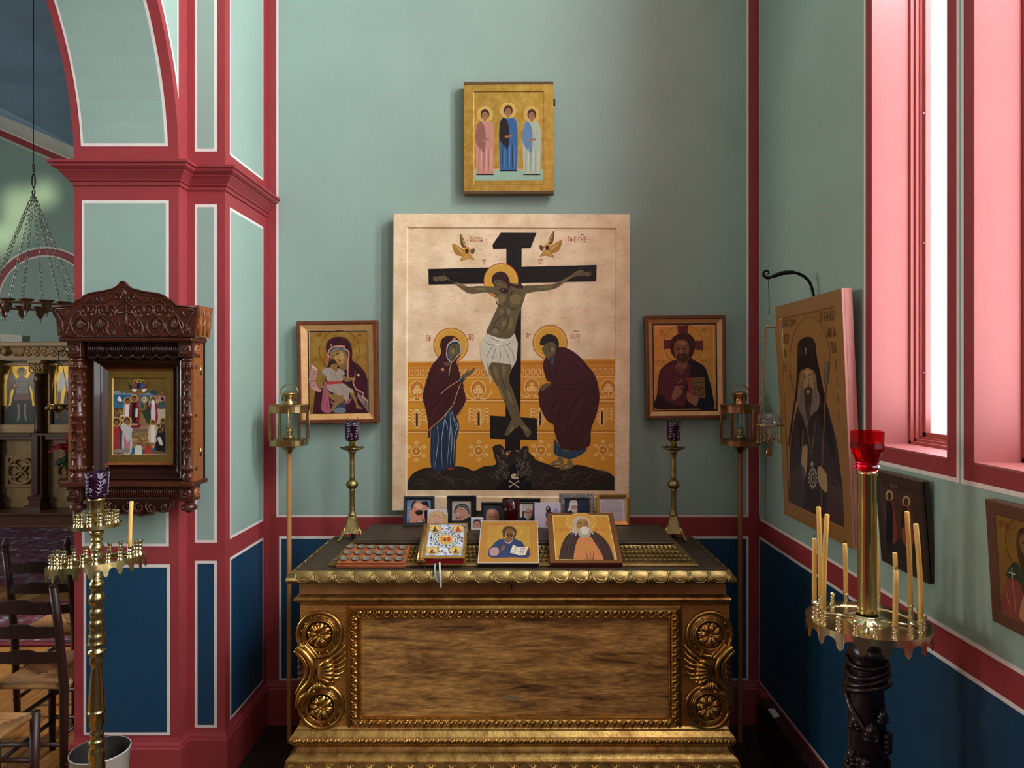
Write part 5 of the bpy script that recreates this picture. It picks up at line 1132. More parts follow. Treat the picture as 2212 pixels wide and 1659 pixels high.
# white bearded man with glasses
t, w, h, qd = stand('framed_photo', 'black framed photo of a white-bearded man with glasses, right of the dark red glass', 'photo frame', 1099, 1167.5, 1075, 2.935, .08, PF)
framed(t, w, h, .0165, 'frame_black'); m = MB(); m.frame(-w/2+.0155, .0155, w/2-.0155, h-.0155, [(0, .002), (.0025, .002), (.0025, 0)]); m.build('silver_slip', 'silver', t); p = picture(t, qd, w, h, Z7, .0175, '#4a4440')
p.p('#bdb6ae', '150,280 350,285 345,420 155,420'); p.p('#d9d4cc', '112,285 150,285 150,600 112,600'); p.s_('#c9a08c', '195,440 205,370 260,330 320,350 340,420 330,500 290,560 230,560 195,500', 4); p.s_('#d9d3cb', '195,420 210,350 265,325 325,350 335,380 280,350 230,370', 3); p.s_('#d6cfc6', '192,490 225,480 240,540 290,570 250,575 200,530', 3); p.s_('#23282c', '80,600 110,540 200,535 250,580 320,550 385,580 385,620 80,620', 3); p.l('#2a2018', 6, '195,425 250,440 335,430'); p.ring('#2a2018', 222, 440, 22, 4, 14); p.ring('#2a2018', 305, 440, 24, 4, 14); p.build('photograph', 'photo_print', t)
# woman on pale ground
t, w, h, qd = stand('photo_print', 'unframed pale lilac photo of a long-haired woman in a dark dress', 'photograph', 1155, 1211, 1085, 2.90, .10)
m = MB(); m.box(-w/2, 0, 0, w/2, .0012, h); m.build('paper', 'photo_paper', t); p = Paint(qd, w, h, (0, 0, 1), y=0); p.z = Z7
p.p('#cbc3d3', '390,262 850,258 850,690 395,690'); p.s_('#a99bc2', '720,480 725,400 770,360 820,400 815,480', 4); p.s_('#2b1d20', '590,400 595,340 630,315 665,345 680,400 640,430 600,450', 4); p.e('#c9978a', 625, 358, 22, 28); p.s_('#29283c', '595,440 660,420 725,440 690,470 670,500 600,560 588,500', 4); p.s_('#c9978a', '590,540 610,540 605,690 585,690', 2); p.s_('#c9978a', '680,470 725,440 735,455 690,490', 2); p.s_('#c07a8a', '585,610 640,610 640,690 585,690', 2); p.l('#c9978a', 12, '600,400 590,450', False); p.build('photograph', 'photo_print', t)
# silver woven frame
t, w, h, qd = stand('framed_photo', 'silver basket-weave frame with photo of a man in a tall white hat', 'photo frame', 1208.5, 1284.5, 1065.5, 2.935, .09, PF)
b = .0225; m = MB(); m.frame(-w/2, 0, w/2, h, [(0, -.012), (0, .002), (.0015, .004), (.003, .001), (b-.004, .001), (b-.003, .003), (b, .002), (b, -.006)]); m.box(-w/2+.001, .004, .001, w/2-.001, .012, h-.001); m.build('frame', 'silver', t)
m = MB(); rr = .0019
def strip(x0, z0, x1, z1): m.tube([(x0, -.003, z0), ((x0+x1)/2, -.005, (z0+z1)/2), (x1, -.003, z1)], rr, 5)
n = int((w-.006)/.0078); st = (w-.006)/n
for i in range(n):
    for zc_ in (h-b/2,):
        x = -w/2+.003+i*st
        strip(x, zc_-b/2+.004, x+st*.95, zc_-.0005); strip(x+st*.95, zc_+.0005, x, zc_+b/2-.003)
n2 = int((h-b)/.0078); st2 = (h-b)/n2
for i in range(n2):
    zz = i*st2+.001
    for xc in (-w/2+b/2, w/2-b/2): strip(xc-b/2+.003, zz, xc-.0005, zz+st2*.95); strip(xc+.0005, zz+st2*.95, xc+b/2-.003, zz)
tag(m.build('woven_pattern', 'silver', t), kind='stuff')
m = MB(); m.frame(-w/2+.003, .003, w/2-.003, h-.003, [(0, -.0006), (b-.007, -.0006)]); m.build('dark_recess', 'black', t)
p = picture(t, qd, w, h, Z7, b-.0005, '#2b3548')
p.s_('#1d2126', '985,500 1000,430 1060,390 1160,400 1190,500', 3); p.s_('#d9d4cf', '985,420 1020,330 1040,230 1070,212 1140,214 1165,240 1172,320 1110,310 1060,340 1050,400', 4); p.s_('#c0917c', '1062,400 1062,330 1110,308 1165,325 1172,380 1150,410', 4); p.s_('#cfc9c2', '1062,390 1090,378 1150,375 1172,390 1160,440 1110,452 1075,430', 4); p.l('#2b1d18', 5, '1080,335 1105,328'); p.l('#2b1d18', 5, '1130,328 1155,332'); p.l('#2b1d18', 4, '1118,222 1118,244', False); p.l('#2b1d18', 4, '1110,230 1126,230', False); p.build('photograph', 'photo_print', t)
# gilt frame with typed page
t, w, h, qd = stand('document_frame', 'gilt frame holding a typed page, rightmost on the back of the lid', 'frame', 1287, 1360, 1067.5, 2.94, .12)
b = .0185; m = MB(); m.frame(-w/2, 0, w/2, h, [(0, -.012), (0, .002), (.003, .006), (b*.55, .004), (b*.6, .001), (b, 0), (b, -.006)]); m.box(-w/2+.001, .004, .001, w/2-.001, .012, h-.001); m.build('frame', 'gilt_frame', t)
m = MB()
for sx in (-1, 1): m.box(sx*(w/2-b*.38)-b*.4, -.0075, h-b*.8, sx*(w/2-b*.38)+b*.4, -.003, h+.0005)
m.build('corner_block', 'gilt_frame', t)
p = picture(t, qd, w, h, Z7, b-.0005, '#d4c9cc')
random.seed(6); p.z = (0, 0, 1)
for k in range(28):
    y = 1083+k*1.75; x = 1298.5
    if k == 0: p.l('#5a5058', .9, [(1307, y-1), (1337, y-1)], False); continue
    while x < 1345: L_ = random.uniform(1.5, 5); p.l('#6d646c', .75, [(x, y), (min(x+L_, 1346), y)], False); x += L_+.8
p.build('typed_page', 'photo_print', t)
# dark red votive glass
Y = 2.85; r = 18.5/F*Y
t = thing('votive_glass', 'dark red votive glass standing among the photographs', 'votive glass', (PX(1103.5, Y), Y, ZF))
hh = PZ(1078, Y)-ZF; m = MB(); m.lathe([(r*.8, 0), (r*.86, .004), (r*.90, hh*.2), (r*.97, hh*.45), (r, hh*.6), (r*1.0, hh), (r*.93, hh), (r*.93, hh*.6), (r*.82, hh*.15), (.0001, hh*.12)], 32, flute=.012, fn=10); m.build('glass', 'dark_red_glass', t)
m = MB(); m.lathe([(.0001, hh*.125), (r*.80, hh*.125), (r*.88, hh*.5), (.0001, hh*.5)], 20); m.build('wax', mat('red_wax', '#5a0c14', .5, sub=.2), t)
# ---- reclining icons, gospel book and candle board on the front of the lid
def recline(name, label, cat, xc, Yb, zb, Yt, zt, rz=0, group=None):
    return thing(name, label, cat, (xc, Yb, zb), (-math.atan2(Yt-Yb, zt-zb), 0, rz), group), math.hypot(Yt-Yb, zt-zb)
t, h = recline('teaching_icon', 'small ochre icon of a bearded man in blue holding an open book', 'icon', -.0455, 2.53, .931, 2.76, 1.036); w = .2225
mat('ochre_border', '#a8752e', .4, col2='#b9853c', nscale=12, bump=.05); mat('dark_edge', '#2a1712', .5)
m = MB(); m.box(-w/2, .004, 0, w/2, .018, h, bev=.001); m.build('board', 'dark_edge', t)
m = MB(); m.frame(-w/2, 0, w/2, h, [(0, -.005), (0, 0), (.026, 0), (.029, -.002), (.03, -.002)]); m.box(-w/2+.028, .0018, .028, w/2-.028, .004, h-.028); m.build('ochre_ground', 'ochre_border', t)
m = MB(); m.frame(-w/2-.0006, -.0006, w/2+.0006, h+.0006, [(0, -.004), (0, .0006), (.002, .0006), (.002, 0)]); m.build('pale_edge', 'photo_paper', t)
q2 = [(1039.8, 1127.3), (1161.7, 1125.5), (1163.5, 1219), (1032.2, 1219)]
p = Paint(q2, w, h, (0, 0, 1), y=.0014); p.z = Z6; E = lambda x: x+2127   # second crop continues 2127 px to the right
p.p('#b88c3a', [(1665, 685), (E(310), 675), (E(312), 1295), (1618, 1285)]); p.ring('#d9b868', 2045, 800, 225, 7, 130); p.ring('#8a6224', 2045, 800, 232, 4, 136)
BL, BLD = '#2c4066', '#1a2844'
p.s_(BL, [(1665, 1140), (1720, 1080), (1800, 990), (1900, 940), (2000, 950), (2130, 930), (E(60), 960), (E(150), 1000), (E(195), 1080), (E(280), 1120), (E(270), 1285), (2100, 1287), (1690, 1285)], 4)
p.s_('#b38a8a', '1690,1130 1800,1105 1850,1150 1830,1240 1740,1260 1680,1230', 4); p.s_('#b98e8e', '1930,955 2010,1010 2110,950 2050,1030 1980,1020', 3); p.folds(BLD, 9, '1800,1000 1780,1090; 1900,960 1960,1060 2000,1200; 1850,1200 1980,1260; 2140,960 2180,1040; 1900,1180 1880,1260'); p.folds('#4d6a9a', 8, '1760,1040 1860,980; 1940,1080 1960,1180; 2150,960 2230,1000; 1950,1200 2000,1250'); p.folds('#8a5c62', 7, '1700,1150 1790,1190; 1720,1220 1800,1230')
p.s_('#4a3420', '1920,850 1915,780 1960,720 2045,705 2130,725 2175,790 2165,870 2130,930 2110,900 2140,820 2050,740 1970,800 1960,900 1930,930', 4); p.s_('#7a5634', '1975,830 1985,770 2050,742 2110,775 2120,850 2080,905 2015,905', 4); p.s_('#4a3020', '1985,860 2045,840 2110,860 2085,915 2040,930 2000,905', 3); p.face_features(2048, 830, 130, '#21150c', '#a57c50'); p.s_('#7a5634', '2000,905 2080,905 2090,960 2040,1000 1960,960', 3)
p.s_('#7a5634', '1890,1160 1890,1110 1940,1050 1965,1075 1950,1140 1900,1170', 4)
p.p('#6b3d2c', [(2050, 1205), (E(200), 1265), (E(300), 1130), (E(280), 1105)]); p.p('#e2d6c6', [(2107, 1057), (E(80), 1100), (E(200), 1098), (E(265), 1088), (E(205), 1245), (E(90), 1250), (2048, 1202)]); p.l('#9a8a7a', 5, [(E(85), 1105), (E(40), 1240)], False)
for k in range(4): p.l('#5a4a42', 8, [(2115-k*14, 1095+k*32), (E(60)-k*14, 1120+k*32)], False); p.l('#5a4a42', 8, [(E(115)-k*12, 1122+k*32), (E(225)-k*14, 1112+k*32)], False)
p.t('ОДЛИСО', 1680, 928, 28, '#8a5a24', w=140); p.t('МЪИТА', E(140), 922, 24, '#8a5a24', w=100); p.t('ИС', 1740, 745, 40, '#8a6224', w=60); p.t('ХС', E(215), 740, 40, '#8a6224', w=50); p.t('СВЯТАЯ', E(10), 1345, 30, '#9a4a28', w=180); p.build('painting', 'icon_gloss', t)
# white-bearded monk
t, h = recline('monk_icon', 'brown-bordered icon of a white-bearded monk with crossed hands and black mantle', 'icon', .2395, 2.53, .931, 2.81, 1.060); w = .2655
mat('brown_ground', '#6e4420', .35, noise=.06, nscale=8, coat=.2); mat('red_edge', '#5a1216', .4)
m = MB(); m.box(-w/2, .003, 0, w/2, .018, h, bev=.001); m.build('board', 'red_edge', t)
m = MB(); m.box(-w/2, 0, 0, w/2, .004, h); m.build('border', 'brown_ground', t)
q4 = [(1183.5, 1113.8), (1325, 1112.6), (1345, 1219), (1187.6, 1220)]
p = Paint(q4, w, h, (0, 0, 1), y=-.0001); p.z = Z7
p.p('#e0c27a', '716,552 1740,542 1890,1335 762,1350'); p.p('#c08a35', '730,564 1728,554 1872,1322 775,1336')
p.e('#c79540', 1243, 660, 275, 150); p.ring('#e5cd86', 1243, 660, 278, 8, 152)
p.s_('#3a2a27', '822,1340 850,1180 900,1030 990,900 1100,830 1190,860 1400,860 1460,830 1580,890 1690,990 1770,1120 1810,1240 1832,1338 1700,1340 1640,1338 1500,1338 840,1342', 4)
p.folds('#1f1514', 12, '1000,920 920,1100 880,1330; 1060,900 980,1100 950,1330; 1120,900 1060,1060 1020,1330; 1180,920 1120,1060 1080,1300; 1480,880 1600,1060 1680,1330; 1540,880 1680,1060 1760,1330; 1440,900 1540,1080 1620,1300'); p.folds('#5d4844', 8, '1030,910 950,1100 910,1330; 1090,900 1020,1080 990,1320; 1510,880 1640,1060 1720,1330; 1460,890 1570,1080 1650,1320')
p.s_('#c07a4a', '1100,1340 1110,1200 1150,1050 1220,940 1400,930 1480,1030 1560,1150 1640,1338 1500,1342 1200,1342', 4); p.folds('#8a4a2c', 8, '1230,960 1200,1080; 1300,960 1300,1060; 1360,950 1380,1060; 1140,1120 1230,1110; 1120,1220 1220,1190; 1180,1230 1180,1330; 1540,1180 1580,1330; 1480,1080 1540,1110; 1600,1250 1610,1330; 1250,1240 1260,1330'); p.folds('#e0a878', 8, '1260,960 1250,1060; 1160,1140 1210,1150; 1440,1000 1470,1060; 1520,1200 1550,1320; 1140,1250 1140,1330')
p.s_('#b9ae9e', '1020,870 1080,800 1085,700 1110,620 1180,575 1265,565 1340,590 1395,660 1405,760 1440,820 1475,900 1430,860 1400,820 1380,700 1330,620 1270,595 1200,620 1160,700 1150,800 1165,870 1130,920 1125,860 1070,900 1090,850', 4)
p.folds('#7d7264', 6, '1110,640 1110,760 1060,850; 1140,630 1130,780 1110,870; 1200,590 1150,680; 1340,610 1385,720 1430,840; 1300,590 1360,640')
p.s_('#96703f', '1160,750 1158,690 1200,625 1270,600 1335,630 1375,690 1372,760 1320,800 1220,800', 4); p.s_('#b08a54', '1200,640 1270,615 1330,640 1270,660', 3)
p.s_('#a59c8a', '1160,740 1180,790 1240,775 1300,755 1360,780 1400,740 1420,840 1400,920 1330,950 1240,945 1190,890 1170,820', 4); p.s_('#cdc6b6', '1240,800 1300,778 1365,800 1370,860 1310,890 1250,870', 4); p.folds('#7d7466', 6, '1190,800 1200,880; 1220,850 1250,930; 1300,890 1300,945; 1360,870 1350,930; 1395,800 1390,890'); p.folds('#ddd8cb', 7, '1180,820 1210,900; 1240,880 1270,940; 1330,890 1330,940; 1380,840 1370,910'); p.l('#e6e1d6', 13, '1230,800 1260,770 1300,760 1345,768 1385,800')
for x in (1225, 1345): p.l('#2c1c10', 8, [(x-45, 690), (x, 676), (x+40, 690)], True, True); p.e('#2c1c10', x, 703, 12, 9); p.l('#2c1c10', 5, [(x-30, 705), (x, 694), (x+30, 706)], True, True)
p.l('#c8a06a', 16, '1290,690 1295,745', True, True); p.l('#4a2f18', 7, '1308,690 1312,740 1290,756', True, True); p.l('#6b4a28', 5, '1210,650 1330,645')
p.s_('#b9813f', '1205,1140 1240,1090 1320,1065 1400,1075 1450,1110 1440,1140 1380,1130 1300,1140 1240,1170', 4); p.s_('#b9813f', '1240,1170 1300,1150 1400,1150 1470,1190 1455,1240 1400,1210 1300,1190', 4); p.folds('#6a4220', 6, '1220,1130 1290,1100; 1225,1150 1300,1120; 1245,1165 1320,1135; 1320,1165 1440,1240; 1300,1180 1420,1245; 1360,1150 1460,1200'); p.l('#3a2318', 10, '1310,1200 1350,1300 1370,1340'); p.l('#3a2318', 10, '1400,1210 1400,1340'); p.l('#3a2318', 12, '1465,1200 1460,1280 1440,1340'); p.l('#3a2318', 7, '1290,1320 1350,1325', False); p.l('#3a2318', 7, '1320,1295 1322,1345', False)
p.t('ST. SERAPHIM', 760, 836, 52, '#b0552c', w=250); p.t('OF SAROV', 1490, 830, 48, '#b0552c', w=270); p.build('painting', 'icon_gloss', t)
# gospel book
t, h = recline('gospel_book', 'thick gilt gospel book with enamelled cover, red page edges and ribbon markers', 'book', -.2815, 2.500, .9555, 2.70, 1.0405, rz=.02); w = .160
th = .031
m = MB(); m.box(-w/2, 0, 0, w/2, .004, h, bev=.001); m.build('front_cover', 'gilt_frame', t); m = MB(); m.box(-w/2, th-.003, 0, w/2, th, h, bev=.001); m.build('back_cover', 'gilt_frame', t)
m = MB(); m.tube([(-w/2+.001, th/2, .0005), (-w/2+.001, th/2, h-.0005)], th/2+.0006, 16); m.build('spine', 'gilt_frame', t)
m = MB(); m.box(-w/2+.004, .004, .005, w/2-.005, th-.003, h-.005); m.build('page_block', mat('red_pages', '#a01c2c', .35, noise=.08, nscale=60, stretch=(1, 60, 1)), t)
m = MB()
for zz in (h*.3, h*.75): m.box(w/2-.006, -.002, zz-.008, w/2+.002, th*.5, zz+.008, bev=.001)
m.build('clasp', 'brass', t)
Zk = Z6; qk = [(925.8, 1132), (1014, 1132.6), (1002.8, 1211.3), (907, 1210)]
p = Paint(qk, w, h, (0, 0, 1), y=-.0001); p.z = Zk
p.p('#5d6a86', '606,680 1262,684 1178,1290 480,1280'); p.p('#c9ccd2', '612,688 1252,692 1168,1280 492,1272')
random.seed(11)
def uv(u, v): return (612+(1252-612)*u-(120*(1-u)+84*u)*v, 688+4*u+588*v)
for k in range(60):
    for sg in (0, 1):
        u, v = random.random()*.46+.02, random.random()*.94+.03; u = u if sg == 0 else 1-u
        c_ = random.choice(('#1d2233', '#1d2233', '#7a2430', '#2a3a5c')); a_ = random.random()*6
        p.l(c_, 15, [(lambda q: (q[0]+28*math.cos(a_+i*.9)*(1-i*.16), q[1]+24*math.sin(a_+i*.9)*(1-i*.16)))(uv(u, v)) for i in range(5)], True, True)
for k in range(36): x, y = uv(random.random(), random.random()); p.e(random.choice(('#8a2a34', '#8a2a34', '#3c6a62')), x, y, 9, 7, n=8)
for k in range(40):
    for v in (.012, .988): x, y = uv((k+.5)/40, v); p.e('#3a4560', x, y, 5, 5, n=6)
    for u in (.012, .988): x, y = uv(u, (k+.5)/40); p.e('#3a4560', x, y, 5, 5, n=6)
cx, cy = uv(.5, .48)
p.e('#6d7f84', cx, cy, 232, 158, .05); p.e('#c3cbc8', cx, cy, 215, 144, .05); p.e('#7f9c98', cx, cy, 190, 128, .05); p.e('#b9c6c2', cx, cy, 180, 120, .05)
for i in range(16): a_ = 2*PI*i/16; x, y = cx+182*math.cos(a_), cy+122*math.sin(a_); p.e('#23283a', x, y, 17, 13, n=8); p.e('#8a2a34', x, y, 7, 6, n=6)
for (mx, my, rx, ry, c_) in ((cx, cy, 132, 90, '#b9903c'), (*uv(.17, .14), 108, 76, '#b9903c'), (*uv(.82, .14), 108, 76, '#b9903c'), (*uv(.17, .84), 118, 80, '#b9903c'), (*uv(.82, .84), 118, 80, '#b9903c')):
    p.e('#4a3418', mx, my, rx+8, ry+6); p.e(c_, mx, my, rx, ry)
    for i in range(26): a_ = 2*PI*i/26; p.e('#efe0a8', mx+rx*.92*math.cos(a_), my+ry*.92*math.sin(a_), 9, 7, n=6)
    p.e('#5a3a1a', mx, my, rx*.83, ry*.83); p.e('#dcb45a', mx, my, rx*.78, ry*.78)
    if rx > 125: p.s_('#b0382c', [(mx+20, my-30), (mx+80, my-40), (mx+85, my+20), (mx+50, my+50), (mx+20, my+20)], 3); p.s_('#c9762c', [(mx-90, my-20), (mx-20, my-50), (mx, my+30), (mx-60, my+45)], 3); p.s_('#4a3a30', [(mx-30, my-10), (mx, my-40), (mx+10, my+30), (mx-30, my+40)], 3); p.s_('#d8892f', [(mx-60, my+35), (mx+40, my+40), (mx, my+64)], 3)
    else:
        red = (mx > cx and my < cy); p.s_('#a03a36' if red else '#3c3a48', [(mx-50, my+44), (mx-30, my), (mx, my-14), (mx+36, my+4), (mx+54, my+42), (mx, my+52)], 3); p.e('#4a2f20', mx, my-26, 18, 20); p.e('#9a6a48', mx+2, my-22, 11, 13); p.e('#c98a7a', mx+26, my+20, 16, 12)
p.build('enamel_plaque', 'icon_gloss', t)
# ribbons: world coordinates, converted into the book's frame
bpy.context.view_layer.update(); inv = t.matrix_world.inverted()
Zr = (720, 1120, 7.135)
def ribbon(pts, wd, matn, nm):
    m = MB(); V = []
    for x, y, Yd in pts:
        X, Z = P(Zr[0]+x/Zr[2], Zr[1]+y/Zr[2], Yd); V.append((X, Yd, Z))
    n = len(V); vs = []
    for X, Yd, Z in V: vs += [(X-wd/2, Yd, Z), (X+wd/2, Yd, Z), (X+wd/2, Yd-.0006, Z), (X-wd/2, Yd-.0006, Z)]
    fs = [(i*4+k, i*4+(k+1) % 4, i*4+4+(k+1) % 4, i*4+4+k) for i in range(n-1) for k in range(4)]+[(0, 1, 2, 3), (n*4-4, n*4-3, n*4-2, n*4-1)]
    m.add(vs, fs); m.xf(inv); m.build(nm, matn, t)
mat('teal_ribbon', '#7fa3a6', .5); mat('white_ribbon', '#cfc8c2', .5)
ribbon([(1570, 690, 2.508), (1568, 740, 2.498), (1566, 785, 2.492), (1572, 830, 2.472), (1582, 900, 2.466), (1594, 950, 2.466), (1608, 970, 2.466)], .0066, 'teal_ribbon', 'ribbon_marker')
ribbon([(1640, 668, 2.508), (1642, 740, 2.496), (1644, 785, 2.490), (1648, 850, 2.470), (1655, 940, 2.464), (1660, 1060, 2.464)], .0062, 'white_ribbon', 'ribbon_marker')
m = MB(); pts = []
for x, y, Yd in ((1415, 690, 2.506), (1412, 740, 2.498), (1418, 800, 2.485), (1425, 850, 2.470), (1460, 890, 2.466), (1490, 945, 2.466)): X, Z = P(Zr[0]+x/Zr[2], Zr[1]+y/Zr[2], Yd); pts.append((X, Yd, Z))
m.tube(cr(pts, 4, False), .0008, 5); m.xf(inv); m.build('cord', 'black', t)
# candle board
t, h = recline('tealight_board', 'reddish wooden board with eighteen round metal cups, left end of the lid', 'board', -.545, 2.520, .9345, 2.66, .9655, rz=0); w = .245
mat('mahogany', '#8a4a2c', .4, col2='#a9633c', nscale=8, stretch=(2, 2, 16), bump=.08); mat('bronze_cup', '#7f786a', .5, .4, noise=.15, nscale=30)
m = MB(); m.box(-w/2, 0, 0, w/2, .013, h, bev=.0015); m.box(-w/2-.004, .010, -.006, w/2+.002, .017, h+.002, bev=.001); m.build('board', 'mahogany', t)
cup = MB(); cup.lathe([(.0150, -.0008), (.0152, .0006), (.0138, .0008), (.0118, -.0006), (.0085, -.0030), (.004, -.0042), (.0001, -.0045)], 20, cap=False); cupm = cup.mesh('metal_cup', 'bronze_cup')
rim = MB(); rim.lathe([(.0166, 0), (.0166, .0007), (.0148, .0009), (.0145, 0)], 20, cap=False); rimm = rim.mesh('dark_rim', mat('dark_bronze', '#2b2722', .5, .5))
hp = homog([(70, 715), (1100, 710), (1190, 440), (200, 455)], [(-w/2, 0), (w/2, 0), (w/2, h), (-w/2, h)])
for xs, y in (((262, 430, 588, 748, 908, 1072), 490), ((220, 385, 550, 712, 875, 1040), 577), ((178, 348, 510, 680, 848, 1015), 665)):
    for x in xs:
        a_ = hp @ np.array([x, y, 1.0]); u, v = a_[0]/a_[2], a_[1]/a_[2]
        o = link('metal_cup', cupm, t, (u, -.0046, v), (PI/2, 0, 0)); r_ = link('dark_rim', rimm, o, (0, 0, -.0012))
# ================================================================ candle stands, lanterns, hanging lamp
mat('brass_pale', '#d6c9a0', .2, 1, noise=.1, nscale=18); mat('beeswax', '#ecc06a', .45, sub=.45, noise=.05, nscale=20); mat('wick', '#1a1512', .8)
mat('ebony', '#1c1112', .3, noise=.2, nscale=12, bump=.3, bscale=40, coat=.3); mat('iron', '#15171c', .45, .6); mat('pole_wood', '#b07a45', .45, col2='#c48e55', nscale=6, stretch=(10, 10, 1))
def socket_mesh(k=1.0, h=.029):
    m = MB(); pr = [(.0078, 0), (.0082, .002), (.005, .005), (.0042, .008), (.0062, .010), (.0064, .0115), (.0052, .0125), (.0056, .017), (.0062, .0175), (.0062, .019), (.0056, .0195), (.0056, .0245), (.0070, .0262), (.0074, .0285), (.0072, .029), (.0050, .029), (.0048, .020), (.0001, .020)]
    m.lathe([(r*k, z*h/.029*1) for r, z in pr], 14, cap=False); return m.mesh('candle_socket', 'brass_pale')
SOCK = socket_mesh(); SOCKB = socket_mesh(1.45, .036); SOCKL = socket_mesh(1.12, .038); SOCKLB = socket_mesh(1.5, .047)
def skirt(r, z, solid, drop, n, matn, nm, parent):
    """pierced rim: a band with round cut-outs that leave trefoil drops"""
    m = MB(); k = 36; N_ = n*k; top = []; bot = []
    for i in range(N_):
        u = (i % k)/k; d = min(u, 1-u)*2   # 0 at the drop, 1 mid cut-out
        if d < .12: b = solid+drop*(1.0-.10*(d/.12))
        elif d < .36: b = solid+drop*(.56+.28*math.sqrt(1-((d-.12)/.24)**2))
        else: b = solid*.85+(solid*.15+drop*.42)*(1-math.sqrt(max(0, 1-(1-(d-.36)/.64)**2)))
        a = 2*PI*i/N_; top.append((r*math.cos(a), r*math.sin(a), z)); bot.append((r*1.006*math.cos(a), r*1.006*math.sin(a), z-b))
    t2 = [(x*.985, y*.985, zz) for x, y, zz in top]; b2 = [(x*.985, y*.985, zz) for x, y, zz in bot]
    vs = top+bot+t2+b2; fs = []
    for i in range(N_):
        j = (i+1) % N_; fs += [(i, j, N_+j, N_+i), (2*N_+i, 3*N_+i, 3*N_+j, 2*N_+j), (N_+i, N_+j, 3*N_+j, 3*N_+i)]
    m.add(vs, fs, 0, False); return m.build(nm, matn, parent)
def candle(label, loc, h, lx, ly, r=.0056, group='slim beeswax candles'):
    t = thing('candle', label, 'candle', loc, (0, 0, 0), group)
    m = MB(); pts = [(lx*h*f*f, ly*h*f*f, h*f) for f in (0, .25, .5, .75, .992, 1)]; m.tube(pts, [r]*4+[r, r*.8], 12); m.build('wax', 'beeswax', t)
    m = MB(); x, y, z = pts[-1]; m.tube(cr([(x, y, z-.001), (x+.0004, y, z+.004), (x+.002, y, z+.0075), (x+.005, y, z+.0085)], 3, False), .0007, 5); m.build('wick', 'wick', t); return t
# ---- right stand
YC = 1.70; XC = PX(1873, YC); ZTR = 1.0118; rt = .1405
st = thing('candle_stand', 'brass candle stand on a dark carved wooden pedestal by the right wall', 'candle stand', (XC, YC, 0))
m = MB(); n = 48
m.lathe([(.046, ZTR-.006), (rt, ZTR-.006), (rt, ZTR), (rt-.030, ZTR+.0006), (rt-.032, ZTR-.002), (.046, ZTR-.002)], n, cap=False, smooth=False); tray = m.build('tray', 'brass_pale', st)
m = MB(); m.lathe([(.0001, ZTR-.004), (.052, ZTR-.004), (.05, ZTR+.002), (.03, ZTR+.003), (.029, ZTR+.010), (.0255, ZTR+.012)], 32, cap=False); m.build('collar', 'brass_pale', st)
for i in range(4):
    a = PI/4+PI/2*i+.3; m = MB(); c, d = math.cos(a), math.sin(a); m.tube([(c*.03, d*.03, ZTR+.002), (c*(rt-.03), d*(rt-.03), ZTR+.002)], .007, 4, flat=.4); m.build('tray_spoke', 'brass_pale', st)
skirt(rt, ZTR, .017, .026, 18, 'brass_pale', 'pierced_rim', st)
m = MB(); m.lathe([(.0235, ZTR+.010), (.0225, ZTR+.03), (.0215, 1.36), (.0235, 1.368), (.0235, 1.378), (.018, 1.379)], 32); m.build('column', 'brass', st)
m = MB()
m.lathe([(.025, 1.381), (.0285, 1.3815), (.0295, 1.386), (.026, 1.392), (.0255, 1.396), (.030, 1.408), (.0355, 1.422), (.0385, 1.432), (.0375, 1.445), (.0385, 1.474), (.0350, 1.474), (.0335, 1.44), (.029, 1.415), (.022, 1.400), (.0001, 1.398)], 12, smooth=False)
red_cup = thing('red_lamp_glass', 'bright red faceted glass lamp cup on top of the right candle stand', 'glass cup', (XC, YC, 1.3795)); o = m.build('glass', 'red_glass', red_cup); o.location = (0, 0, -1.3800)
m = MB(); m.lathe([(.0001, .0195), (.022, .0205), (.030, .037), (.0335, .062), (.0335, .066), (.0001, .066)], 16); m.build('oil', mat('red_oil', '#a00818', .2, trans=.7), red_cup)
m = MB()   # pedestal: spiral carved shaft
nz, na = 90, 40; vs = []
def prad(z):
    if z > .955: return .0285+.004*math.sin((z-.955)*60)
    if z > .90: return .041+.004*math.sin((z-.90)*340)
    if z > .14: return .0405
    return .05+.05*(1-z/.14)
for j in range(nz+1):
    z = 1.004*j/nz
    for i in range(na):
        a = 2*PI*i/na; r = prad(z)
        if .14 < z < .9: r *= 1+.10*math.cos(2*a-9*z)+.04*math.sin(5*a+14*z)
        vs.append((r*math.cos(a), r*math.sin(a), z))
m.add(vs, [(j*na+i, j*na+(i+1) % na, (j+1)*na+(i+1) % na, (j+1)*na+i) for j in range(nz) for i in range(na)], 0, True); m.build('pedestal', 'ebony', st)
for k, (z0, dz) in enumerate(((.915, .010), (.893, .016), (.872, .018), (.852, .016))):      # swirling neck rings
    m = MB(); m.tube([((.043+.002*k)*math.cos(a), (.043+.002*k)*math.sin(a), z0+dz*math.sin(a+.9+.5*k)) for a in [2*PI*i/28 for i in range(28)]], .0075, 7, closed=True); m.build('swirl_ring', 'ebony', st)
def rad_leaf(aa, z, size, up):
    m = MB()
    for q in range(7):
        b = -1.35+.45*q; s_ = math.sin(b)*up; c_ = math.cos(b)*up
        m.tube([(.043*math.cos(aa), .043*math.sin(aa), z), (.050*math.cos(aa+size*5*s_), .050*math.sin(aa+size*5*s_), z+size*.6*c_), (.045*math.cos(aa+size*9*s_), .045*math.sin(aa+size*9*s_), z+size*c_)], [.006, size*.22, .002], 6)
    m.build('vine_leaf', 'ebony', st)
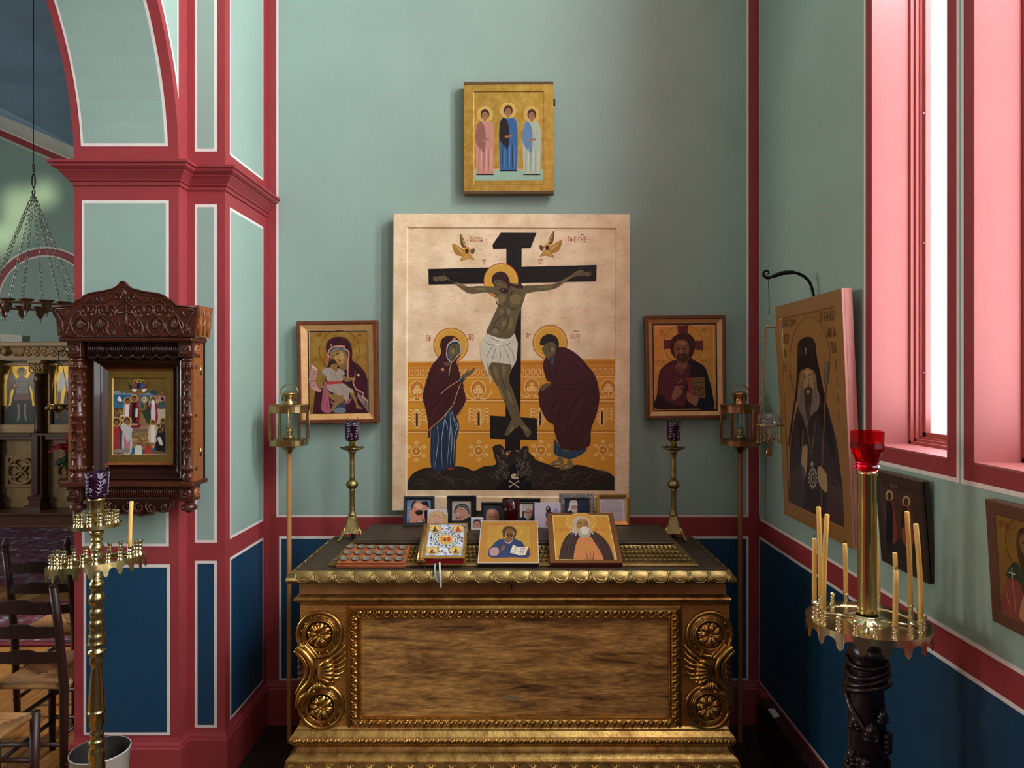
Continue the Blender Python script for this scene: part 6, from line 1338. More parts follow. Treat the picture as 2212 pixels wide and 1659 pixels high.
for deg, z, size, up in ((-105, .735, .048, 1), (-150, .755, .040, 1), (-128, .69, .045, -1), (-70, .78, .035, 1), (-165, .665, .042, 1), (-95, .62, .05, 1), (-140, .55, .05, 1), (-80, .48, .05, -1), (-120, .40, .05, 1), (-150, .30, .05, 1)): rad_leaf(math.radians(deg), z, size, up)
for deg, z in ((-52, .745), (-178, .655), (-60, .52), (-160, .43)):
    m = MB(); aa = math.radians(deg)
    for q in range(12): m.ball((.049*math.cos(aa+.17*(q % 3-1)), .049*math.sin(aa+.17*(q % 3-1)), z-.012*(q//3)), .0085, n=8, m=6)
    m.build('grapes', 'ebony', st)
m = MB(); m.tube([(.046*math.cos(a), .046*math.sin(a), z) for a, z in [(-3.4+.11*j, .83-.0062*j) for j in range(70)]], .0075, 7); m.build('vine', 'ebony', st)
ANG = [-147, -128, -108, -88, -67, -47, -28, -9, 10, 30, 51, 70, 88, 106, 128, 150, 172, -168]
for a in ANG: link('candle_socket', SOCKB if a == 172 else SOCK, tray, (.120*math.cos(math.radians(a)), .120*math.sin(math.radians(a)), ZTR))
for a, h, lx, lab in ((150, .158, .0, 'leftmost beeswax candle on the right stand'), (128, .232, -.02, 'tall beeswax candle second from left on the right stand'), (-168, .236, .035, 'tall beeswax candle at the left front edge of the right stand, third from left'),
        (88, .131, -.02, 'short beeswax candle standing just left of the brass column'), (51, .222, -.045, 'tall beeswax candle just behind the brass column'), (-88, .126, .01, 'short beeswax candle at the front of the right stand'),
        (30, .122, -.03, 'short beeswax candle at the far right rear of the stand'), (-47, .226, -.055, 'tall beeswax candle at the right front, second from the right'), (10, .234, -.04, 'rightmost tall beeswax candle on the right stand')):
    candle(lab, (XC+.120*math.cos(math.radians(a)), YC+.120*math.sin(math.radians(a)), ZTR+.0205), h+.006, lx, 0)
# ---- left stand
YC = 2.27; XC = PX(209, YC); ZTR = 1.008; sl = YC/F
st = thing('brass_candelabrum', 'tall turned brass candle stand with two tiers of sockets, before the left pier', 'candle stand', (XC, YC, 0))
zz = lambda zy: EYE-(1100+zy/2.968-VY)*sl
cp = [(395, 26), (440, 30), (462, 34), (470, 42), (500, 42), (515, 28), (545, 40), (570, 50), (595, 46), (618, 32), (640, 38), (660, 44), (678, 42), (692, 33), (712, 42), (735, 46), (755, 44), (772, 36), (800, 48), (825, 52), (845, 50), (853, 55), (862, 55), (868, 42), (892, 34), (902, 50), (910, 53), (920, 52), (928, 40), (945, 36), (962, 42), (980, 41), (1000, 33), (1015, 32), (1060, 36), (1120, 41), (1200, 46), (1270, 49), (1288, 50), (1292, 54), (1303, 54), (1308, 46), (1370, 47), (1395, 40), (1412, 34), (1425, 42), (1450, 41), (1462, 34), (1475, 48), (1495, 50), (1510, 38), (1530, 46), (1580, 52), (1620, 44), (1640, 50), (1700, 48), (1760, 60), (1800, 42), (1860, 48), (1960, 60), (2040, 50)]
m = MB(); m.lathe([(r*.00051, zz(y)) for y, r in cp][::-1], 28); m.build('column', 'brass', st)
zb = zz(2040); m = MB(); m.lathe([(.105, 0), (.108, .012), (.095, .02), (.06, .045), (.035, .08), (.03, max(.1, zb))], 32); m.build('base', 'brass', st)
tilt_ = Matrix.Translation((0, 0, ZTR)) @ Matrix.Rotation(-.10, 4, 'Y') @ Matrix.Rotation(-.065, 4, 'X')
m = MB(); rl = .142; m.lathe([(rl-.034, -.003), (rl, -.003), (rl, .001), (rl-.034, .001), (rl-.034, -.003)], 48, cap=False, smooth=False)
for i in range(3):
    a = 2*PI*i/3+.6; m.tube([(.02*math.cos(a), .02*math.sin(a), -.001), ((rl-.03)*math.cos(a), (rl-.03)*math.sin(a), -.001)], .008, 4, flat=.25)
m.xf(tilt_); lt = m.build('lower_tray', 'brass', st)
sk = skirt(rl, .001, .019, .024, 22, 'brass', 'pierced_rim', lt)
sk.matrix_local = tilt_
for k in range(22):
    a = 2*PI*(k+.35)/22; v = tilt_ @ Vector((.124*math.cos(a), .124*math.sin(a), .001)); o = link('candle_socket', SOCKLB if k in (1, 11, 18) else SOCKL, lt, v)
ai = 2*PI*(21+.35)/22; v = tilt_ @ Vector((.124*math.cos(ai), .124*math.sin(ai), .001))
candle('single pale beeswax candle on the lower tier of the left candelabrum', (XC+v.x, YC+v.y, v.z+.0265), .156, .035, 0, .0062)
m = MB(); zc2 = lambda py: EYE-(py-VY)*sl
m.lathe([(.012, ZTR-.02), (.0155, ZTR), (.0165, zc2(1195)), (.013, zc2(1192)), (.021, zc2(1186)), (.022, zc2(1180)), (.016, zc2(1174)), (.013, zc2(1171)), (.018, zc2(1168)), (.019, zc2(1164)), (.014, zc2(1160)), (.017, zc2(1157)), (.021, zc2(1152)), (.021, zc2(1147)), (.014, zc2(1141)), (.012, zc2(1130))], 24); m.build('upper_stem', 'brass', st)
t2 = Matrix.Translation((0, 0, zc2(1133))) @ Matrix.Rotation(-.06, 4, 'Y') @ Matrix.Rotation(-.03, 4, 'X')
m = MB(); ru = .0725; m.lathe([(.02, -.002), (ru-.002, -.002), (ru-.002, -.010), (ru, -.010), (ru, .0025), (ru-.02, .0025), (ru-.022, 0), (.02, 0), (.02, -.002)], 40, cap=False, smooth=False); m.xf(t2); ut = m.build('upper_tray', 'brass', st)
for k in range(13):
    a = 2*PI*(k+.2)/13; v = t2 @ Vector((.058*math.cos(a), .058*math.sin(a), .0025)); link('candle_socket', SOCKL, ut, v)
m = MB(); m.lathe([(.012, zc2(1132)), (.022, zc2(1122)), (.0245, zc2(1112)), (.0225, zc2(1100)), (.0235, zc2(1085)), (.026, zc2(1080)), (.026, zc2(1077)), (.022, zc2(1074)), (.016, zc2(1074))], 28); m.build('cup_holder', 'brass', st)
lamp = thing('purple_lamp_glass', 'purple cut-glass cup on top of the left brass candelabrum', 'glass cup', (XC, YC, zc2(1073.5)))
cut_cup('glass', lamp, .0345, .0835, 0, seed=3)
# white bucket with candle stubs
Yb = 2.45; t = thing('bucket', 'white enamel bucket with candle stubs at the foot of the left pier', 'bucket', (PX(216.5, Yb), Yb, 0))
mat('enamel_white', '#c9c2b8', .4, noise=.06, nscale=12); mat('soot', '#2a2724', .6, noise=.3, nscale=20); mat('sand', '#4a4038', .9, bump=.5, bscale=200)  # bucket's inner wall coloured much darker than its outside
m = MB(); m.lathe([(.072, 0), (.074, .002), (.094, .288), (.0965, .290), (.0965, .294), (.0935, .294)], 40, cap=False); m.build('body', 'enamel_white', t)
m = MB(); m.lathe([(.0935, .2935), (.092, .285), (.074, .012)], 40, cap=False); m.build('inside', 'soot', t); m = MB(); m.lathe([(.0001, .215), (.088, .214)], 32, cap=False); m.build('sand', 'sand', t)
candle('discarded candle stub lying inside the white bucket', (PX(216.5, Yb)-.012, Yb+.0, .222), .078, 0, 0, .005, 'candle stubs in the bucket').rotation_euler = (.1, 1.2, -.1)
candle('short candle stub standing upright in the white bucket', (PX(216.5, Yb)+.01, Yb-.04, .2145), .05, 0, 0, .006, 'candle stubs in the bucket')
# ---- processional lanterns
def lantern(px, label, rz, m1, wood, Yl=3.06):
    s = Yl/F; t = thing('processional_lantern', label, 'lantern', (PX(px, Yl), Yl, 0), (0, 0, rz), 'processional lanterns on poles')
    z = lambda py: EYE-(py-VY)*s
    m = MB(); m.lathe([(.0100, 0), (.0105, .01), (.0105, z(975)), (.0095, z(968))], 14); m.build('pole', wood, t)
    m = MB(); m.lathe([(.010, z(980)), (.013, z(976)), (.025, z(969)), (.042, z(963)), (.045, z(961))], 20); m.build('pole_cup', m1, t)
    R = .0785
    def rsq(r, zz, n=32, e=.34):    # rounded square ring
        out = []
        for i in range(n):
            a = 2*PI*(i+.5)/n; c, d = math.cos(a), math.sin(a); out.append((r*math.copysign(abs(c)**(e*2), c), r*.92*math.copysign(abs(d)**(e*2), d), zz))
        return out
    def shell(rings, nm, mt, par=t, cap=True):
        mm = MB(); n = len(rings[0]); vs = sum(rings, []); fs = [(j*n+i, j*n+(i+1) % n, (j+1)*n+(i+1) % n, (j+1)*n+i) for j in range(len(rings)-1) for i in range(n)]
        if cap: fs += [list(range(n))[::-1], [len(vs)-n+i for i in range(n)]]
        mm.add(vs, fs, 0, False); return mm.build(nm, mt, par)
    shell([rsq(R*.94, z(962)), rsq(R, z(961)), rsq(R, z(949)), rsq(R*.96, z(948))], 'lower_band', m1); shell([rsq(R*.96, z(892)), rsq(R, z(891)), rsq(R, z(877)), rsq(R*1.03, z(876)), rsq(R*1.03, z(874.5)), rsq(R*.9, z(873)), rsq(.03, z(872.5))], 'upper_band', m1)
    shell([rsq(R*.93, z(948)), rsq(R*.93, z(892))], 'glass_pane', 'window_glass', cap=False)
    for sx in (-1, 1):
        for sy in (-1, 1):
            m = MB(); x, y = sx*R*.80, sy*R*.74; m.box(x-.005, y-.005, z(949), x+.005, y+.005, z(891)); m.build('corner_post', m1, t)
    for x, y in ((-.021, -R*.95), (.021, -R*.95), (-R*1.09, 0), (R*1.09, 0), (-.021, R*.95), (.021, R*.95)):
        m = MB(); k = 1.045; m.tube([(x*.93, y*.93, z(953)), (x*k, y*k, z(951)), (x*k, y*k, z(885)), (x*.93, y*.93, z(883))], .0016, 6); m.build('guard_wire', m1, t)
    m = MB(); m.lathe([(.034, z(872.5)), (.027, z(870)), (.027, z(853)), (.031, z(852)), (.031, z(850)), (.020, z(846)), (.008, z(845))], 20); ch = m.build('chimney_cap', m1, t)
    m = MB()
    for i in range(6):
        a = 2*PI*i/6+.3; m.tube([(.0272*math.cos(a), .0272*math.sin(a), z(866)), (.0272*math.cos(a), .0272*math.sin(a), z(858))], .003, 4)
    m.build('vent_slot', 'black', ch)
    m = MB(); c0 = z(853); m.tube([(.037*math.sin(q)*1.05, 0, c0+.008-.040*math.cos(q)*.82+.004) for q in [.6+(2*PI-1.2)*i/24 for i in range(25)]], .0022, 6); m.build('carry_handle', m1, t)
    m = MB(); m.lathe([(.022, z(948)), (.022, z(941)), (.016, z(939)), (.010, z(936)), (.015, z(933)), (.017, z(930)), (.012, z(928)), (.0165, z(924)), (.0175, z(923)), (.008, z(923))], 16); m.build('burner', 'brass_old', t)
    m = MB(); m.lathe([(.012, z(923)), (.0145, z(918)), (.010, z(908)), (.008, z(897))], 14, cap=False); m.build('lamp_chimney', 'window_glass', t)
mat('lantern_brass', '#b09a68', .3, 1, noise=.2, nscale=25)
lantern(624.5, 'brass lantern on a pale wooden pole beside the left pier', .0, 'lantern_brass', 'pole_wood')
lantern(1599, 'copper-toned brass lantern on a wooden pole in the right corner', .12, 'copper_brass', mat('pole_dark', '#8a5a38', .45, noise=.1, nscale=8))
# ---- wrought bracket and hanging oil lamp
Yh = 2.56
t = thing('wall_bracket', 'black wrought-iron bracket curling out above the tall hierarch icon', 'bracket', (1.098, Yh, 1.80))
def lp(px, py, Yd=Yh): X, Z = P(px, py, Yd); return (X-t.location.x, Yd-Yh, Z-t.location.z)
m = MB(); pts = [lp(1762, 690), lp(1757.5, 640), lp(1750, 612), lp(1735, 596), lp(1712, 588), lp(1690, 590), lp(1672, 596), lp(1660, 600), lp(1653, 598), lp(1649, 592), lp(1652, 586), lp(1658, 585), lp(1661, 590), lp(1657, 593)]
m.tube(cr(pts, 5, False), [.0058]*40+[.0058-.0035*i/25 for i in range(26)], 6); m.build('arm', 'iron', t)
m = MB(); tw = cr([lp(1712, 588), lp(1690, 590), lp(1672, 596)], 16, False)
for k in range(2): m.tube([(x, y+.006*math.cos(i*.9+k*PI), z+.006*math.sin(i*.9+k*PI)) for i, (x, y, z) in enumerate(tw)], .0032, 5)
m.build('twist', 'iron', t)
m = MB(); q = lp(1762, 690); m.box(q[0]-.004, -.012, q[2]-.05, -.001, .012, q[2]+.03); m.tube([q, (0, 0, q[2])], .006, 6); m.build('wall_plate', 'iron', t)
Xl, _ = P(1662, 700, Yh)
t = thing('hanging_oil_lamp', 'small gilt hanging oil lamp with clear glass and chain fringe, before the hierarch icon', 'oil lamp', (Xl, Yh, PZ(978, Yh)))
zz = lambda py: PZ(py, Yh)-t.location.z; ss = Yh/F
m = MB(); m.tube([(PX(1660, Yh)-Xl, 0, zz(599)), (0, 0, zz(680))], .0014, 6); m.build('hanging_wire', 'iron', t)
m = MB(); m.tube([(.0055*math.cos(q), 0, zz(703)+.0055*math.sin(q)) for q in [2*PI*i/16 for i in range(16)]], .001, 5, closed=True); m.tube([(0, 0, zz(680)), (0, 0, zz(699))], .0012, 5); m.lathe([(.0001, zz(708.5)), (.025, zz(708)), (.025, zz(707.3)), (.0001, zz(706))], 24); m.build('top_disc', 'brass', t)
mat('gilt_chain', '#b08a5a', .3, 1)
def chain(p0, p1, L, r, wire, nm, par, mt='gilt_chain', sag=0):
    A_, B_ = Vector(p0), Vector(p1); n = max(2, int((B_-A_).length/L)); m = MB(); d = (B_-A_).normalized()
    u = d.cross(Vector((0, 1, 0))) if abs(d.y) < .9 else d.cross(Vector((1, 0, 0))); u.normalize(); w_ = d.cross(u)
    for i in range(n):
        f = (i+.5)/n; c = A_.lerp(B_, f)-Vector((0, 0, sag*4*f*(1-f))); s_ = u if i % 2 else w_
        m.tube([c+d*(L*.68*math.cos(q))+s_*(r*math.sin(q)) for q in [2*PI*k/8 for k in range(8)]], wire, 4, closed=True)
    return tag(m.build(nm, mt, par), kind='stuff')
disc = zz(918); rd = 27*ss
for a in (PI/2+.2, PI+.35, -.35+2*PI/90, ):
    chain((.020*math.cos(a), .020*math.sin(a), zz(708)), (rd*.98*math.cos(a), rd*.98*math.sin(a), disc), .0075, .0026, .0009, 'chain', t)
m = MB(); m.lathe([(.018, disc+.0005), (.022, disc-.001), (rd+.004, disc-.001), (rd+.006, disc+.002), (rd+.003, disc+.0025), (.022, disc+.0015), (.018, disc+.002)], 36, cap=False); m.build('lamp_ring', 'brass', t)
m = MB(); rc = 22*ss; m.lathe([(.008, zz(950)), (.022, zz(940)), (rc*.9, zz(925)), (rc, zz(912)), (rc*1.02, zz(893)), (rc*.98, zz(893)), (rc*.95, zz(912)), (rc*.84, zz(925)), (.018, zz(938)), (.0001, zz(944))], 24); gl_ = m.build('glass_cup', 'window_glass', t)
m = MB(); random.seed(9)
for k in range(22):
    a = 2*PI*k/22; v = random.random(); m.tube([(rc*1.02*math.cos(a), rc*1.02*math.sin(a), zz(912)), (rc*1.03*math.cos(a+.1), rc*1.03*math.sin(a+.1), zz(903)), (rc*1.03*math.cos(a+.2*(v-.5)*3), rc*1.03*math.sin(a+.2*(v-.5)*3), zz(896))], [.0006, .0022, .0004], 4)
m.build('etched_leaves', mat('etched_dim', '#75686c', .5), gl_)
for k in range(16):
    a = 2*PI*k/16; x, y = rd*.92*math.cos(a), rd*.92*math.sin(a); L_ = 30+6*math.cos(2*a)
    m = MB(); zt = disc-.002; zb = zz(918+L_)
    for i in range(9): f = (i+.5)/9; m.ball((x, y, zt+(zb-zt)*f), .0014, .0014, .0026, 5, 4)
    m.ball((x, y, zb-.004), .0042, .0042, .005, 6, 5); m.build('fringe_tassel', 'gilt_chain', t)
for a in (0, 2*PI/3, 4*PI/3): chain((rd*.6*math.cos(a), rd*.6*math.sin(a), zz(935)), (0, 0, zz(962)), .007, .0024, .0008, 'lower_chain', t)
m = MB(); m.tube([(0, 0, zz(962)), (0, 0, zz(966))], .001, 5); m.lathe([(.0001, -.0028), (.0085, -.0024), (.0105, -.0008), (.0105, .0008), (.0085, .0024), (.0001, .0028)], 20); m.xf(Matrix.Translation((0, 0, zz(978))) @ Matrix.Diagonal((1, 1, 1.3, 1)) @ Matrix.Rotation(PI/2, 4, 'X'), 10+0) if False else None
mm = MB(); mm.lathe([(.0001, -.0022), (.010, -.002), (.0115, 0), (.010, .002), (.0001, .0022)], 20, smooth=False); mm.xf(Matrix.Translation((0, 0, zz(978))) @ Matrix.Diagonal((1, 1, 1.3, 1)) @ Matrix.Rotation(PI/2, 4, 'X')); mm.tube([(0, 0, zz(962)), (0, 0, zz(970))], .001, 5); mm.build('pendant', 'gilt_chain', t)
# ---- baseboard heater along the right wall
t = thing('baseboard_heater', 'long dark painted baseboard heater along the foot of the right wall', 'heater', (XR-.05, 2.2, 0))
mat('heater_paint', '#3a1c20', .4, noise=.1, nscale=8)
m = MB(); m.prism([(-.010, .01), (-.010, .15), (.004, .185), (.0485, .195), (.0485, .01)], -1.2, .86, lambda u, v, a: (u, a, v)); m.build('cover', 'heater_paint', t)
m = MB(); m.prism([(-.012, .150), (-.0105, .146), (.002, .178), (.0005, .182)], -1.2, .84, lambda u, v, a: (u, a, v)); m.build('outlet_slot', 'black', t)
m = MB(); m.box(.004, .70, .186, .03, .76, .1965); m.build('maker_plate', 'photo_paper', t)
# ================================================================ carved wooden icon case on the pier
mat('carved_wood', '#3c180c', .34, col2='#522513', nscale=7, stretch=(2, 2, 9), bump=.06, coat=.15); mat('carved_side', '#7a4320', .36, col2='#925730', nscale=6, stretch=(3, 3, 12), coat=.1)  # same wood; side copy lightened where the window light falls
mat('case_dark', '#2a110a', .3, noise=.1, nscale=8, coat=.25)
YK = 2.588; ZK = (110, 600, 6.144)
kiot = thing('icon_case', 'carved brown wooden icon case with turned columns hanging on the left pier', 'icon case', (-1.458, 2.69, PZ(1112, YK)))
def kp(x, y, d=0, Yd=None):      # crop point -> world, d = relief towards the viewer
    Yd = Yd or 2.562; X, Z = P(ZK[0]+x/ZK[2], ZK[1]+y/ZK[2], Yd); return (X, Yd-d, Z)
def kx(px): return PX(px, YK)
def kz(py): return PZ(py, YK)
x0, x1 = kx(143.5), kx(416)
# case boards
for nm, b in (('side_board', (x0, 2.598, kz(1042), x0+.012, 2.69, kz(738))), ('side_board', (x1-.012, 2.598, kz(1042), x1, 2.69, kz(738))), ('back_board', (x0, 2.675, kz(1042), x1, 2.69, kz(738)))):
    m = MB(); m.box(*b); wpart(m, nm, 'carved_side', kiot)
m = MB(); m.box(x0-.016, 2.565, kz(738.5), x1+.010, 2.69, kz(728), bev=.007); sh = wpart(m, 'upper_shelf', 'carved_wood', kiot)
m = MB(); m.box(x0-.012, 2.562, kz(1050), x1+.012, 2.69, kz(1040.5), bev=.004); wpart(m, 'lower_shelf', 'carved_wood', kiot)
# crown
out = '30,370 288,370 310,352 345,302 408,288 440,242 520,210 700,180 830,148 890,108 930,56 975,52 1010,100 1080,148 1250,190 1420,212 1508,242 1552,286 1600,300 1652,352 1672,372 1945,378 1910,782 135,772'
ol = [tuple(float(c) for c in q.split(',')) for q in out.split()]
def kprism(m, pts, d0, d1, Yd=2.562):
    n = len(pts); A_ = [kp(x, y, d0, Yd) for x, y in pts]; B_ = [kp(x, y, d1, Yd) for x, y in pts]
    m.add(A_+B_, [list(range(n)), [n+i for i in range(n)][::-1]]+[(i, (i+1) % n, n+(i+1) % n, n+i) for i in range(n)])
m = MB(); kprism(m, ol, 0, -.016); crown = wpart(m, 'crown', 'carved_wood', kiot)
m = MB(); m.tube([kp(x, y, .002) for x, y in [(40, 384)]+ol[1:21]+[(1930, 392)]], .0034, 6); m.tube([kp(x, y, .0) for x, y in [(70, 410), (300, 405), (370, 350), (460, 300), (540, 262), (720, 228), (850, 190), (950, 120), (1050, 190), (1240, 236), (1410, 256), (1500, 296), (1590, 350), (1650, 410), (1900, 415)]], .0020, 5)
wpart(m, 'crown_rim', 'carved_wood', kiot, crown)
xa = PX(426.6, 2.565); m = MB(); m.add([(xa-.012, 2.572, kz(727)), (xa, 2.572, kz(660)), (xa+.002, 2.69, kz(660)), (xa-.010, 2.69, kz(727)), (xa-.028, 2.572, kz(727)), (xa-.016, 2.572, kz(660)), (xa-.014, 2.69, kz(660)), (xa-.026, 2.69, kz(727))], [(0, 1, 2, 3), (7, 6, 5, 4), (1, 5, 6, 2), (0, 3, 7, 4), (3, 2, 6, 7), (0, 4, 5, 1)]); cs = wpart(m, 'crown_side', 'carved_side', kiot)
xb = PX(115, 2.565); m = MB(); m.add([(xb+.012, 2.572, kz(727)), (xb, 2.572, kz(660)), (xb, 2.69, kz(660)), (xb+.012, 2.69, kz(727)), (xb+.028, 2.572, kz(727)), (xb+.016, 2.572, kz(660)), (xb+.016, 2.69, kz(660)), (xb+.028, 2.69, kz(727))], [(0, 1, 2, 3), (7, 6, 5, 4), (1, 5, 6, 2), (0, 3, 7, 4), (3, 2, 6, 7), (0, 4, 5, 1)]); wpart(m, 'crown_side', 'carved_side', kiot)
def side_relief():
    m = MB()
    for k in range(3):
        y = 2.592+.036*k
        for t in (-1, 1): m.tube([(xa-.009+.001*0, y, kz(724)), (xa-.005, y+t*.013, kz(705)), (xa-.001, y+t*.004, kz(685)), (xa+.003, y+t*.014, kz(668))], .0028, 5)
        m.tube([(xa-.008, y, kz(720)), (xa-.001, y, kz(690))], [.001, .0035], 5)
    return m
wpart(side_relief(), 'side_relief', 'carved_side', kiot, cs)
def spiral(cx, cy, r0, turns, sgn, a0, n=22): return [(cx+sgn*r0*(1-.82*i/n)*math.cos(a0+turns*2*PI*i/n), cy+r0*(1-.82*i/n)*math.sin(a0+turns*2*PI*i/n)) for i in range(n+1)]
R_ = .0030
def rel(m, pts, r=R_, d=.002): m.tube([kp(x, y, d) for x, y in pts], r, 6)
def palmette(m, cx, cy, h, w):
    for k in range(-3, 4):
        a = k*.36; L_ = h*(1-.09*abs(k)); ex, ey = cx+math.sin(a)*w*.95, cy-L_*math.cos(a*.75)
        m.tube([kp(cx, cy, .001), kp(cx+(ex-cx)*.45, cy+(ey-cy)*.6, .004), kp(ex, ey, .001)], [.0014, .0034, .0010], 5)
    for s_ in (-1, 1): rel(m, spiral(cx+s_*w*.42, cy+h*.13, w*.30, .8, s_, PI), .0016)
for cx in (395, 655, 1390, 1642):
    m = MB(); c0 = 635
    rel(m, cr([(cx, 478), (cx-38, 530), (cx-100, 590), (cx-112, 660), (cx-70, 740), (cx-20, 768)], 5, False)); rel(m, cr([(cx, 478), (cx+38, 530), (cx+100, 590), (cx+112, 660), (cx+70, 740), (cx+20, 768)], 5, False))
    palmette(m, cx, 690, 170, 85); wpart(m, 'palmette', 'carved_wood', kiot, crown)
for i, (cx, cy, s_) in enumerate(((455, 430, 1), (545, 420, -1), (705, 420, 1), (800, 430, -1), (1190, 430, 1), (1290, 420, -1), (1440, 420, 1), (1560, 430, -1))):
    m = MB(); rel(m, spiral(cx, cy, 68, 1.15, s_, -PI*.9)); rel(m, cr([(cx-s_*66, cy-10), (cx-s_*50, cy+70), (cx-s_*10, cy+120)], 5, False), .0026); palmette(m, cx, cy+100, 60, 34); wpart(m, 'scroll', 'carved_wood', kiot, crown)
m = MB()
for s_ in (-1, 1):
    f = lambda x, y: (985+s_*x, y)
    rel(m, cr([f(-5, 285), f(60, 345), f(125, 400), f(100, 440), f(140, 520), f(215, 600), f(240, 690), f(205, 765)], 5, False), .0034); rel(m, spiral(985+s_*95, 262, 48, 1.2, s_, PI*.5), .003); rel(m, cr([f(30, 240), f(110, 200), f(170, 260), f(260, 320), f(350, 310), f(370, 270), f(320, 262)], 5, False), .003); rel(m, cr([f(400, 330), f(460, 300), f(530, 340)], 5, False), .003); rel(m, spiral(985+s_*320, 290, 34, 1, s_, 0), .0024); rel(m, cr([f(130, 470), f(190, 640), f(240, 690)], 4, False), .0022); rel(m, cr([f(140, 765), f(120, 690), f(80, 640), f(70, 600), f(110, 590), f(125, 625)], 5, False), .0026); rel(m, cr([f(140, 765), f(170, 700)], 2, False), .0022); rel(m, cr([f(620, 440), f(700, 520), f(720, 600), f(780, 760)], 4, False), .003); rel(m, cr([f(760, 440), f(800, 520), f(860, 440), f(920, 440)], 3, False), .003); rel(m, cr([f(900, 460), f(850, 560), f(820, 640), f(870, 740)], 4, False), .003); rel(m, spiral(985+s_*850, 690, 45, 1.1, s_, 1), .0024)
wpart(m, 'ogee_arch', 'carved_wood', kiot, crown)
m = MB(); palmette(m, 975, 250, 110, 50); wpart(m, 'palmette', 'carved_wood', kiot, crown)
m = MB(); rel(m, [(1005, 352), (1012, 560), (1025, 720)], .0034, .003); rel(m, [(950, 402), (1050, 402)], .0030, .003); rel(m, [(905, 462), (1098, 462)], .0034, .003); rel(m, [(985, 590), (1055, 640)], .0030, .003); rel(m, arcp(1020, 765, 35, PI, 2*PI, 10), .003, .002); wpart(m, 'carved_cross', 'carved_wood', kiot, crown)
# hanging lambrequin leaves (top) and apron leaves (bottom)
def leafpiece(w, h, tip):
    m = MB(); m.box(-w/2, 0, -h*.78, w/2, .004, 0)
    for k in range(-2, 3): m.tube([(k*w*.11, -.002, -.001), (k*w*.19, -.004, -h*.4), (k*w*.10, -.002, -h*.76)], [.0012, .0026, .0012], 5)
    m.tube([(w/2, -.003, 0), (w/2, -.003, -h*.72)], .0024, 5)
    if tip: m.tube([(-w*.5, -.003, -h*.70), (-w*.25, -.004, -h*.92), (0, -.004, -h), (w*.25, -.004, -h*.92), (w*.5, -.003, -h*.70)], .0026, 5); m.prism([(-w*.45, -h*.7), (-w*.2, -h*.9), (0, -h*.98), (w*.2, -h*.9), (w*.45, -h*.7)], 0, .004, lambda u, v, a: (u, a, v))
    return m
fxa, fxb = kx(184), kx(385); n = 8; wv = (fxb-fxa)/n
lm = leafpiece(wv, kz(740)-kz(777), True).mesh('carved_leaf', 'case_dark'); fr = MB(); fr.box(fxa, 2.604, kz(740)-.001, fxb, 2.61, kz(738)); frz = wpart(fr, 'frieze_rail', 'case_dark', kiot)
for i in range(n): link('carved_leaf', lm, frz, (fxa+wv*(i+.5), 2.600, kz(739.5)))
n = 7; wv = (fxb-fxa)/n; lm = leafpiece(wv, kz(1051)-kz(1083), False).mesh('carved_leaf', 'carved_wood'); fr = MB(); fr.box(fxa, 2.60, kz(1053), fxb, 2.612, kz(1050)); ap = wpart(fr, 'apron_rail', 'carved_wood', kiot)
for i in range(n): link('carved_leaf', lm, ap, (fxa+wv*(i+.5), 2.590, kz(1051)))
ZKA = (130, 1030, 6.9125)
def ka(x, y, d=0): X, Z = P(ZKA[0]+x/ZKA[2], ZKA[1]+y/ZKA[2], 2.592); return (X, 2.592-d, Z)
m = MB(); edge = [(372, 360), (500, 470), (640, 520), (760, 545), (900, 560), (990, 548), (1095, 545), (1200, 575), (1290, 565), (1400, 548), (1440, 510), (1560, 520), (1650, 470), (1690, 440), (1700, 360)]
m.add([ka(x, y, -.002) for x, y in [(372, 330)]+edge+[(1700, 330)]], [list(range(len(edge)+2))]); wpart(m, 'apron_ground', 'case_dark', kiot, ap)
m = MB(); m.tube([ka(x, y, .003) for x, y in cr(edge, 4, False)], .0032, 6); wpart(m, 'apron_edge', 'carved_wood', kiot, ap)
for cx, cy, s_, r in ((990, 450, 1, 75), (1190, 455, -1, 75), (1390, 465, -1, 60), (1545, 455, 1, 55), (800, 450, -1, 65), (640, 430, 1, 60), (500, 410, -1, 50)):
    m = MB(); m.tube([ka(x, y, .003) for x, y in spiral(cx, cy, r, 1.3, s_, -PI*.4)], [.0042-.0025*i/22 for i in range(23)], 6); m.tube([ka(cx-s_*10, cy+r, .002), ka(cx+s_*70, cy+60, .003), ka(cx+s_*110, cy-20, .002), ka(cx+s_*95, cy-80, .001)], [.002, .004, .0036, .002], 6); wpart(m, 'apron_scroll', 'carved_wood', kiot, ap)
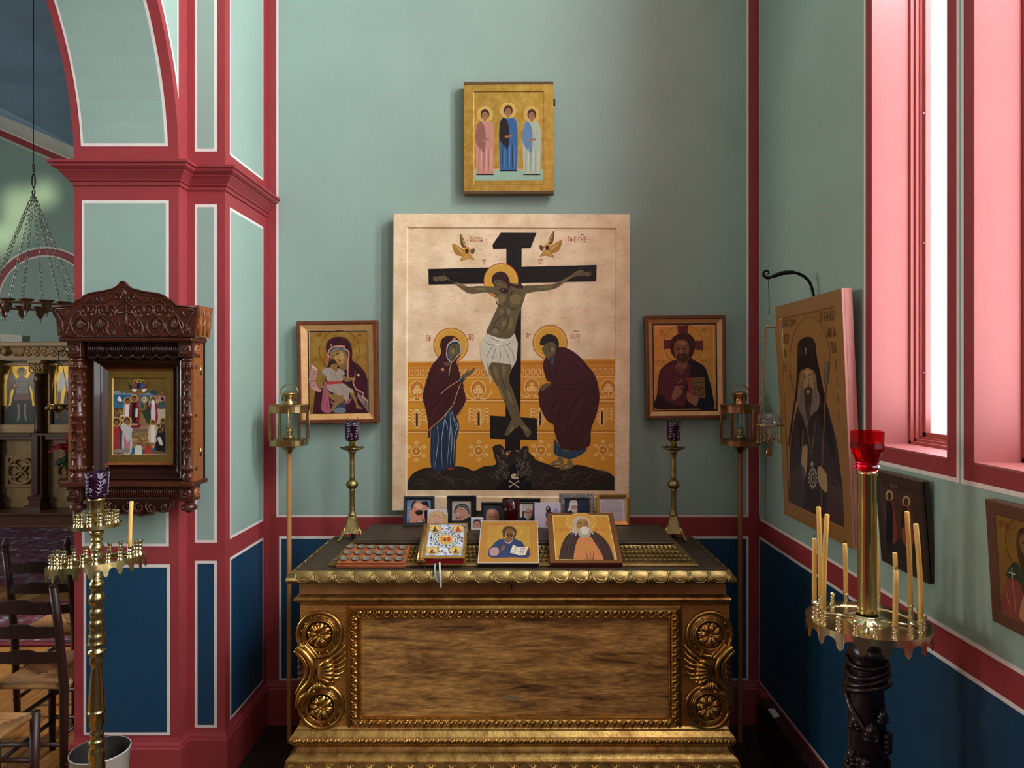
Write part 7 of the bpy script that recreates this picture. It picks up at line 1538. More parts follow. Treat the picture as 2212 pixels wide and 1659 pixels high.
# corner posts
def rosette(m, c, r, ax):
    s0 = len(m.v); vs = []; n = 36
    for j, (q, d) in enumerate(((1, 0), (.92, .005), (.7, .0085), (.4, .007), (.24, .004), (.22, .0085), (.12, .012), (.001, .013))):
        for i in range(n):
            a = 2*PI*i/n; g_ = 1-(.35*max(0, math.cos(12*a))**6 if 0 < j < 5 else 0); vs.append((r*q*math.cos(a), -d*g_, r*q*math.sin(a)))
    m.add(vs, [(j*n+i, j*n+(i+1) % n, (j+1)*n+(i+1) % n, (j+1)*n+i) for j in range(7) for i in range(n)], 0, True)
    m.xf(Matrix.Translation(c) @ (Matrix.Rotation(PI/2, 4, 'Z') if ax == 'x' else Matrix.Identity(4)), s0)
bwid = kx(174)-kx(143.5); bd = .034
col = MB(); zt, zb = kz(772), kz(1040); H = zt-zb; u = lambda f: zt-H*f
pr = [(.022, u(0)), (.0255, u(.008)), (.0255, u(.03)), (.021, u(.035)), (.0235, u(.045)), (.0235, u(.052)), (.022, u(.055)), (.0245, u(.06)), (.0245, u(.092)), (.022, u(.098)), (.0205, u(.105)), (.0205, u(.44)), (.022, u(.445)), (.0265, u(.46)), (.0275, u(.472)), (.0265, u(.485)), (.022, u(.497)), (.0205, u(.50)), (.0205, u(.865)), (.022, u(.875)), (.0265, u(.882)), (.0265, u(.918)), (.0225, u(.925)), (.020, u(.94)), (.0245, u(.955)), (.0255, u(.975)), (.022, u(.995)), (.022, u(1))]
col.lathe([(r, z-zb) for r, z in pr[::-1]], 28)
colm = col.mesh('column', 'carved_wood')
flm = MB()
for za, zc in ((.06, .092), (.882, .918)):
    for i in range(18): a = 2*PI*i/18; r = .0262; flm.tube([(r*math.cos(a), r*math.sin(a), u(za)-zb), (r*math.cos(a), r*math.sin(a), u(zc)-zb)], .0028, 5)
flutem = flm.mesh('fluted_collar', 'carved_wood')
lv = MB()
for f0, f1 in ((.115, .435), (.51, .86)):
    rows = 5
    for j in range(rows):
        zc = u(f0+(f1-f0)*(j+.85)/rows)-zb; hh = H*(f1-f0)/rows
        for i in range(4):
            a = 2*PI*i/4+(PI/4 if j % 2 else 0)
            for k in (-2, -1, 0, 1, 2): lv.tube([(.0205*math.cos(a), .0205*math.sin(a), zc), (.0232*math.cos(a+k*.16), .0232*math.sin(a+k*.16), zc+hh*.5), (.0215*math.cos(a+k*.30), .0215*math.sin(a+k*.30), zc+hh*(1.0-.12*abs(k)))], [.0012, .0030, .0010], 5)
leafm = lv.mesh('carved_foliage', 'carved_wood')
for px0 in (143.5, 385):
    xa_ = kx(px0); xb_ = xa_+bwid if px0 < 200 else x1+.0015; xm = (xa_+xb_)/2
    for za, zc, nm in ((kz(772), kz(739), 'post_block'), (kz(1083), kz(1051), 'post_block')):
        m = MB(); m.box(xa_, YK, za, xb_, YK+(bd if px0 < 200 else .06), zc, bev=.002); b = wpart(m, nm, 'carved_wood', kiot)
        m = MB(); rosette(m, (xm, YK, (za+zc)/2), bwid*.43, 'y'); wpart(m, 'rosette', 'carved_wood', kiot, b)
        if px0 > 200: m = MB(); rosette(m, (xb_, YK+.030, (za+zc)/2), bwid*.40, 'x'); wpart(m, 'rosette', 'carved_side', kiot, b)
    c = link('column', colm, kiot, Vector((xm, YK+.028, zb))-kiot.location); link('fluted_collar', flutem, c); link('carved_foliage', leafm, c)
    m = MB(); z_ = lambda py: kz(py); m.lathe([(.016, z_(1083)), (.020, z_(1085)), (.020, z_(1087)), (.013, z_(1088)), (.019, z_(1091)), (.0285, z_(1096)), (.0285, z_(1100)), (.022, z_(1104)), (.017, z_(1105)), (.013, z_(1108)), (.006, z_(1110)), (.001, z_(1112))][::-1], 24, (xm, YK+.028, 0)); fin = wpart(m, 'finial', 'carved_wood', kiot)
    m = MB()
    for i in range(16): a = 2*PI*i/16; m.ball((xm+.024*math.cos(a), YK+.028+.024*math.sin(a), z_(1102.5)), .0032, n=6, m=4)
    tag(wpart(m, 'bead_ring', 'carved_wood', kiot, fin), kind='stuff')
# inner door frame and icon
m = MB(); a0, a1, c0, c1 = kx(186), kx(386), kz(1040), kz(774)
m.frame(a0, c0, a1, c1, [(0, .0), (.006, .004), (.010, .002), (.024, -.014), (.026, -.012), (.032, -.016), (.046, -.030), (.052, -.034)], y=2.622); dfr = wpart(m, 'door_frame', 'case_dark', kiot)
m = MB(); gx0, gx1, gz0, gz1 = PX(226, 2.652), PX(374, 2.652), PZ(1000, 2.652), PZ(800, 2.652); m.frame(gx0-.006, gz0-.006, gx1+.006, gz1+.006, [(0, .012), (.006, .004), (.009, 0)], y=2.652); wpart(m, 'sight_edge', 'carved_side', kiot, dfr)
for zz_ in (PZ(790, YK)+0, PZ(970, YK)):
    m = MB(); m.box(x1, 2.645, zz_-.034, x1+.003, 2.653, zz_); m.tube([(x1+.003, 2.649, zz_-.034), (x1+.003, 2.649, zz_)], .0025, 6); wpart(m, 'hinge', 'brass', kiot)
# ---- the icon inside
Yi = 2.652; ZQ = (220, 800, 7.9)
gw, gh = gx1-gx0, gz1-gz0
ti = thing('baptism_scene_icon', 'gold-bordered icon crowded with small figures around a tall cross, inside the carved case', 'icon', ((gx0+gx1)/2, Yi, gz0))
m = MB(); bi = PX(242, Yi)-gx0; m.frame(-gw/2, 0, gw/2, gh, [(0, -.006), (0, 0), (bi, 0), (bi+.0045, -.004), (bi+.006, -.004)]); m.box(-gw/2+bi, .0038, bi, gw/2-bi, .008, gh-bi); m.build('gold_border', 'gold_dark', ti)
p = Paint([(226, 800), (374, 800), (374, 1000), (226, 1000)], gw, gh, (0, 0, 1), y=.0034); p.z = ZQ
p.s_('#7f8ea0', '185,410 200,370 250,340 310,370 330,400 360,390 375,350 390,395 450,390 540,400 720,400 800,380 830,430 185,432', 3); p.p('#2f5f80', '185,415 1090,425 1090,620 185,640'); p.p('#3a6a86', '185,520 480,520 480,640 185,640')
p.p('#c99a86', '820,425 930,425 930,500 1090,440 1090,640 780,640'); p.s_('#2a4a50', '815,400 830,360 870,338 920,355 935,400', 4); p.p('#b8604a', '945,430 970,392 995,430'); p.p('#b8604a', '985,410 1025,362 1060,410'); p.p('#c98a78', '950,430 1060,430 1060,520 950,520'); p.s_('#1d2430', '1000,510 1005,465 1030,455 1048,480 1048,515', 3)
for k in range(5): p.r('#3a4a58', 830+k*20, 420, 842+k*20, 450)
p.s_('#c9b59a', '930,660 1095,640 1095,1000 940,1000', 2); p.s_('#4a5a58', '945,560 1095,520 1095,640 950,650', 3)
p.s_('#e8e4d8', '255,500 290,440 320,480 340,520 300,530', 3); p.l('#8a2a24', 12, '255,538 300,560 345,545')
# cross, tree of angels
p.p('#8a5a38', '618,320 650,320 655,700 610,700'); p.p('#8a5a38', '545,380 718,380 718,412 545,412')
for cx, c_ in ((570, '#8a3a44'), (628, '#2b2440'), (690, '#3a5a7a')): p.e('#c9a050', cx, 195 if cx != 628 else 180, 30); p.e('#3a2418', cx, 200 if cx != 628 else 185, 17); p.s_(c_, [(cx-35, 300), (cx-28, 225), (cx, 215), (cx+28, 225), (cx+35, 300)], 3)
p.s_('#e4dccb', '510,320 590,330 560,370 520,350', 3); p.s_('#e4dccb', '670,335 760,310 740,350 700,370', 3)
for k in range(6): p.l('#23263a', 12, [(520-k*4, 300-k*4), (440+k*6, 220+k*22)], False); p.l('#8a2a34', 12, [(720, 300), (800-k*6, 190+k*20)], False)
def fig(cx, cy, h, c1, c2=None, w=.30, halo=True, skin='#8a5c40', hair='#3a2418'):
    r = h*.10
    p.s_(c1, [(cx-h*w*.5, cy+h*.22), (cx-h*.06, cy+h*.12), (cx+h*.06, cy+h*.12), (cx+h*w*.5, cy+h*.22), (cx+h*w*.55, cy+h*.98), (cx-h*w*.55, cy+h*.98)], 3)
    if c2: p.s_(c2, [(cx-h*.07, cy+h*.15), (cx+h*.07, cy+h*.15), (cx+h*.09, cy+h*.97), (cx-h*.09, cy+h*.97)], 2)
    if halo: p.e('#b08a3c', cx, cy, r*1.5); p.ring('#d9a878', cx, cy, r*1.5, 4)
    p.e(hair, cx, cy, r*.95, r*1.1); p.e(skin, cx, cy+r*.25, r*.62, r*.75)
fig(430, 520, 420, '#b89a84', '#e0d6cb'); fig(545, 480, 430, '#8a2028', '#241a20', .34); p.p('#d8d2c6', '570,650 610,650 600,800 565,800')
fig(870, 500, 400, '#8f2a34', '#d9c8c4', .32); p.s_('#e4dfd6', '835,560 870,490 900,560 890,590 850,590', 3)
p.s_('#2f3f2e', '700,560 760,530 810,640 830,780 830,900 780,900 720,780 680,680', 4); p.s_('#7d6238', '700,540 740,520 760,640 690,690 640,660 700,640', 3); p.e('#b08a3c', 722, 500, 55); p.ring('#d9a878', 722, 500, 55, 4); p.e('#cfc5b4', 718, 500, 30, 36); p.e('#94704c', 712, 496, 18, 22)
p.s_('#8a6a48', '655,720 700,760 760,900 800,940 640,960', 3); p.p('#3a2a28', '470,880 630,880 630,905 470,905'); p.p('#7a1c24', '440,930 660,920 640,980 450,985'); p.e('#b8946c', 545, 925, 75, 16)
p.p('#7d6048', '500,990 790,950 800,1070 500,1070'); p.p('#9a7c5c', '650,960 840,930 800,1000 640,1000'); p.p('#356078', '420,1180 900,1180 900,1425 430,1425'); p.s_('#8a7448', '480,1100 640,1060 880,1090 905,1200 880,1330 700,1320 520,1320 470,1200', 4)
random.seed(12)
for k in range(34):
    x, y = random.uniform(495, 890), random.uniform(1085, 1290); p.s_(random.choice(('#a07c48', '#b38c55', '#8a6438')), [(x-24, y+60), (x-18, y+16), (x+18, y+16), (x+24, y+60)], 3); p.e('#3a2414', x, y, 17, 20); p.e('#a87a50', x, y+4, 11, 13)
for k in range(12):
    x, y = random.uniform(195, 340), random.uniform(640, 790); p.e('#b08a3c' if k % 2 else '#4a3a34', x, y, 26); p.e('#3a2418', x, y+2, 17, 19); p.e('#94684a', x, y+5, 11, 13)
p.r('#d2c4b0', 310, 768, 402, 856); p.e('#b08a3c', 355, 815, 34); p.e('#3a2418', 355, 815, 22, 26)
fig(245, 880, 540, '#3a3c34', '#a02a38', .25); p.p('#7a2420', '290,970 360,970 355,1050 290,1045'); fig(425, 865, 540, '#b9b6b0', '#b0747a', .26); p.s_('#b9b6b0', '310,960 380,900 440,960 520,990 490,1120 440,1230 380,1100', 4); p.s_('#8a7a70', '190,1410 200,1360 320,1340 460,1330 470,1370 400,1410', 3)
fig(1035, 860, 330, '#4a3c34', None, .4); fig(965, 945, 240, '#6a5038'); fig(865, 890, 330, '#c9b49a', '#e2d8c8', .40, True, '#8a5c40', '#141014'); p.s_('#231a22', '920,1140 950,1040 1000,1000 1060,1060 1090,1200 1085,1420 960,1420 910,1320 930,1200', 4); p.e('#b08a3c', 985, 1025, 52); p.e('#1c141c', 985, 1035, 38, 46); p.e('#8a5c40', 985, 1045, 18, 22); p.s_('#d9d5ce', '945,1150 1000,1145 1035,1270 1000,1280 965,1230', 3)
fig(620, 1260, 190, '#d2cabc', None, .55, False); fig(785, 1255, 190, '#a83a28', None, .55, False); p.s_('#6d5538', '840,1420 900,1370 1080,1400 1085,1425 840,1428', 3)
p.t('КРЕЩЕНИЕ', 245, 245, 22, '#7a4a1c', w=90); p.t('РУСИ', 950, 270, 22, '#7a5a24', w=80)
p.l('#d9cda8', 6, '182,160 182,1430 1095,1432', False); p.build('painting', 'icon_gloss', ti)  # pale left and bottom stroke paints the bevel catching light
# ================================================================ the nave beyond the arch
mat('chair_wood', '#2c1610', .4, noise=.2, nscale=8, stretch=(4, 4, 1)); mat('rush', '#9a6a3c', .75, col2='#b98a55', nscale=10, stretch=(1, 40, 1), bump=.5, bscale=30)
def chair(label, x, y, rz, first=None):
    if first: return dup(first, (x, y, 0), (0, 0, rz), label)
    t = thing('ladderback_chair', label, 'chair', (x, y, 0), (0, 0, rz), 'ladderback chairs with rush seats')
    w, d, sh, top = .27, .34, .42, .87; hw = w/2          # origin: middle of the seat on the floor; faces +y
    for s in (-1, 1):
        m = MB(); yb = -d/2; pts = [(s*hw*.94, yb+.01, 0), (s*hw, yb, sh), (s*hw, yb-.03, .65), (s*hw, yb-.06, top-.05)]; m.tube(pts, [.013, .0165, .0155, .014], 10)
        m.build('back_post', 'chair_wood', t)
        m = MB(); m.lathe([(.008, top-.055), (.0155, top-.045), (.010, top-.038), (.013, top-.03), (.0155, top-.018), (.012, top-.005), (.004, top+.008), (.0005, top+.012)], 14, (s*hw, yb-.061, 0)); m.build('finial', 'chair_wood', t)
        m = MB(); m.tube([(s*hw*1.02, d/2, 0), (s*hw*1.06, d/2, sh+.012)], [.0125, .0165], 10); m.build('front_leg', 'chair_wood', t)
        for z in (.12, .24): m = MB(); m.tube([(s*hw, -d/2, z), (s*hw*1.04, d/2, z)], .009, 8); m.build('side_rung', 'chair_wood', t)
    for y_, z in ((-d/2, .20), (d/2, .14), (d/2, .26)): m = MB(); m.tube([(-hw, y_, z), (hw, y_, z)], .009, 8); m.build('rung', 'chair_wood', t)
    for z0 in (.545, .645, .742):
        m = MB(); vs = []; n = 10
        for i in range(n+1):
            u = i/n*2-1; yy = -d/2-.012-(z0-.42)*.13-.016*(1-u*u); hgt = .020+(.012 if abs(u) < .35 else .004*(1-abs(u)))
            vs += [(u*hw, yy, z0-.020), (u*hw, yy, z0+hgt), (u*hw, yy+.010, z0+hgt), (u*hw, yy+.010, z0-.020)]
        m.add(vs, [(i*4+k, i*4+(k+1) % 4, i*4+4+(k+1) % 4, i*4+4+k) for i in range(n) for k in range(4)]+[(0, 1, 2, 3), (n*4, n*4+1, n*4+2, n*4+3)]); m.build('ladder_slat', 'chair_wood', t)
    for k in range(4):
        a = [(-hw*1.04, d/2), (hw*1.04, d/2), (hw, -d/2), (-hw, -d/2)]; p0, p1 = a[k], a[(k+1) % 4]; m = MB(); n = 9
        for i in range(n):
            f = i/n; g = (i+1)/n; q0 = [(c*(1-f)) for c in p0]; q1 = [c*(1-f) for c in p1]; r0 = [c*(1-g) for c in p0]; r1 = [c*(1-g) for c in p1]
            zc = sh-.010*f; rr = .012*(1-f*.3)
            m.tube([((q0[0]+r0[0])/2, (q0[1]+r0[1])/2, zc), ((q1[0]+r1[0])/2, (q1[1]+r1[1])/2, zc)], max(.006, rr), 6)
        m.build('rush_panel', 'rush', t)
    return t
c0 = chair('dark ladderback chair nearest the pier, seat in shadow', -1.885, 2.83, 0)
chair('ladderback chair with sunlit pale rush seat, farthest of the three', -2.21, 3.38, .06, c0)
chair('ladderback chair cut by the lower left corner of the view', -1.855, 2.275, -.03, c0)
# rugs
def rugmat(nm, base):
    m = mat(nm, base, .95); N = m.node_tree.nodes; L = m.node_tree.links; b = N['Principled BSDF']; tc = N.new('ShaderNodeTexCoord')
    v = N.new('ShaderNodeTexVoronoi'); v.inputs['Scale'].default_value = 13; L.new(tc.outputs['Object'], v.inputs[0]); n = N.new('ShaderNodeTexNoise'); n.inputs['Scale'].default_value = 26; n.inputs['Detail'].default_value = 6; L.new(tc.outputs['Object'], n.inputs[0])
    ad = N.new('ShaderNodeMath'); ad.operation = 'MULTIPLY'; L.new(v.outputs[0], ad.inputs[0]); L.new(n.outputs[0], ad.inputs[1]); r = N.new('ShaderNodeValToRGB'); L.new(ad.outputs[0], r.inputs[0]); e = r.color_ramp.elements
    e[0].position = .05; e[0].color = (*hx('#2a1224'), 1); e[1].position = .5; e[1].color = (*hx('#8f8492'), 1)
    for p_, c in ((.14, '#5a1c30'), (.2, '#221a30'), (.27, '#7a2c40'), (.34, '#3a3448')): q_ = e.new(p_); q_.color = (*hx(c), 1)
    L.new(r.outputs[0], b.inputs['Base Color'])
rugmat('rug_field', '#4a2030'); mat('rug_border', '#6a1626', .95, noise=.2, nscale=30)
def rug(label, x0_, y0_, x1_, y1_):
    t = thing('rug', label, 'rug', ((x0_+x1_)/2, (y0_+y1_)/2, 0), (0, 0, 0), 'patterned red rugs in the nave'); w, h = (x1_-x0_)/2, (y1_-y0_)/2
    m = MB(); m.box(-w, -h, .0005, w, h, .010, bev=.003); m.build('border', 'rug_border', t); m = MB(); m.box(-w+.07, -h+.05, .009, w-.07, h-.05, .012); m.build('field', 'rug_field', t)
rug('large dark red patterned rug spread before the carved screen', -7.0, 5.36, -3.2, 7.48); rug('nearer patterned rug lying beyond the ladderback chairs', -5.2, 4.15, -2.35, 4.98)
# sanctuary step
mat('step_wood', '#4a2a1a', .35, col2='#5f3a24', nscale=4, stretch=(1, 8, 8))
t = thing('sanctuary_step', 'low brown wooden step running in front of the carved screen', 'step', (-5.4, 7.95, 0)); m = MB(); m.box(-1.9, -.40, 0, 3.6, .45, .125); m.build('riser', 'step_wood', t); m = MB(); m.box(-1.9, -.44, .125, 3.6, .45, .15, bev=.008); m.build('tread', 'step_wood', t)
# carved screen (iconostasis)
YS = 7.85; ZN = (0, 700, 3.77); sn = YS/F
mat('screen_oak', '#97764c', .45, col2='#b08d5e', nscale=4, stretch=(1, 1, 5), bump=.05); mat('screen_dark', '#4a2a20', .35, noise=.12, nscale=6); mat('screen_panel', '#7d6036', .5, col2='#8f7142', nscale=5, stretch=(4, 1, 1))
scr = thing('icon_screen', 'carved oak icon screen with tall painted panels at the far end of the nave', 'icon screen', (PX(80, YS), YS, .15))
def sp(x, y): return P(ZN[0]+x/ZN[2], ZN[1]+y/ZN[2], YS)
def sbox(m, xa, ya, xb, yb, d0, d1, bev=0): (X0, Z1), (X1, Z0) = sp(xa, ya), sp(xb, yb); m.box(X0, YS-d1, Z0, X1, YS-d0, Z1, bev=bev)
m = MB(); sbox(m, -260, 300, 900, 1500, -.08, 0); wpart(m, 'backing', 'screen_panel', scr)
m = MB(); sbox(m, -260, 150, 900, 186, -.1, .12, .01); sbox(m, -260, 184, 900, 272, -.1, .07); sbox(m, -260, 270, 900, 296, -.1, .11, .008); bm = wpart(m, 'beam', 'screen_oak', scr)
for k in range(-3, 13):
    cx = 265+68*k
    if cx < 200 and cx > 40: continue
    m = MB(); X, Z = sp(cx, 226); rr = 30/ZN[2]*sn; m.tube([(X+rr*math.cos(a), YS-.075, Z+rr*math.sin(a)) for a in [2*PI*i/20 for i in range(20)]], .013, 6, closed=True)
    for i in range(6): a = PI*i/6; m.tube([(X-rr*.7*math.cos(a), YS-.075, Z-rr*.7*math.sin(a)), (X+rr*.7*math.cos(a), YS-.075, Z+rr*.7*math.sin(a))], .009, 5)
    wpart(m, 'beam_roundel', 'screen_oak', scr, bm)
m = MB(); X, Z = sp(88, 222); rr = 42/ZN[2]*sn; m.ball((X, YS-.07, Z), rr, .05, rr, 16, 10)
for i in range(8): a = 2*PI*i/8; m.ball((X+rr*.6*math.cos(a), YS-.115, Z+rr*.6*math.sin(a)), rr*.24, .02, rr*.24, 8, 5)
wpart(m, 'beam_boss', 'screen_oak', scr, bm)
m = MB()
for k in range(7): x_ = 165+8*k; A_, B_ = sp(x_, 262), sp(165+(k-3)*18+24, 195); m.tube([(A_[0], YS-.075, A_[1]), (B_[0], YS-.085, B_[1])], [.010, .014], 5)
wpart(m, 'beam_leaf', 'screen_oak', scr, bm)
mat('screen_gold', '#b48f3e', .4, .7, noise=.12, nscale=12)
def spanel(xa, xb, nm, angel):
    m = MB(); sbox(m, xa-18, 318, xb+18, 340, 0, .05, .006); sbox(m, xa-18, 340, xa, 818, 0, .05, .006); sbox(m, xb, 340, xb+18, 818, 0, .05, .006); sbox(m, xa-18, 816, xb+18, 884, 0, .045, .006); f = wpart(m, 'panel_frame', 'screen_oak', scr)
    m = MB(); sbox(m, xa, 340, xb, 818, 0, .008); ic = wpart(m, nm, 'screen_gold', scr)
    (X0, Z1), (X1, Z0) = sp(xa, 340), sp(xb, 818); w, h = X1-X0, Z1-Z0
    p = Paint([(xa, 340), (xb, 340), (xb, 818), (xa, 818)], w, h, ZN, y=-.008, step=.0002)
    p.p('#1f2a20', [(xa, 665), (xb, 665), (xb, 818), (xa, 818)]); cx = (xa+xb)/2+14; k = 1 if angel == 1 else -1
    for s in (-1, 1): p.s_('#8a7a60', [(cx+s*45, 470), (cx+s*70, 400), (cx+s*100, 400), (cx+s*125, 500), (cx+s*120, 600), (cx+s*130, 700), (cx+s*100, 640), (cx+s*85, 540)], 4); p.folds('#4a4034', 6, '%d,420 %d,560 %d,660; %d,430 %d,560' % (cx+s*90, cx+s*105, cx+s*118, cx+s*75, cx+s*90))
    p.e('#caa552', cx, 392, 38, 40); p.ring('#6a4a1c', cx, 392, 38, 3, 40)
    if angel == 1:
        p.s_('#2a1620', [(cx-60, 540), (cx-35, 440), (cx+35, 440), (cx+65, 540), (cx+80, 715), (cx-75, 712), (cx-85, 640)], 4); p.s_('#8a8078', [(cx-38, 440), (cx+38, 440), (cx+52, 520), (cx+45, 580), (cx-40, 580), (cx-48, 520)], 4); p.s_('#7d5040', [(cx-48, 575), (cx+50, 570), (cx+60, 620), (cx-55, 622)], 3); p.s_('#1c241e', [(cx-42, 622), (cx+45, 620), (cx+48, 650), (cx-45, 655)], 2); p.l('#7d5c40', 26, [(cx-55, 460), (cx-85, 520), (cx-30, 510)]); p.l('#8a8078', 18, [(cx-28, 650), (cx-22, 720), (cx-30, 785)]); p.l('#8a8078', 18, [(cx+28, 650), (cx+26, 720), (cx+38, 785)])
        for q_ in range(5): p.l('#55504a', 3, [(cx-42, 470+q_*24), (cx+42, 470+q_*24)], False)
    else:
        p.s_('#26384e', [(cx-40, 440), (cx+40, 440), (cx+60, 560), (cx+30, 560), (cx-50, 560)], 4); p.s_('#2b3030', [(cx-60, 560), (cx-20, 500), (cx+50, 540), (cx+50, 740), (cx-40, 745), (cx-70, 680)], 4)
    p.e('#3c2a20', cx, 382, 22, 24); p.e('#9a8472', cx, 396, 15, 20); p.l('#9a8472', 14, [(cx, 410), (cx, 440)], False)
    for v in range(len(p.mb.v)): a = p.mb.v[v]; p.mb.v[v] = (a[0]+(X0+X1)/2, a[1]+YS, a[2]+Z0)
    o = p.build('painted_angel', 'icon_gloss', ic)
spanel(16, 318, 'icon_panel', 1); spanel(430, 730, 'icon_panel', 2); spanel(-250, -70, 'icon_panel', 1)
for xc in (352, -20, 790):
    m = MB(); sbox(m, xc-52, 296, xc+62, 322, 0, .16, .008); sbox(m, xc-42, 320, xc+60, 380, 0, .13, .02); sbox(m, xc-30, 378, xc+50, 406, 0, .10, .012); cap_ = wpart(m, 'capital', 'screen_oak', scr)
    m = MB()
    for i in range(3):
        for j in range(2): X, Z = sp(xc-22+32*i, 338+32*j); m.tube([(X+.035*math.cos(a), YS-.135, Z+.035*math.sin(a)) for a in [2*PI*q/12 for q in range(12)]], .009, 5, closed=True)
    tag(wpart(m, 'interlace', 'screen_oak', scr, cap_), kind='stuff')
    X, Zt = sp(xc, 404); _, Zb = sp(xc, 882); m = MB(); rr = 31/ZN[2]*sn; m.lathe([(rr, Zb), (rr*1.1, Zb+.03), (rr, Zb+.06), (rr*.95, Zt-.1), (rr*1.12, Zt-.09), (rr*1.12, Zt-.07), (rr, Zt-.05), (rr*1.05, Zt)], 18, (X, YS-.07, 0)); wpart(m, 'column', 'screen_dark', scr)
    m = MB(); sbox(m, xc-50, 880, xc+40, 1392, 0, .10, .01); sbox(m, xc-28, 900, xc+18, 1380, 0, .125, .01); sbox(m, xc-58, 1388, xc+58, 1412, 0, .15, .008); sbox(m, xc-52, 1410, xc+50, 1460, 0, .14, .01); sbox(m, xc-76, 1458, xc+62, 1500, 0, .17, .01); wpart(m, 'pedestal', 'screen_dark', scr)
for xa, xb in ((10, 300), (398, 730), (-260, -60)):
    m = MB(); sbox(m, xa-6, 884, xb+6, 905, 0, .11, .008); sbox(m, xa, 903, xb, 938, 0, .07, .008); wpart(m, 'dado_rail', 'screen_dark', scr)
    cx, cy = ((xa+xb)/2+22, 1196) if xb-xa < 310 else ((xa+xb)/2+20, 1196); m = MB(); X, Z = sp(cx, cy); rr = 122/ZN[2]*sn
    m.frame(X-rr, Z-rr*1.06, X+rr, Z+rr*1.06, [(0, .0), (0, .022), (.03, .022), (.035, .005)], y=YS); cp_ = wpart(m, 'carved_square', 'screen_panel', scr)
    m = MB(); m.tube([(X+rr*.85*math.cos(a), YS-.015, Z+rr*.85*math.sin(a)) for a in [2*PI*q/32 for q in range(32)]], .02, 6, closed=True)
    for q in range(4): a0 = PI/2*q; m.tube([(X+rr*(.42*math.cos(a0)+.42*math.cos(a)), YS-.012, Z+rr*(.42*math.sin(a0)+.42*math.sin(a))) for a in [2*PI*k/20 for k in range(20)]], .016, 5, closed=True)
    wpart(m, 'knotwork', 'screen_panel', scr, cp_)
# things on and before the screen
t = thing('storage_box', 'white cardboard box lying on top of the icon screen beam', 'box', (PX(33, YS), YS-.0, PZ(739.6, YS)), (0, 0, .1)); mat('white_card', '#c9c4b8', .7)
m = MB(); m.add([(-.10, -.08, 0), (.12, -.08, 0), (.12, .06, 0), (-.10, .06, 0), (-.125, -.085, .09), (.122, -.085, .075), (.122, .065, .075), (-.125, .065, .09)], [(0, 3, 2, 1), (0, 1, 5, 4), (1, 2, 6, 5), (2, 3, 7, 6), (3, 0, 4, 7)]); m.build('body', 'white_card', t)
Yg = 7.55; t = thing('sanctuary_lamp', 'small gilt lamp hanging on a wire before the right panel of the icon screen', 'oil lamp', (PX(126.5, Yg), Yg, PZ(900, Yg)))
zz = lambda py: PZ(py, Yg)-t.location.z; m = MB(); m.tube([(0, 0, zz(760)), (0, 0, zz(787))], .004, 5); m.tube([(0, .178, zz(764)), (0, .09, zz(756)), (0, 0, zz(760))], .007, 6); m.build('wire', 'iron', t); m = MB(); m.lathe([(.045, zz(789)), (.02, zz(785)), (.004, zz(781))], 14); m.build('canopy', 'brass', t)
for a in (.3, 2.4, 4.5): m = MB(); m.tube([(.04*math.cos(a), .04*math.sin(a), zz(789)), (.10*math.cos(a), .10*math.sin(a), zz(874))], .0035, 5); m.build('chain', 'gilt_chain', t)
m = MB(); m.lathe([(.01, zz(892)), (.05, zz(886)), (.085, zz(880)), (.10, zz(874)), (.105, zz(872)), (.08, zz(873))], 18)
for i in range(8): a = 2*PI*i/8; m.ball((.10*math.cos(a), .10*math.sin(a), zz(881)), .028, n=8, m=6)
m.build('bowl', 'brass', t); m = MB(); m.tube([(0, 0, zz(892)), (0, 0, zz(905))], .004, 5); m.ball((0, 0, zz(896)), .012, n=8, m=6); m.build('drop', 'gilt_chain', t)
m = MB()
for i in range(4): a = PI/2*i; m.tube([(0, 0, zz(902)), (.03*math.cos(a), 0, zz(902)+.03*math.sin(a))], [.008, .001], 5)
m.build('star', 'gilt_chain', t)
Yp = 7.35; t = thing('poinsettia', 'red poinsettia plant on a stand before the icon screen', 'plant', (PX(163, Yp), Yp, .0125))
mat('red_bract', '#b01640', .5, noise=.15, nscale=10); mat('green_leaf', '#24402c', .5, noise=.15, nscale=10); mat('terracotta', '#6a3a28', .7)
zz = lambda py: PZ(py, Yp)
m = MB(); m.lathe([(.14, 0), (.14, .02), (.03, .05), (.03, .48), (.16, .50), (.16, .53)], 18); m.build('plant_stand', 'step_wood', t); m = MB(); m.lathe([(.07, .53), (.10, .70), (.11, .70), (.11, .72), (.09, .72)], 18); m.build('pot', 'terracotta', t)
random.seed(21)
def bract(m, c, a, tl, L_, w_, dp):
    d = Vector((math.cos(a)*math.cos(tl), math.sin(a)*math.cos(tl), math.sin(tl))); u = Vector((-math.sin(a), math.cos(a), 0)); n_ = d.cross(u); pts = []
    for f, ww in ((0, .1), (.3, .8), (.6, 1), (.85, .5), (1, .02)):
        c_ = Vector(c)+d*L_*f-Vector((0, 0, dp*f*f))
        pts += [tuple(c_-u*w_*ww), tuple(c_+n_*.012*(1-f)), tuple(c_+u*w_*ww)]
    m.add(pts, [(i*3+k, i*3+k+1, i*3+4+k, i*3+3+k) for i in range(4) for k in range(2)], 0, True)
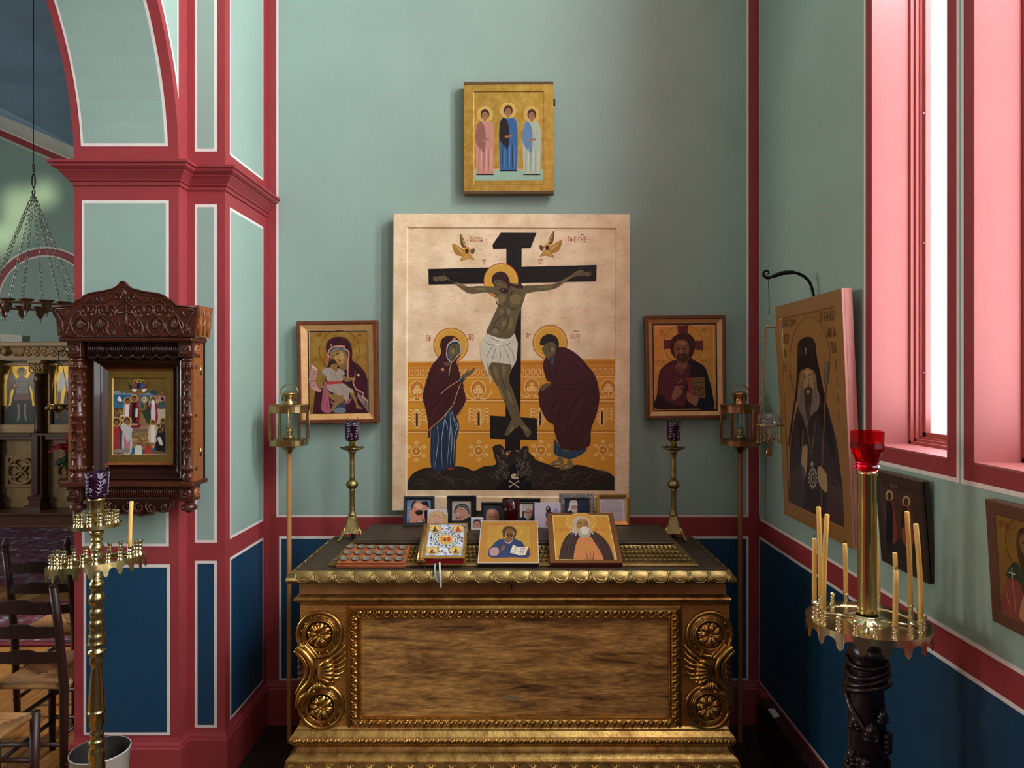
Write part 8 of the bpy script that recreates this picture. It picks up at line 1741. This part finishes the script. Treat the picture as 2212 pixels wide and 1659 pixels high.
for k in range(6):
    ca, cz = 2*PI*k/6, zz(962)+random.uniform(-.06, .08); cx_, cy_ = .12*math.cos(ca), .12*math.sin(ca)
    m = MB(); m.tube([(0, 0, .72), (cx_*.5, cy_*.5, (cz+.72)/2), (cx_, cy_, cz)], .006, 5); m.build('stem', 'green_leaf', t)
    for j in range(8): m = MB(); bract(m, (cx_, cy_, cz), 2*PI*j/8+k, random.uniform(.05, .5), .15, .042, .05); m.build('bract', 'red_bract', t)
    for j in range(5): m = MB(); bract(m, (cx_*.7, cy_*.7, cz-.12), 2*PI*j/5+k, -.2, .14, .045, .05); m.build('leaf', 'green_leaf', t)
# ring chandelier
Yd = 4.5; XD = PX(72.5, Yd); t = thing('ring_chandelier', 'ring chandelier of turned cups and glass drops on long chains in the nave', 'chandelier', (XD, Yd, PZ(690, Yd)))
zz = lambda py: PZ(py, Yd)-t.location.z; rr = .262; mat('chain_steel', '#b0b0a0', .35, 1); mat('bronze_brown', '#7a5a44', .4, .5, noise=.2, nscale=20)
m = MB(); m.tube([(0, 0, zz(-300)), (0, 0, zz(352))], .0025, 5); m.build('suspension_wire', 'iron', t)
m = MB(); m.tube([(.008*math.cos(a), 0, zz(358)+.011*math.sin(a)) for a in [2*PI*i/12 for i in range(12)]], .003, 5, closed=True); m.tube([(0, .007*math.cos(a), zz(367)+.012*math.sin(a)) for a in [2*PI*i/12 for i in range(12)]], .003, 5, closed=True); m.build('hook', 'iron', t)
m = MB()
for k in range(4): a = PI/2*k; m.tube(cr([(0, 0, zz(374)), (.011*math.cos(a), .011*math.sin(a), zz(384)), (.011*math.cos(a), .011*math.sin(a), zz(398)), (0, 0, zz(408))], 4, False), .0028, 5)
m.build('cage', 'iron', t); m = MB(); m.tube([(.010*math.cos(a), 0, zz(416)+.014*math.sin(a)) for a in [2*PI*i/12 for i in range(12)]], .004, 5, closed=True); m.build('gather_ring', 'iron', t)
m = MB(); m.lathe([(rr-.018, zz(664)), (rr+.018, zz(664)), (rr+.018, zz(660)), (rr-.018, zz(660)), (rr-.018, zz(664))], 48, cap=False, smooth=False); m.build('ring', 'bronze_brown', t)
for k in range(8):
    a = 2*PI*(k+.5)/8; chain((.008*math.cos(a), .008*math.sin(a), zz(424)), (rr*.98*math.cos(a), rr*.98*math.sin(a), zz(658)), .030, .0085, .0018, 'chain', t, 'chain_steel')
cupm = MB(); cupm.lathe([(.004, zz(683)), (.010, zz(681)), (.014, zz(678)), (.020, zz(675)), (.026, zz(671)), (.028, zz(667)), (.022, zz(664)), (.024, zz(660)), (.040, zz(657)), (.044, zz(655)), (.040, zz(655.5)), (.010, zz(657))], 16); cupm = cupm.mesh('candle_cup', 'bronze_brown')
gt = MB(); gt.lathe([(.0075, zz(690)), (.0085, zz(688)), (.0085, zz(681)), (.006, zz(681))], 10); gtm = gt.mesh('glass_drop', mat('drop_glass', '#e6efee', .05, trans=.6))
for k in range(16):
    a = 2*PI*(k+.2)/16; o = link('candle_cup', cupm, t, (rr*math.cos(a), rr*math.sin(a), 0)); link('glass_drop', gtm, o)
    if k % 2: link('glass_drop', gtm, o, (.016*math.cos(a), .016*math.sin(a), .006))
def spot(name, loc, target, power, size, blend, col):
    l = bpy.data.lights.new(name, 'SPOT'); l.energy = power; l.spot_size = math.radians(size); l.spot_blend = blend; l.color = col; l.shadow_soft_size = .12
    o = bpy.data.objects.new(name, l); C.objects.link(o); o.location = loc; o.rotation_euler = (Vector(target)-Vector(loc)).to_track_quat('-Z', 'Y').to_euler()
for px_, py_, pw, sz in ((95, 420, 60, 3.4), (40, 440, 60, 4.2), (30, 490, 45, 4.0), (-4, 520, 50, 4)):
    X, Z = P(px_, py_, NY1); spot('stained_window_sunbeam', (X+1.3, 1.5, 5.0 if False else 3.9), (X, NY1, Z), pw*34, sz, 1, (1, .95, .55))  # added mid-air spots cast the yellow patches on the east wall
spot('nave_sunbeam', (-1.95, 6.6, 3.3), (-2.75, 4.0, .1), 620, 30, .5, (1, .86, .62))
